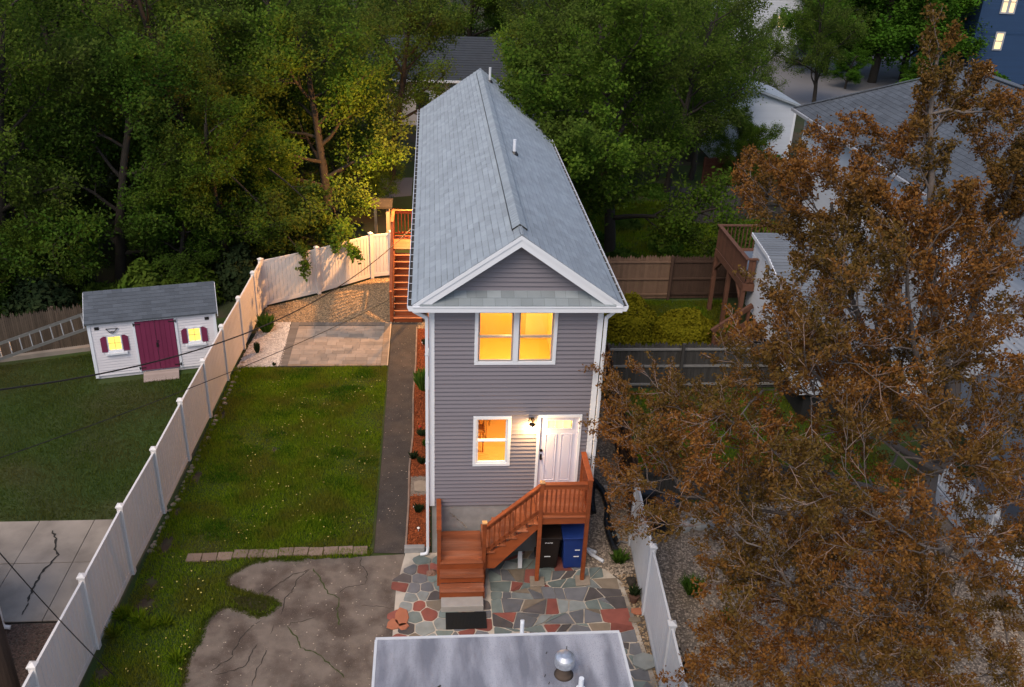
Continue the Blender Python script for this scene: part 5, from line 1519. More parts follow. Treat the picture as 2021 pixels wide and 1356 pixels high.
for (ya, za), (yb, zb) in zip(rp[:-1], rp[1:]):
    n = max(2, int(abs(ya - yb) / .16))
    for j in range(n):
        t0, t1 = j / n, (j + 1.2) / n
        a_, b_ = (ya + (yb - ya) * t0, za + (zb - za) * t0), (ya + (yb - ya) * t1, za + (zb - za) * t1)
        rm.add([(10.9, a_[0], a_[1] + .02), (15.95, a_[0], a_[1] + .02), (15.95, b_[0], b_[1] + .045), (10.9, b_[0], b_[1] + .045), (10.9, b_[0], b_[1] - .05), (15.95, b_[0], b_[1] - .05)], [(0, 3, 2, 1), (3, 4, 5, 2)])
part('roof', rm, M('wing_shingle', (0.15, 0.165, 0.185), .9, .2, 1.5, isl=.1), wing)
part('rake_trim', MB().beam((10.9, 11.4, 4.02), (10.9, 9.7, 3.86), .04, .12).beam((10.9, 9.7, 3.86), (10.9, 7.4, 3.2), .04, .12).beam((10.9, 7.4, 3.2), (10.9, 5.6, 2.5), .04, .12), trim, wing)

dk = thing('brown_deck', (11.4, 12.3, 0), 'raised brown wooden deck on tall posts beside the white wing', 'deck')
FZD = 2.52
for k in range(22):
    part('deck_board', MB().box(10.62, 13.6, 10.62 + k * .153, 10.62 + k * .153 + .146, FZD - .03, FZD), brown_wood, dk) if k * .153 + 10.62 > 11.42 else \
        part('deck_board', MB().box(10.62, 10.96, 10.62 + k * .153, 10.62 + k * .153 + .146, FZD - .03, FZD), brown_wood, dk)
part('rim_joist', MB().box(10.57, 10.61, 10.58, 14.02, FZD - .26, FZD - .001).box(10.611, 10.96, 10.58, 10.615, FZD - .26, FZD - .031).box(10.611, 13.6, 13.985, 14.02, FZD - .26, FZD - .001), brown_wood, dk)
for (x, y) in ((10.62, 13.93), (10.66, 12.4), (10.62, 10.68), (13.4, 13.93)):
    part('post', MB().box(x - .07, x + .07, y - .07, y + .07, 0, FZD - .031), brown_wood, dk)
for (a, b) in (((10.62, 13.9, 1.75), (10.62, 13.2, 2.3)), ((10.62, 10.72, 1.75), (10.62, 11.4, 2.3))):
    part('brace', MB().beam(a, b, .09, .09), brown_wood, dk)
part('rail', MB().box(10.52, 10.66, 10.55, 14.05, 3.40, 3.44).box(10.66, 13.6, 13.92, 14.06, 3.395, 3.435).box(10.66, 10.96, 10.55, 10.68, 3.395, 3.435), brown_wood, dk)
for k in range(26):
    part('guard_board', MB().box(10.575, 10.598, 10.60 + k * .131, 10.60 + k * .131 + .122, FZD + .05, 3.40), brown_wood, dk)
for k in range(19):
    part('baluster', MB().box(10.75 + k * .15, 10.785 + k * .15, 13.965, 14.0, FZD, 3.395), brown_wood, dk)
for k in range(2):
    part('guard_board', MB().box(10.66 + k * .128, 10.66 + k * .128 + .12, 10.60, 10.622, FZD + .05, 3.395), brown_wood, dk)
tag(part('blue_tarp', MB().box(10.80, 12.2, 11.6, 13.4, FZD + .004, FZD + .12), M('tarp', (0.12, 0.15, 0.20), 0.6), None, bevel=.03), 'folded blue grey tarp lying on the raised brown deck', 'tarp')
ds = thing('deck_stairs', (10.4, 10.0, 0), 'brown wooden stair railings descending from the deck in front of the white wing', 'stairs')
for (a, b) in (((10.9, 10.3, 1.86), (9.5, 9.95, 1.05)), ((10.9, 9.65, 1.52), (9.75, 9.4, .85))):
    part('rail', MB().beam(a, b, .11, .16), brown_wood, ds)
for k in range(5):
    z_ = .2 + k * .2
    part('tread', MB().box(9.5 + k * .24, 9.78 + k * .24, 9.45, 10.3, z_ - .04, z_), brown_wood, ds)
part('stringer', MB().beam((9.5, 9.42, .1), (10.9, 9.42, 1.2), .04, .26).beam((9.5, 10.33, .1), (10.9, 10.33, 1.2), .04, .26), brown_wood, ds)
for (x, y, z_) in ((9.6, 9.95, 1.0), (10.8, 10.3, 1.75), (9.8, 9.4, .85)):
    part('post', MB().box(x - .05, x + .05, y - .05, y + .05, 0, z_), brown_wood, ds)

po = thing('white_porch', (15.0, -0.8, 0), 'white porch with slatted railing at the right edge behind the tree', 'porch')
part('floor', MB().box(13.5, 15.95, -3.5, 2.2, .2, .42), M('porch_floor', (0.25, 0.25, 0.26), 0.7), po)
part('skirt_board', MB().box(13.44, 13.498, -3.5, 2.2, .05, .44), white_clap, po)
part('rail', MB().box(13.45, 13.56, -3.5, 2.2, 1.28, 1.35).box(13.47, 13.54, -3.5, 2.2, .50, .57), trim, po)
for k in range(38):
    part('baluster', MB().box(13.48, 13.53, -3.45 + k * .15, -3.39 + k * .15, .57, 1.28), trim, po)
for y_ in (-3.5, -.6, 2.2):
    part('post', MB().box(13.42, 13.58, y_ - .08, y_ + .08, .42, 3.0), trim, po)
part('roof', MB().add([(13.2, -3.9, 3.0), (15.95, -3.9, 3.9), (15.95, 2.6, 3.9), (13.2, 2.6, 3.0), (13.2, -3.9, 2.88), (15.95, -3.9, 3.78), (15.95, 2.6, 3.78), (13.2, 2.6, 2.88)], [(0, 1, 2, 3), (7, 6, 5, 4), (0, 4, 5, 1), (1, 5, 6, 2), (2, 6, 7, 3), (3, 7, 4, 0)]), shingle_dark, po)

# things standing in the gravel yard
def barrel(x, y, r, h, mat, name, lab, cat):
    t = thing(name, (x, y, 0), lab, cat)
    part('body', MB().lathe([(r * .86, 0), (r, h * .1), (r, h * .88), (r * 1.06, h * .9), (r * 1.06, h)], (x, y, 0), 18), mat, t)
    part('lid', MB().lathe([(r * 1.02, h + .002), (r * .9, h + .05), (r * .2, h + .07)], (x, y, 0), 18), mat, t)
barrel(5.85, 0.75, .30, .85, bin_dark, 'dark_bin', 'dark grey round bin behind the end of the right white fence', 'bin')
barrel(5.45, 1.45, .26, .7, bin_dark, 'dark_bin', 'smaller dark bin tucked against the low fence', 'bin')
for i, (x, y, lab) in enumerate(((6.35, .75, 'pale rounded sack beside the dark round bin'), (6.75, .85, 'second pale sack lying further from the dark bin'))):
    o = link('garden_sack', RK[i + 1]); o.location = (x, y, 0); o.scale = (.26, .2, .26)
    o.material_slots[0].link = 'OBJECT'; o.material_slots[0].material = M('sack_%d' % i, (0.34, 0.34, 0.33), 0.8)
    tag(o, lab, 'sack')
stk = thing('pot_stack', (6.98, .30, 0), 'stack of pale plastic pots standing on the gravel yard', 'pots')
for k in range(5):
    part('pot', MB().lathe([(.09, k * .1), (.11, k * .1 + .085), (.125, k * .1 + .088), (.125, k * .1 + .098)], (6.98, .30, 0), 14), grey_rail, stk)

# ================================================================ FAR BUILDINGS
gh = thing('grey_roof_house', (3.5, 46, 0), 'low white house with dark grey roof behind the narrow house', 'house')
part('wall', MB().box(-3.5, 9.5, 42.4, 50.5, 0, 3.0), white_clap, gh)
far_shingle = M('far_dark_shingle', (0.040, 0.046, 0.055), 0.9, 0.2, 1.5)
gr_ = part('roof', MB().prism([(42.0, 2.95), (46.45, 4.95), (50.9, 2.95), (50.9, 2.8), (46.45, 4.8), (42.0, 2.8)], 'x', -4.0, 10.0), far_shingle, gh)
cm = MB()
for r_ in range(18):
    f0, f1 = r_ / 18, (r_ + 1.1) / 18
    cm.add([(-4.0, 42.0 + 4.45 * f0, 2.97 + 2 * f0), (10, 42.0 + 4.45 * f0, 2.97 + 2 * f0), (10, 42 + 4.45 * f0, 2.99 + 2 * f0), (-4, 42 + 4.45 * f0, 2.99 + 2 * f0), (10, 42 + 4.45 * f1, 2.96 + 2 * f1), (-4, 42 + 4.45 * f1, 2.96 + 2 * f1)], [(0, 1, 2, 3), (3, 2, 4, 5)])
part('shingle_courses', cm, far_shingle, gr_, kind='stuff')
part('gutter', MB().box(-4.0, 10.0, 41.88, 41.995, 2.82, 2.96), trim, gh)
for x in (-1.0, 2.2, 6.0):
    w_ = part('window', MB().box(x, x + 1.0, 42.33, 42.395, .9, 2.2), trim, gh)
    part('pane', MB().box(x + .08, x + .92, 42.31, 42.328, .98, 2.12), car_glass, w_)

bh = thing('blue_house', (50, 66, 0), 'tall dark blue clapboard house with lit windows in the top right corner', 'house')
BX, BY = PY(1922, 80, 61.0)[0], 61.0
part('wall', MB().box(BX, BX + 11, BY, BY + 10, 0, 13.0), blue_clap, bh)
bc = mesh_of('clapboard', MB().add([(0, 0, 0), (1, 0, 0), (0, -.03, 0), (1, -.03, 0), (0, -.004, .2), (1, -.004, .2)], [(0, 2, 3, 1), (2, 4, 5, 3)]), blue_clap)
for k in range(50):
    piece('clapboard', bc, bh, (BX, BY - .001, .05 + k * .19), scale=(11, 1, 1))
part('corner_board', MB().box(BX - .05, BX + .16, BY - .06, BY + .1, 0, 13), blue_clap, bh)
part('roof', MB().prism([(BX - .5, 12.9), (BX + 5.5, 16), (BX + 11.5, 12.9)], 'y', BY - .5, BY + 10.5), shingle_dark, bh)
part('band', MB().box(BX + .16, BX + 11, BY - .055, BY - .031, 4.15, 4.33), blue_clap, bh)
for (pxa, pya, pxb, pyb, n) in ((1972, -20, 2014, 27, 2), (1957, 63, 1985, 99, 1), (1936, 128, 1960, 155, 1)):
    a_ = PY(pxa, pyb, BY - .05); b_ = PY(pxb, pya, BY - .05)
    x0, x1, z0, z1 = a_[0], b_[0], a_[2], b_[2]
    t = .13
    w_ = part('window', MB().box(x0, x1, BY - .10, BY - .03, z0, z0 + t).box(x0, x1, BY - .10, BY - .03, z1 - t, z1).box(x0, x0 + t, BY - .10, BY - .03, z0 + t, z1 - t).box(x1 - t, x1, BY - .10, BY - .03, z0 + t, z1 - t)
              .box(x0 + t, x1 - t, BY - .09, BY - .03, (z0 + z1) / 2 - .04, (z0 + z1) / 2 + .04), M('grey_casing', (0.32, 0.33, 0.36), .7) if 'grey_casing' not in MATS else MATS['grey_casing'], bh)
    if n == 2: part('mullion', MB().box((x0 + x1) / 2 - .12, (x0 + x1) / 2 + .12, BY - .095, BY - .03, z0 + t, z1 - t), MATS['grey_casing'], w_)
    for j in range(n):
        xa, xb = (x0 + t + (x1 - x0 - 2 * t) * j / n, x0 + t + (x1 - x0 - 2 * t) * (j + 1) / n)
        part('pane', MB().box(xa, xb, BY - .06, BY - .045, z0 + t, (z0 + z1) / 2 - .04), lit_pale, w_)
        part('pane', MB().box(xa, xb, BY - .06, BY - .045, (z0 + z1) / 2 + .04, z1 - t), lit_pale, w_)
part('wall_trim', MB().box(BX + 7.5, BX + 7.6, BY - .1, BY - .05, 0, 4), flash, bh)
# a small lit annex window left of it
an = thing('pale_annex', (46, 70, 0), 'pale wall with one lit window just left of the blue house', 'building')
ax = PY(1905, 20, 68)[0]
part('wall', MB().box(ax - 2.5, ax + 2.0, 68, 72, 0, 11), white_clap, an)
a_ = PY(1900, 16, 67.95); b_ = PY(1908, -10, 67.95)
w_ = part('window', MB().box(a_[0] - .12, b_[0] + .12, 67.93, 67.995, a_[2] - .12, b_[2] + .12), trim, an)
part('pane', MB().box(a_[0], b_[0], 67.90, 67.928, a_[2], b_[2]), lit_pale, w_)

wh2 = thing('white_gable_house', (32, 76, 0), 'white clapboard house with red brown roof and one lit window at the top', 'house')
VX0, VX1, VY = 26.3, 35.2, 72.5
part('wall', MB().box(VX0, VX1, VY, VY + 9, 0, 5.0).prism([(VX0, 5.0), (VX1, 5.0), ((VX0 + VX1) / 2, 8.2)], 'y', VY, VY + 9), white_clap, wh2)
for k in range(30):
    z_ = .05 + k * .21
    hwk = (VX1 - VX0) / 2 if z_ < 4.8 else (VX1 - VX0) / 2 * (8.2 - z_ - .2) / 3.2
    piece('clapboard', mesh_of('clapboard', MB().add([(-hwk, 0, 0), (hwk, 0, 0), (-hwk, -.035, 0), (hwk, -.035, 0), (-hwk, -.004, .215), (hwk, -.004, .215)], [(0, 2, 3, 1), (2, 4, 5, 3)]), white_clap), wh2, ((VX0 + VX1) / 2, VY - .001, z_))
xm = (VX0 + VX1) / 2
part('roof', MB().prism([(VX0 - .6, 4.75), (xm, 8.45), (VX1 + .6, 4.75), (VX1 + .6, 4.55), (xm, 8.2), (VX0 - .6, 4.55)], 'y', VY - .5, VY + 9.5), red_roof, wh2)
a_ = PY(1534, 53, VY - .05); b_ = PY(1552, 30, VY - .05)
w_ = part('window', MB().box(a_[0] - .12, b_[0] + .12, VY - .08, VY - .04, a_[2] - .12, b_[2] + .12), trim, wh2)
part('pane', MB().box(a_[0], b_[0], VY - .10, VY - .082, a_[2], b_[2]), lit_pale, w_)
for s0 in (a_[0] - .62, b_[0] + .16):
    part('shutter', MB().box(s0, s0 + .46, VY - .09, VY - .04, a_[2] - .1, b_[2] + .1), shutter_dark, w_)

wg = thing('white_garage', (19.5, 37, 0), 'small white clapboard garage half hidden behind the leaning tree', 'garage')
GX0, GX1, GY = 16.6, 21.4, 35.6
part('wall', MB().box(GX0, GX1, GY, GY + 5, 0, 3.25).prism([(GX0, 3.25), (GX1, 3.25), (xg := (GX0 + GX1) / 2, 3.9)], 'y', GY, GY + 5), white_clap, wg)
for k in range(22):
    part('clapboard', MB().add([(GX0 + .1, GY, .05 + k * .145), (GX1 - .1, GY, .05 + k * .145), (GX0 + .1, GY - .026, .05 + k * .145), (GX1 - .1, GY - .026, .05 + k * .145), (GX0 + .1, GY - .003, .198 + k * .145), (GX1 - .1, GY - .003, .198 + k * .145)],
                               [(0, 2, 3, 1), (2, 4, 5, 3)]), white_clap, wg)
for x0 in (GX0 - .03, GX1 - .1):
    part('corner_board', MB().box(x0, x0 + .13, GY - .04, GY + .05, 0, 3.25), trim, wg)
part('roof', MB().prism([(GX0 - .3, 3.22), (xg, 4.1), (GX1 + .3, 3.22), (GX1 + .3, 3.1), (xg, 3.95), (GX0 - .3, 3.1)], 'y', GY - .25, GY + 5.3), shingle, wg)

# garden arbour behind the fence, left of the roof
ab = thing('garden_arbour', (-2.0, 20, 0), 'small wooden arbour with a pale post behind the fence corner', 'arbour')
for (x, y) in ((-1.75, 19.0), (-1.75, 19.9), (-2.3, 19.9)):
    part('post', MB().box(x - .06, x + .06, y - .06, y + .06, 0, 2.35), M('pale_post', (0.38, 0.30, 0.22), .8) if 'pale_post' not in MATS else MATS['pale_post'], ab)
part('roof', MB().prism([(18.8, 2.36), (19.4, 2.5), (20.0, 2.36), (20.0, 2.28), (19.4, 2.42), (18.8, 2.28)], 'x', -2.4, -1.55), bark_dark, ab)

# parked cars in the far court
def car(x, y, rz, paint, lab):
    t = thing('parked_car', (x, y, 0), lab, 'car', 'cars in the far parking court', rz=rz or 1e-4)
    low = [(-2.2, .32), (-2.25, .62), (-2.1, .86), (-1.0, .95), (1.1, .98), (2.05, .95), (2.2, .7), (2.15, .32)]
    part('body', MB().prism(low, 'y', -.88, .88), paint, t, bevel=.06)
    cab = [(-1.05, .96), (-.45, 1.42), (.9, 1.46), (1.75, .97)]
    q = [(a, -.80, b) for a, b in cab] + [(a, .80, b) for a, b in cab]
    q[1] = (q[1][0], -.64, q[1][2]); q[2] = (q[2][0], -.64, q[2][2]); q[5] = (q[5][0], .64, q[5][2]); q[6] = (q[6][0], .64, q[6][2])
    part('window', MB().add(q, [(0, 1, 2, 3), (7, 6, 5, 4), (0, 4, 5, 1), (2, 6, 7, 3)]), car_glass, t)
    part('roof', MB().box(-.5, .95, -.65, .65, 1.425, 1.48), paint, t, bevel=.02)
    for wx in (-1.4, 1.35):
        for wy in (-.9, .72):
            w_ = part('wheel', MB().tube([(wx, wy, .33), (wx, wy + .19, .33)], .33, 18), tyre, t)
            part('rim', MB().tube([(wx, wy - .01, .33), (wx, wy + .2, .33)], .2, 12), alu, w_)
    for wy in (-.65, .65):
        part('headlight', MB().box(-2.27, -2.16, wy - .16, wy + .16, .62, .74), white_print, t)
        part('tail_light', MB().box(2.1, 2.2, wy - .16, wy + .16, .7, .84), petal_red, t)
car(34.6, 69.5, .9, car_dark, 'black car parked in front of the white gable house')
car(19.4, 76.5, .15, car_pale, 'pale blue car glimpsed between the far trees')
car(26.5, 68.0, 1.2, car_dark, 'dark car parked at the left end of the far court')

# ================================================================ VEGETATION
def tube_np(pts, rad, n):
    """pts (k,3), rad (k,), returns verts, quads"""
    k = len(pts)
    d = np.gradient(pts, axis=0)
    d /= np.linalg.norm(d, axis=1, keepdims=True) + 1e-9
    ref = np.array([0.31, 0.17, 0.93]) if abs(d[0, 2]) < .8 else np.array([0.93, 0.2, 0.1])
    r = np.cross(d, ref); r /= np.linalg.norm(r, axis=1, keepdims=True) + 1e-9
    u = np.cross(d, r)
    t = np.arange(n) * 2 * np.pi / n
    V = pts[:, None] + (r[:, None] * np.cos(t)[None, :, None] + u[:, None] * np.sin(t)[None, :, None]) * rad[:, None, None]
    i = np.arange(k - 1)[:, None] * n; j = np.arange(n)[None]; j2 = (j + 1) % n
    F = np.stack([i + j, i + j2, i + j2 + n, i + j + n], -1).reshape(-1, 4)
    return V.reshape(-1, 3), F

class Tree:
    def __init__(s, seed, spec):
        s.rng = np.random.default_rng(seed); s.spec = spec
        s.V, s.F, s.n = [], [], 0
        s.leafp, s.leafd = [], []
        s.tV, s.tF, s.tn = [], [], 0
    def tube(s, pts, rad, n, twig=False):
        v, f = tube_np(pts, rad, n)
        if twig:
            s.tV.append(v); s.tF.append(f + s.tn); s.tn += len(v); return
        s.V.append(v); s.F.append(f + s.n); s.n += len(v)
    def limb(s, S, E, r, sagk=.12, per_m=1.9, lat=1.5):
        S, E = np.array(S, float), np.array(E, float)
        L = np.linalg.norm(E - S)
        keep = list(s.spec['nch']), list(s.spec['ratio'])
        s.spec['nch'][1] = max(3, int(L * per_m)); s.spec['ratio'][1] = lat / L
        C = (S + E) / 2 + np.array([0, 0, -sagk * L]) + s.rng.normal(0, .05 * L, 3)
        n = max(6, int(L / .55))
        t = np.linspace(0, 1, n + 1)[:, None]
        pts = S * (1 - t) ** 2 + C * 2 * t * (1 - t) + E * t ** 2
        pts[1:-1] += s.rng.normal(0, .03, (n - 1, 3))
        s.grow(S, E - S, L, r, 1, pts)
        s.spec['nch'], s.spec['ratio'] = keep
        return pts
    def grow(s, p, d, L, r, lev, path=None):
        sp_, rng = s.spec, s.rng
        nseg = max(3, int(round(L / sp_['seg'][lev]))) if path is None else len(path) - 1
        pts = [p]; dirs = []
        for i in range(nseg):
            if path is not None:
                d = path[i + 1] - path[i]; d = d / np.linalg.norm(d); p = path[i + 1]
                pts.append(p); dirs.append(d)
                continue
            d = d + rng.normal(0, sp_['wob'][lev], 3) + np.array([0, 0, sp_['trop'][lev]])
            d = d / np.linalg.norm(d)
            p = p + d * (L / nseg)
            pts.append(p); dirs.append(d)
        pts = np.array(pts); dirs.append(d)
        rad = r * (1 - np.linspace(0, 1, nseg + 1) * (1 - sp_['taper'][lev]))
        if r > sp_.get('minr', 0.0):
            s.tube(pts, np.maximum(rad, sp_.get('rmin', .004)), sp_['sides'][lev], lev >= sp_.get('twiglev', 9))
        mx = sp_['levels'] - 1
        if lev >= sp_['leaflev']:
            st = sp_['leafstep'][lev]
            m = max(2, int(L / st))
            t = np.linspace(sp_['lt0'][lev], 1, m) * nseg
            i0 = np.minimum(t.astype(int), nseg - 1); fr = (t - i0)[:, None]
            s.leafp.append(pts[i0] * (1 - fr) + pts[i0 + 1] * fr)
            s.leafd.append(np.array(dirs)[i0])
        if lev < mx:
            nc = sp_['nch'][lev]
            nc = nc if lev == 0 else max(2, int(round(nc * rng.uniform(.75, 1.25))))
            az = rng.uniform(0, 6.28)
            for k in range(nc):
                t = sp_['t0'][lev] + (1 - sp_['t0'][lev]) * (k + rng.uniform(.2, .9)) / nc
                ti = min(t, .999) * nseg; i0 = int(ti); fr = ti - i0
                q = pts[i0] * (1 - fr) + pts[i0 + 1] * fr
                dd = dirs[i0]
                az += 2.4 + rng.normal(0, .35)
                e1 = np.cross(dd, [0.3, .2, .9] if abs(dd[2]) < .9 else [1, 0, 0]); e1 /= np.linalg.norm(e1)
                e2 = np.cross(dd, e1)
                a = sp_['ang'][lev] * rng.uniform(.75, 1.25)
                nd = dd * math.cos(a) + (e1 * math.cos(az) + e2 * math.sin(az)) * math.sin(a)
                ll = sp_['ratio'][lev] * rng.uniform(.7, 1.2) * (sp_['len'] if lev == 0 else L) * (1 - sp_['short'][lev] * t)
                s.grow(q, nd, ll, max(rad[i0] * sp_['rr'][lev], .004), lev + 1)
    def leaves(s, per, size, spread, up=0.3, aspect=.6, cap=None):
        rng = s.rng
        Pp = np.concatenate(s.leafp); D = np.concatenate(s.leafd)
        if cap and len(Pp) * per > cap:
            k = rng.choice(len(Pp), cap // per, replace=False); Pp = Pp[k]; D = D[k]
        m = len(Pp) * per
        c = np.repeat(Pp, per, 0) + rng.normal(0, spread, (m, 3))
        nrm = rng.normal(0, 1, (m, 3)); nrm[:, 2] = np.abs(nrm[:, 2]) + up; nrm /= np.linalg.norm(nrm, axis=1, keepdims=True)
        u = np.cross(nrm, rng.normal(0, 1, (m, 3))); u /= np.linalg.norm(u, axis=1, keepdims=True)
        w = np.cross(nrm, u)
        s_ = (size * rng.uniform(.6, 1.35, m))[:, None]
        V = np.stack([c - u * s_, c - w * s_ * aspect, c + u * s_, c + w * s_ * aspect], 1)
        V[:, 2, 2] -= (s_[:, 0] * .25)
        return V.reshape(-1, 3), np.arange(4 * m).reshape(-1, 4)
    def meshes(s, name, bmat, lmat, **kw):
        v, f = s.leaves(**kw)
        return (np_mesh(name + '_trunk', np.concatenate(s.V), np.concatenate(s.F), bmat, True), np_mesh(name + '_crown', v, f, lmat))

def broad(seed, H, trunk, per, size, spread, bmat, lmat, ang0=.9, trop0=.05, nlead=9, cap=None, t0=.3):
    sp_ = dict(levels=4, leaflev=2, len=H * .62, seg=[.9, .7, .5, .4], wob=[.05, .12, .16, .2], trop=[.02, trop0, .02, -.02], taper=[.35, .3, .3, .4],
               sides=[9, 6, 4, 3], nch=[nlead, 8, 6], t0=[t0, .25, .2], ang=[ang0, .85, .8], ratio=[.75, .48, .5], short=[.45, .4, .3], rr=[.5, .5, .55], leafstep=[1, 1, .3, .14], lt0=[0, 0, .4, .12], rmin=.006)
    t = Tree(seed, sp_)
    t.grow(np.array([0., 0., -.1]), np.array([0., 0., 1.]), H * .9, trunk, 0)
    return t.meshes('tree', bmat, lmat, per=per, size=size, spread=spread, cap=cap)

PROTO = {}
PROTO['maple'] = broad(1, 10.0, .24, 14, .070, .20, bark_dark, leaf_green, ang0=1.1, nlead=17, cap=100000, t0=.16)
PROTO['ash'] = broad(2, 11.5, .22, 12, .064, .19, bark_dark, leaf_mid, ang0=.85, trop0=.07, nlead=17, cap=92000, t0=.16)
PROTO['oak'] = broad(3, 10.5, .26, 14, .074, .21, bark_dark, leaf_deep, ang0=1.15, nlead=17, cap=98000, t0=.12)
PROTO['linden'] = broad(4, 10.0, .25, 11, .10, .20, bark_dark, leaf_bright, ang0=1.0, nlead=16, cap=64000, t0=.14)
PROTO['thin'] = broad(5, 11.0, .14, 3, .055, .14, bark, leaf_brown, ang0=.55, trop0=.10, nlead=14, cap=20000, t0=.3)

def tree(kind, x, y, s, rz, name, label, group, lean=(0, 0), sz=1.0, cmat=None):
    root = bpy.data.objects.new(name, None); COL.objects.link(root)
    root.location = (x, y, -.03); root.rotation_euler = (lean[0], lean[1], rz); root.scale = (s, s, s * sz)
    ORG[root.name] = Vector((0, 0, 0))
    tag(root, label, 'tree', group)
    a = link('trunk', PROTO[kind][0], root); b = link('crown', PROTO[kind][1], root)
    if cmat:
        b.material_slots[0].link = 'OBJECT'; b.material_slots[0].material = cmat
    return root
GL, GR = 'trees of the dark wood on the left', 'trees behind the house on the right'
LT = [  # kind, x, y, scale, rotation, label, crown material
    ('maple', -4.3, 20.9, .98, .3, 'maple with lamp-lit trunk and warm leaves behind the fence near the stairs', None),
    ('maple', -7.9, 16.9, .72, 2.2, 'smaller maple whose branch hangs over the corner of the white fence', None),
    ('oak', -12.0, 16.6, .86, 1.0, 'dark tree with its trunk right behind the shed roof', None),
    ('ash', -15.6, 15.2, .98, 4.0, 'green tree behind the ladder', None),
    ('oak', -17.6, 11.6, .80, 2.6, 'dense tree overhanging the stockade fence at the left edge', None),
    ('maple', -20.5, 18.5, 1.05, 5.2, 'tall green tree at the left edge of the wood', None),
    ('ash', -9.8, 22.0, 1.0, .6, 'tree with upright shoots in the middle of the wood behind the shed', None),
    ('oak', -14.6, 22.5, 1.05, 3.3, 'deep green tree second row behind the shed', None),
    ('ash', -6.6, 26.2, .98, 1.9, 'tree with yellowish upright shoots left of the far roof end', leaf_mid),
    ('thin', -12.6, 25.5, 1.15, .4, 'thin reddish brown tree with few leaves in the wood', None),
    ('maple', -19.4, 28.0, 1.15, 2.0, 'broad tree in the upper left of the wood', None),
    ('ash', -2.0, 30.5, .92, 4.4, 'loose leafed tree beside the far end of the roof', None),
    ('oak', -24.8, 24.5, 1.1, .9, 'dark tree at the far left edge', None),
    ('ash', -10.6, 31.8, 1.1, 2.9, 'tree with pale upright shoots at the top of the wood', None),
    ('maple', -5.8, 36.5, 1.0, 5.5, 'tree left of the grey roofed house', None),
    ('oak', -16.2, 35.5, 1.15, 1.4, 'dark tree high in the middle of the wood', None),
    ('maple', -26.0, 34.0, 1.2, 3.7, 'large tree at the top left corner', leaf_mid),
    ('ash', -10.8, 43.0, 1.1, .2, 'far tree above the middle of the wood', None),
    ('oak', -21.5, 45.0, 1.2, 4.8, 'far dark tree near the top left', None),
    ('thin', -16.5, 29.5, 1.1, 3.0, 'bare twiggy brown tree at the top of the wood', None),
    ('ash', -1.8, 52.5, 1.05, 1.1, 'tree rising directly behind the grey roofed house', None),
    ('maple', -31.0, 52.0, 1.3, 2.4, 'distant tree beyond the top left corner', None),
    ('maple', -14.0, 56.0, 1.25, 5.9, 'distant tree behind the middle of the wood', None),
    ('oak', -6.5, 62.0, 1.25, .7, 'distant dark tree left of the grey roof', None)]
for k, x, y, s, rz, lab, cm_ in LT:
    tree(k, x, y, s, rz, 'woodland_tree', lab, GL, cmat=cm_)
sp_b = dict(levels=4, leaflev=1, len=3, seg=[.4, .35, .25, .15], wob=[.04, .08, .1, .1], trop=[-.01, -.05, -.06, -.05], taper=[.3, .3, .3, .4], sides=[6, 5, 4, 3], nch=[9, 6, 4], t0=[.25, .2, .2], ang=[.6, .7, .7],
            ratio=[1, .4, .4], short=[.4, .3, .2], rr=[.5, .5, .5], leafstep=[1, .09, .08, .07], lt0=[0, .2, .2, .2], rmin=.004)
BR = (((-7.9, 16.9, 4.6), PY(610, 520, 14.6), 5, 'leafy maple branch hanging over the corner of the white fence'), ((-6.2, 17.8, 4.2), PY(690, 492, 16.0), 6, 'leafy sprig hanging over the white fence near the stairs'),
      ((7.2, 18.6, 6.0), (3.9, 14.4, 7.3), 8, 'leafy branch reaching over the right edge of the shingle roof'),
      ((7.0, 19.0, 7.4), (3.3, 16.3, 8.1), 9, 'leafy branch over the far right corner of the shingle roof'), ((7.4, 18.2, 5.4), (4.7, 12.9, 6.5), 10, 'leafy branch beside the right gutter of the shingle roof'))
for (S_, E_, sd, lab_) in BR:
    tb = Tree(sd, sp_b)
    S_, E_ = np.array(S_), np.array(E_)
    n = 9; tt = np.linspace(0, 1, n + 1)[:, None]
    C_ = (S_ + E_) / 2 + np.array([0, 0, .5])
    sp_b['len'] = 1.15 if sd < 8 else 2.6
    tb.grow(S_, E_ - S_, float(np.linalg.norm(E_ - S_)), .04, 0, S_ * (1 - tt) ** 2 + C_ * 2 * tt * (1 - tt) + E_ * tt ** 2)
    a_, b_ = tb.meshes('branch', bark_dark, leaf_green, per=3 if sd < 8 else 6, size=.064, spread=.07 if sd < 8 else .14, up=.4, aspect=.75)
    ro = thing('overhanging_branch', S_.tolist(), lab_, 'branch')
    for nm, me_ in (('limb', a_), ('leaves', b_)):
        co = np.empty(len(me_.vertices) * 3, dtype=np.float32); me_.vertices.foreach_get('co', co)
        co = (co.reshape(-1, 3) - S_).astype(np.float32); me_.vertices.foreach_set('co', co.ravel())
        link(nm, me_, ro)
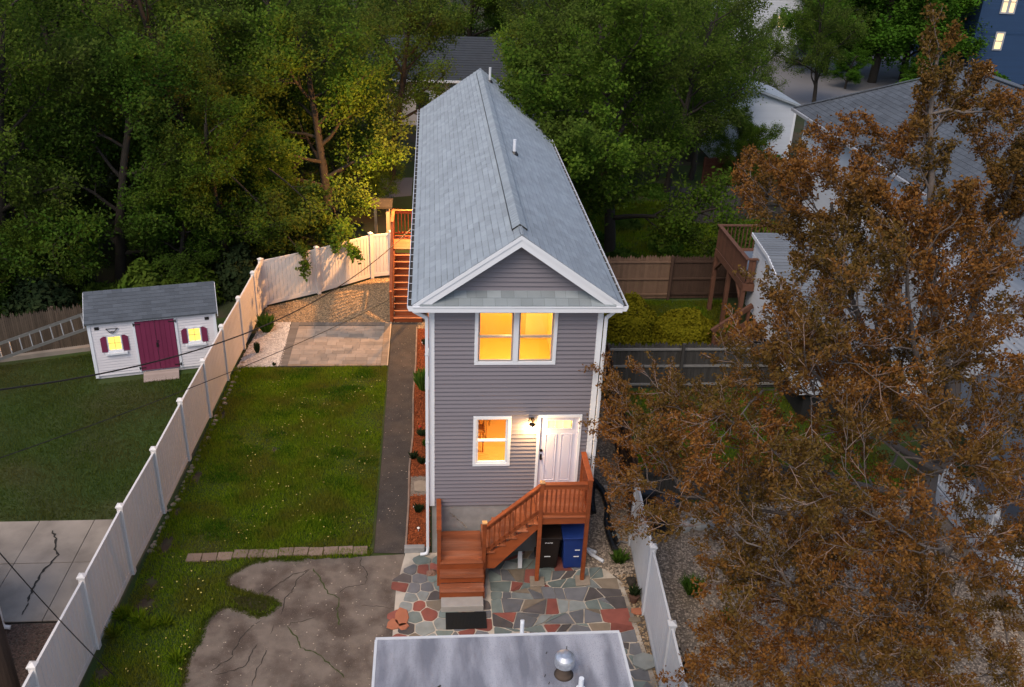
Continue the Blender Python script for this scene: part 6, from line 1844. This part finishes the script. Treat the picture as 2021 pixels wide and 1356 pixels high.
RT = [
    ('maple', 7.7, 19.4, 1.10, 1.0, 'big green tree overlapping the right side of the shingle roof', None),
    ('ash', 12.2, 28.0, .88, 2.7, 'green tree behind the brown fence', None),
    ('oak', 6.7, 27.6, .80, 4.2, 'tree touching the far right edge of the roof', leaf_green),
    ('maple', 10.0, 34.5, .98, .1, 'tree in the middle right of the grove', leaf_mid),
    ('ash', 15.2, 35.0, .86, 5.0, 'tree left of the white garage', None),
    ('ash', 8.6, 43.5, .92, 3.6, 'tree right of the grey roofed house', None),
    ('maple', 15.0, 46.0, .95, 1.6, 'far tree at the top centre', leaf_mid),
    ('ash', 9.0, 55.0, 1.05, 2.0, 'distant tree above the grey roof', None),
    ('maple', 18.6, 53.0, .78, .8, 'loose green tree in front of the white gable house', leaf_mid),
    ('ash', 21.2, 44.5, .60, 3.9, 'airy tree beside the parking court', None),
    ('ash', 28.6, 50.5, .74, 1.2, 'loose tree at the left of the parking court', leaf_mid),
    ('linden', 35.0, 64.5, 1.25, 5.0, 'bright green tree behind the left of the round green tree', None),
    ('linden', 41.0, 62.0, 1.35, 3.2, 'bright green tree between the round tree and the blue house', None),
    ('maple', 6.3, 39.0, .62, 2.2, 'small tree in front of the right end of the grey roof', None),
    ('linden', 37.6, 60.5, 1.55, 2.2, 'bright green round tree left of the blue house', None),
    ('linden', 44.0, 65.0, 1.5, 4.9, 'bright green tree touching the blue house', None),
    ('linden', 34.0, 57.5, .42, .3, 'small bright tree at the left foot of the round green tree', None),
    ('linden', 40.0, 57.0, .45, 1.0, 'small bright tree at the foot of the round green tree', None),
    ('maple', 3.0, 60.0, 1.15, 3.1, 'distant tree directly over the roof ridge', None),
    ('oak', 16.5, 62.0, 1.1, 5.3, 'distant dark tree at the top centre right', None),
    ('maple', 25.0, 90.0, 1.3, .5, 'distant tree behind the white gable house', None),
    ('maple', 46.0, 84.0, 1.3, 2.5, 'distant tree behind the bright green trees', leaf_bright)]
for k, x, y, s, rz, lab, cm_ in RT:
    tree(k, x, y, s, rz, 'leafy_tree', lab, GR, cmat=cm_, sz=.74 if k == 'linden' else 1.0)
tree('ash', 14.3, 31.2, .85, .9, 'leaning_tree', 'leaning tree with a pale slanting trunk in front of the white garage', None, lean=(-.1, .55), cmat=leaf_green)
for i, (x, y, s_, k) in enumerate([(-5.8, 18.6, .42, 'maple'), (-9.6, 15.9, .45, 'oak'), (-13.8, 14.0, .42, 'maple'), (-16.6, 16.8, .5, 'oak'), (-8.6, 19.6, .48, 'ash'), (-11.8, 20.4, .5, 'maple'), (-6.4, 22.8, .45, 'oak'), (-14.4, 18.6, .5, 'ash'),
        (-18.8, 14.2, .5, 'maple'), (-3.0, 24.6, .40, 'oak'), (-9.0, 25.6, .55, 'maple'), (-17.5, 23.6, .55, 'oak'), (-12.8, 29.0, .6, 'maple'), (-5.0, 29.6, .5, 'ash'), (-21.5, 22.0, .6, 'ash')]):
    tree(k, x, y, s_, i * 1.3, 'sapling', 'young leafy tree filling the shade between the taller trunks on the left', 'saplings in the wood')
for i, (x, y, s_, k) in enumerate([(6.0, 23.6, .36, 'oak'), (9.0, 29.6, .5, 'oak'), (12.4, 31.0, .5, 'ash'), (17.6, 33.6, .34, 'maple'), (16.2, 28.6, .36, 'oak'), (7.0, 36.0, .5, 'maple')]):
    tree(k, x, y, s_, i * 1.7, 'sapling', 'young leafy tree under the grove right of the house', 'saplings right of the house', cmat=leaf_green)
# distant wood behind everything, one mass
rng = np.random.default_rng(4)
Vf, Ff, nf = [], [], 0
vv = np.empty(len(PROTO['oak'][1].vertices) * 3, dtype=np.float32); PROTO['oak'][1].vertices.foreach_get('co', vv); vv = vv.reshape(-1, 4, 3)
sub = vv[::20]
for k in range(46):
    x = -95 + k * 4.6 + rng.uniform(-2, 2); y = rng.uniform(98, 130)
    s = rng.uniform(1.1, 1.7)
    a = rng.uniform(0, 6.28)
    q = (sub - sub.mean(1, keepdims=True)) * 3.2 + sub.mean(1, keepdims=True)
    q = q.reshape(-1, 3) * s
    q = np.stack([q[:, 0] * math.cos(a) - q[:, 1] * math.sin(a) + x, q[:, 0] * math.sin(a) + q[:, 1] * math.cos(a) + y, q[:, 2]], -1)
    Vf.append(q); Ff.append(np.arange(len(q)).reshape(-1, 4) + nf); nf += len(q)
o = link('distant_wood', np_mesh('distant_wood', np.concatenate(Vf), np.concatenate(Ff), leaf_deep)); o['kind'] = 'stuff'

# ---- the big rusty tree in front on the right
RB = np.array([10.14, -3.0, 0.0])
sp_r = dict(levels=5, leaflev=3, len=5.0, seg=[.5, .6, .4, .25, .18], wob=[.03, .06, .07, .08, .09], trop=[.0, .05, .10, .10, .07], taper=[.72, .2, .25, .3, .4],
            sides=[12, 8, 6, 4, 3], nch=[0, 13, 7, 4], t0=[.8, .22, .18, .2], ang=[.6, .80, .70, .62], ratio=[1.0, .36, .46, .46], short=[.2, .35, .3, .2], rr=[.52, .42, .5, .6],
            leafstep=[1, 1, 1, .14, .055], lt0=[0, 0, 0, .65, .40], rmin=.0062, twiglev=3)
t = Tree(16, sp_r)
t.grow(np.array([0., 0., -.05]), np.array([0.0, 0.0, 1.]), 5.6, .27, 0)
MAIN = [(5.5, 1855, 85, -2.4, .12), (5.2, 2010, 320, -2.6, .10), (4.6, 1640, 400, -2.4, .11), (3.7, 1395, 815, -1.6, .085), (3.4, 1500, 1180, -5.0, .08), (3.6, 1880, 1180, -6.2, .075),
        (4.3, 1545, 650, -4.2, .085), (4.4, 2040, 800, -3.0, .08), (3.0, 1330, 960, -3.0, .07), (4.9, 1790, 520, -4.4, .085)]
LIMBS = [  # photo direction of the tip, the tip's distance plane
    (1952, 240, -1.6), (2012, 225, -3.2), (1772, 285, -1.2), (1658, 275, -.2), (1602, 345, -3.0), (1545, 335, -1.4), (1480, 345, .4), (1905, 180, -2.0), (1700, 380, -3.6), (1980, 330, -3.4),
    (1900, 420, -4.6), (2060, 380, -2.5), (1560, 450, -2.0), (1650, 450, -3.4), (1760, 430, -3.6), (1850, 520, -4.4), (1960, 520, -3.6),
    (1240, 790, -1.4), (1405, 800, -.4), (1285, 855, -2.2), (1255, 830, -.4), (1530, 730, -3.0), (1275, 960, -1.4), (1565, 590, -3.4), (1590, 640, .0), (1300, 800, -1.8), (1440, 830, -2.4),
    (1300, 900, -3.0), (1400, 1000, -4.4), (1450, 1105, -4.6), (1510, 1200, -5.0), (1490, 1310, -6.2), (1700, 1320, -6.6), (1880, 1330, -6.2), (1990, 1250, -5.2), (1385, 1300, -6.2),
    (1600, 1250, -5.6), (2030, 900, -2.2), (2010, 600, -1.8), (1600, 800, -5.2), (1760, 1080, -6.4), (1500, 760, -4.0), (1640, 600, -4.6), (1440, 860, -5.0), (1580, 960, -5.4),
    (2000, 780, -4.0), (1920, 900, -5.6), (1960, 1000, -5.0), (2020, 1120, -4.4), (2018, 1330, -6.0), (1930, 690, -4.8), (1800, 1200, -6.6), (1570, 1340, -6.6), (1660, 900, -5.8), (1700, 720, -5.2), (1820, 800, -5.6),
    (1660, 1130, -6.0), (1780, 1345, -7.0), (1950, 1340, -6.6),
    (1560, 1150, -5.6), (1650, 1230, -6.2), (1750, 1200, -6.6), (1850, 1260, -6.4), (1940, 1180, -5.8), (1720, 1000, -6.0), (1860, 1060, -6.0), (1620, 1330, -6.6), (1850, 940, -5.4), (1520, 1060, -5.4)]
NODES = []
def add_limb(S, E, r, sag, spike=False):
    keep = list(sp_r['ang'])
    if spike: sp_r['ang'][1] = .6
    pts = t.limb(S, E, r, sag, 4.0 if spike else 2.7, .85 if spike else 1.7)
    sp_r['ang'] = keep
    n = len(pts)
    for i in range(1, n - 1):
        if i / n < .88: NODES.append((pts[i], r * (1 - .8 * i / n)))
for z in (3.0, 3.5, 4.0, 4.5, 5.0): NODES.append((np.array([0, 0, z]), .2))
for (z0, px_, py_, yy, r) in MAIN:
    add_limb((0, 0, z0), PY(px_, py_, yy) - RB, r, .02 if py_ < 600 else .08, py_ < 330)
ends = [PY(*l) - RB for l in LIMBS]
order = sorted(range(len(ends)), key=lambda i: np.linalg.norm(ends[i] - np.array([0, 0, 4.5])))
for i in order:
    E_ = ends[i]
    best = None
    for (q, r) in NODES:
        v = E_ - q; L = np.linalg.norm(v)
        if L < 1.3: continue
        cost = L + max(0, -v[2]) * 1.2 + (2.0 if L > 5.5 else 0)
        if best is None or cost < best[0]: best = (cost, q, r, L)
    _, q, r, L = best
    up_ = LIMBS[i][1] < 460
    add_limb(q, E_, max(.022, min(r * .62, .055)), .03 if up_ else .10, up_)
rust_tr, rust_cr = t.meshes('rust', bark_grey, leaf_rust, per=7, size=.030, spread=.040, up=.2, aspect=.62, cap=480000)
root = thing('rusty_tree', RB, 'big foreground tree with rust coloured tufts of young leaves on the right', 'tree')
link('trunk', rust_tr, root); link('crown', rust_cr, root)
link('twigs', np_mesh('rust_twigs', np.concatenate(t.tV), np.concatenate(t.tF), M('pale_twig', (0.24, 0.165, 0.135), .9, .2, 3.0)), root)

# ---- clipped bushes, shrubs, undergrowth
def bush(name, x, y, rx, ry, rz_, n, size, mat, label, cat='bush', seed=0, z0=0.0, group=None, stem=True):
    rng = np.random.default_rng(seed)
    d = rng.normal(0, 1, (n, 3)); d[:, 2] = np.abs(d[:, 2]); d /= np.linalg.norm(d, axis=1, keepdims=True)
    k = 1 + .10 * np.sin(d[:, 0] * 7 + seed) * np.sin(d[:, 1] * 6 + 2) + .05 * np.sin(d[:, 2] * 15)
    rr = k * rng.uniform(.80, 1.04, n)
    c = d * rr[:, None] * np.array([rx, ry, rz_])
    nrm = d + rng.normal(0, .5, (n, 3)); nrm /= np.linalg.norm(nrm, axis=1, keepdims=True)
    u = np.cross(nrm, rng.normal(0, 1, (n, 3))); u /= np.linalg.norm(u, axis=1, keepdims=True); w = np.cross(nrm, u)
    s_ = (size * rng.uniform(.6, 1.4, n))[:, None]
    V = np.stack([c - u * s_, c - w * s_ * .5, c + u * s_, c + w * s_ * .5], 1).reshape(-1, 3)
    t_ = thing(name, (x, y, z0), label, cat, group)
    link('foliage', np_mesh('foliage', V, np.arange(4 * n).reshape(-1, 4), mat), t_)
    if stem:
        mb = MB()
        for j in range(5):
            a = 6.28 * j / 5; mb.tube([(x, y, z0), (x + rx * .3 * math.cos(a), y + ry * .3 * math.sin(a), z0 + rz_ * .5), (x + rx * .6 * math.cos(a), y + ry * .6 * math.sin(a), z0 + rz_ * .8)], [.03, .02, .01], 5)
        part('stem', mb, bark_dark, t_)
    return t_
bush('clipped_bush', 7.05, 11.9, 1.02, .95, 1.42, 15000, .055, leaf_bush, 'taller round yellow green bush right beside the house eave', seed=1)
bush('clipped_bush', 9.0, 11.4, 1.12, .95, 1.10, 15000, .055, leaf_bush, 'lower mounded yellow green bush left of the deck stairs', seed=2)
rg = random.Random(8)
US = [(-5.4, 17.2), (-7.2, 15.6), (-8.8, 14.6), (-10.2, 13.8), (-11.9, 13.9), (-13.4, 12.8), (-15.2, 12.9), (-6.3, 18.9), (-9.4, 17.0), (-13.6, 15.2), (-17.0, 14.5), (-19.0, 12.2), (-7.6, 20.2), (-11.2, 19.5), (-15, 18.5), (-18.5, 16.5)]
for i, (x, y) in enumerate(US):
    bush('undergrowth_shrub', x, y, rg.uniform(.9, 1.5), rg.uniform(.9, 1.4), rg.uniform(.9, 1.9), 2600, .11, rg.choice((leaf_deep, leaf_green, leaf_dark)),
         'dark leafy shrub in the undergrowth behind the shed and fence', 'shrub', 30 + i, group='undergrowth behind the shed')
UR = [(8.0, 18.0), (9.6, 17.2), (11.0, 18.6), (12.6, 17.0), (7.0, 20.0), (10.4, 20.4), (13.2, 19.6), (14.6, 21.6), (9.0, 23.2), (11.8, 22.2), (15.5, 18.0), (12, 28.5), (17.5, 31.5), (19.4, 33.2), (18.4, 28.0), (15.8, 26.6)]
for i, (x, y) in enumerate(UR):
    bush('undergrowth_shrub', x, y, rg.uniform(.7, 1.2), rg.uniform(.7, 1.1), rg.uniform(.35, .9), 2400, .10, rg.choice((leaf_plant, leaf_green, leaf_deep)),
         'low leafy shrub on the bank behind the brown fence', 'shrub', 60 + i, group='undergrowth behind the brown fence')
for i, (x, y, s) in enumerate(((41.5, 57.0, 1.8), (47.5, 59.0, 1.5), (44.5, 57.8, 1.5), (38.5, 55.5, 1.5))):
    bush('far_shrub', x, y, s, s, s * .8, 1800, .16, leaf_bright if i % 2 else leaf_plant, 'rounded green shrub beside the far parking court', 'shrub', 90 + i, group='shrubs by the far court')

def tuft(name, x, y, r, h, n, mat, label, cat='plant', seed=0, group=None, wid=.02, z=0.0):
    rng = np.random.default_rng(seed)
    a = rng.uniform(0, 6.28, n); q = rng.uniform(0, 1, n) ** .5 * r
    bx, by = q * np.cos(a) * .5, q * np.sin(a) * .5
    tx, ty = q * np.cos(a) * 1.3 + rng.normal(0, r * .15, n), q * np.sin(a) * 1.3 + rng.normal(0, r * .15, n)
    hh = h * rng.uniform(.5, 1.1, n)
    wa = rng.uniform(0, 6.28, n); dx, dy = np.cos(wa) * wid, np.sin(wa) * wid
    V = np.stack([np.stack([bx, by, np.zeros(n)], -1), np.stack([(bx + tx) / 2 + dx, (by + ty) / 2 + dy, hh * .65], -1), np.stack([tx, ty, hh], -1), np.stack([(bx + tx) / 2 - dx, (by + ty) / 2 - dy, hh * .65], -1)], 1)
    o = link(name, np_mesh(name, V.reshape(-1, 3), np.arange(4 * n).reshape(-1, 4), mat))
    o.location = (x, y, z)
    tag(o, label, cat, group)
    return o
p = P(352 / 2.886 * 0 + 526, 655, 0)
tuft('garden_shrub', p[0], p[1], .26, .62, 420, leaf_plant, 'leafy green shrub growing in the white pebble bed by the fence', 'shrub', 1, wid=.03)
p = P(508, 697, 0); tuft('small_conifer', p[0], p[1], .09, .40, 200, leaf_dark, 'small dark conifer in the middle of the white pebble bed', 'shrub', 2, wid=.025)
p = P(541, 722, 0); tuft('sprig', p[0], p[1], .06, .12, 40, leaf_dark, 'tiny dark sprig at the lawn edge of the pebble bed', 'plant', 3)
p = P(836, 770, 0); tuft('bed_shrub', -0.22, p[1], .24, .66, 460, leaf_plant, 'green leafy shrub in the mulch bed against the house wall', 'shrub', 4, wid=.03)
bedp = [((832, 860), leaf_dark, 'dark plant in the mulch bed beside the red flower'), ((842, 880), leaf_plant, 'green plant against the wall in the mulch bed'), ((816, 905), leaf_dark, 'small plant at the path edge of the mulch bed'),
        ((832, 915), leaf_dark, 'low dark plant above the stepping stone'), ((826, 1010), leaf_dark, 'spreading dark plant in the near end of the mulch bed'), ((840, 680), leaf_dark, 'dark shrublet with white bloom at the far end of the mulch bed')]
for i, ((a, b), m_, lab) in enumerate(bedp):
    p = P(a, b, .02); tuft('bed_plant', min(p[0], -.12), p[1], .13, .22, 130, m_, lab, 'plant', 10 + i, wid=.014, z=.02)
for i, ((a, b), m_, lab) in enumerate((((829, 842), petal_red, 'single red flower in the mulch bed'), ((834, 676), petal_white, 'white bloom at the far end of the mulch bed'), ((818, 1000), petal_white, 'white bloom left of the spreading dark plant'), ((826, 1042), petal_white, 'white stone marker near the front of the mulch bed'))):
    p = P(a, b, .12)
    tag(link('flower', mesh_of('flower', MB().lathe([(.012, -.02), (.04, .0), (.022, .022), (.004, .03)], (p[0], p[1], .12), 9).tube([(p[0], p[1], 0), (p[0], p[1], .11)], .006, 5), m_)), lab, 'flower')
p = P(1222, 1108, 0); tuft('weed_tuft', p[0], p[1], .22, .25, 160, leaf_plant, 'weed tuft at the corner of the patio by the right fence', 'weed', 21)
p = P(1366, 1172, 0); tuft('weed_tuft', p[0], p[1], .28, .42, 200, leaf_plant, 'larger grassy weed in the gravel yard', 'weed', 22, wid=.018)
p = P(1435, 1228, 0); tuft('weed_tuft', p[0], p[1], .2, .3, 140, leaf_plant, 'smaller grassy weed deeper in the gravel yard', 'weed', 23)
p = P(1452, 1165, 0); tuft('weed_tuft', p[0], p[1], .18, .28, 120, leaf_plant, 'weed under the edge of the rusty tree', 'weed', 24)
p = P(1250, 1187, 0)
pt = thing('plant_pot', (p[0], p[1], 0), 'small dark potted plant beside the right white fence', 'pot')
part('pot', MB().lathe([(.08, 0), (.12, .16), (.13, .17), (.13, .2)], (p[0], p[1], 0), 14), M('clay', (0.10, 0.05, 0.035), .9), pt)
q_ = tuft('plant', 0, 0, .14, .2, 90, leaf_dark, '', 'plant', 25)
del q_['category'], q_['label']; q_.parent = pt; q_.location = (0, 0, .2)

# ---- bare soil showing through the grass
SOILP = []
for i, (a, b, rx, ry) in enumerate(((330, 1075, .22, .5), (300, 1150, .25, .3), (285, 1195, .3, .35), (390, 940, .14, .5), (205, 1330, .2, .3), (545, 887, .2, .16), (562, 856, .26, .12), (440, 820, .12, .4), (350, 1010, .12, .3))):
    p = P(a, b, 0); r_ = random.Random(i)
    q = [(p[0] + rx * math.cos(t_) * r_.uniform(.55, 1.25), p[1] + ry * math.sin(t_) * r_.uniform(.55, 1.25)) for t_ in [6.28 * k_ / 26 for k_ in range(26)]]
    poly_sheet('bare_soil_patch', q, -.012 + i * .0011, soil)
    SOILP.append([(p[0] + (x_ - p[0]) * r_.uniform(.35, .85), p[1] + (y_ - p[1]) * r_.uniform(.35, .85)) for x_, y_ in q])
# ---- grass
grass('lawn_grass', [(-6.55, 0.25), (-6.3, 9.4), (-1.42, 9.48), (-1.42, .3)], 130000, .085, blade_mat, 1, wid=.017, patch=.55, holes=SOILP)
grass('verge_grass', [(-6.75, -4.6), (-6.6, 0.3), (-1.4, .2), (-1.4, 0.05), (-4.0, -5)], 60000, .085, blade_mat, 2, holes=SOILP + [driveway_poly, px_poly([(455, 1185), (500, 1176), (540, 1188), (513, 1214), (480, 1201)])], wid=.016, patch=.45)
grass('neighbour_grass', [(-15, 1.6), (-6.95, 1.55), (-6.5, 6.0), (-6.4, 9.4), (-10.3, 8.4), (-10.8, 10.6), (-15, 9.2)], 120000, .055, blade_dry, 3, wid=.016, patch=.25)
grass('side_yard_grass', [(5.4, 2.1), (13, 2.1), (13, 7.7), (5.7, 7.7)], 60000, .08, blade_mat, 4, wid=.018, patch=.3)
grass('bush_yard_grass', [(5.8, 8.2), (11.4, 8.2), (11.4, 14.8), (6, 14.8)], 60000, .10, blade_mat, 5, wid=.02, patch=.4)
grass('bank_grass', [(4.5, 15.4), (16, 15.4), (17, 27), (5, 27)], 60000, .20, blade_mat, 6, wid=.04, patch=.4)
grass('tongue_grass', px_poly([(440, 1188), (500, 1174), (546, 1190), (513, 1217), (470, 1200)]), 4200, .05, blade_dry, 31, wid=.016, z=.012)
# short grass and weeds creeping over the broken driveway edge, and grit on the asphalt
rng = np.random.default_rng(8)
ed = np.array(_edge[14:]); k = rng.integers(0, len(ed) - 1, 9000); f_ = rng.uniform(0, 1, (9000, 1))
q = ed[k] * (1 - f_) + ed[k + 1] * f_ + rng.normal(0, .045, (9000, 2))
h = rng.uniform(.015, .06, 9000); a_ = rng.uniform(0, 6.28, 9000); w_ = .009
V = np.stack([np.c_[q[:, 0] - np.cos(a_) * w_, q[:, 1] - np.sin(a_) * w_, np.full(9000, .007)], np.c_[q[:, 0] + np.cos(a_) * w_, q[:, 1] + np.sin(a_) * w_, np.full(9000, .007)],
              np.c_[q[:, 0] + rng.normal(0, .02, 9000), q[:, 1] + rng.normal(0, .02, 9000), h]], 1)
o = link('edge_weeds', np_mesh('edge_weeds', V.reshape(-1, 3), np.arange(27000).reshape(-1, 3), blade_dry)); o['kind'] = 'stuff'
pebbles('driveway_grit', [(-4.8, -5.6), (-4.6, -.3), (-.8, -.1), (-.9, -5.6)], 420, .014, pale_stone, 12, .008)
pebbles('path_grit', path_poly, 160, .012, pale_stone, 13, .006)
rg = random.Random(4)
for i in range(7):
    p = P(rg.uniform(215, 360), rg.uniform(1205, 1330), 0)
    tuft('grass_tuft', p[0], p[1], .2, .22, 130, blade_mat, 'long grass tuft at the foot of the near fence panels', 'grass', 40 + i, 'grass tufts by the near fence', wid=.012)
rng = np.random.default_rng(77)
lush = leaf_mat('lush_blade', (0.030, 0.085, 0.006), (0.060, 0.135, 0.010), .3)
qx, qy = scatter([(-5.9, .5), (-5.7, 9.2), (-1.6, 9.3), (-1.6, .5)], 60, rng)
rr_ = rng.uniform(.10, .42, len(qx))
n = 26000
k = rng.choice(len(qx), n, p=rr_ ** 2 / (rr_ ** 2).sum())
a_ = rng.uniform(0, 6.28, n); d_ = np.sqrt(rng.uniform(0, 1, n)) * rr_[k]
x, y = qx[k] + d_ * np.cos(a_) * 1.5, qy[k] + d_ * np.sin(a_) * .8
h = .13 * (1 - .6 * d_ / rr_[k]) * rng.uniform(.5, 1.1, n)
wa = rng.uniform(0, 6.28, n)
V = np.stack([np.c_[x - np.cos(wa) * .009, y - np.sin(wa) * .009, np.zeros(n)], np.c_[x + np.cos(wa) * .009, y + np.sin(wa) * .009, np.zeros(n)], np.c_[x + rng.normal(0, .04, n), y + rng.normal(0, .04, n), h]], 1)
keep_ = (x > -6.2) & (x < -1.45) & (y > .4) & (y < 9.4)
V = V[keep_]
o = link('lush_grass_clumps', np_mesh('lush_grass_clumps', V.reshape(-1, 3), np.arange(3 * len(V)).reshape(-1, 3), lush)); o['kind'] = 'stuff'
# dandelion heads scattered in the lawn
rng = np.random.default_rng(15)
x, y = scatter([(-5.6, .5), (-5.0, 8.6), (-1.6, 9.2), (-1.6, .5)], 330, rng)
kk = (np.sin(x * 2.1) * np.sin(y * 1.6 + 1) > -.25); x, y = x[kk], y[kk]
x2, y2 = scatter([(-6.3, -3.5), (-6.2, .2), (-4.6, -.4), (-4.9, -3.5)], 50, rng, [driveway_poly]); x, y = np.r_[x, x2], np.r_[y, y2]
base = np.array([(1, 0, 0), (0, 1, 0), (-1, 0, 0), (0, -1, 0), (0, 0, .7), (0, 0, -.5)]) * .02
V = base[None] * rng.uniform(.6, 1.3, (len(x), 1, 1)) + np.stack([x, y, rng.uniform(.06, .10, len(x))], -1)[:, None]
f = np.array([(0, 1, 4), (1, 2, 4), (2, 3, 4), (3, 0, 4), (1, 0, 5), (2, 1, 5), (3, 2, 5), (0, 3, 5)])
o = link('dandelions', np_mesh('dandelions', V.reshape(-1, 3), (f[None] + 6 * np.arange(len(x))[:, None, None]).reshape(-1, 3), dandelion)); o['kind'] = 'stuff'

# ---------------------------------------------------------------- look-alikes get labels by their order from the left of the photo
ORD = ['first', 'second', 'third', 'fourth', 'fifth', 'sixth', 'seventh', 'eighth', 'ninth', 'tenth', 'eleventh', 'twelfth', 'thirteenth', 'fourteenth', 'fifteenth', 'sixteenth']
PHR = {'saplings in the wood': 'young leafy tree among the taller trunks on the left', 'undergrowth behind the shed': 'dark leafy shrub in the undergrowth behind shed and fence',
       'saplings right of the house': 'young leafy tree in the grove right of the house', 'undergrowth behind the brown fence': 'low shrub on the bank behind the brown fence',
       'shrubs by the far court': 'rounded green shrub by the far parking court', 'grass tufts by the near fence': 'long grass tuft at the foot of the near fence', 'twigs on the flat roof': 'tiny dark twig on the flat roof'}
def photo_x(o):
    me = o.data
    p = o.location if me is None or o.location.length > 0 else Vector(me.vertices[0].co)
    c = CAMX @ (np.array(p) - CAMP)
    return c[0] / c[2]
for g, ph in PHR.items():
    os_ = sorted([o for o in COL.objects if o.get('group') == g], key=photo_x)
    for i, o in enumerate(os_):
        o['label'] = '%s, %s from the left' % (ph, ORD[i])
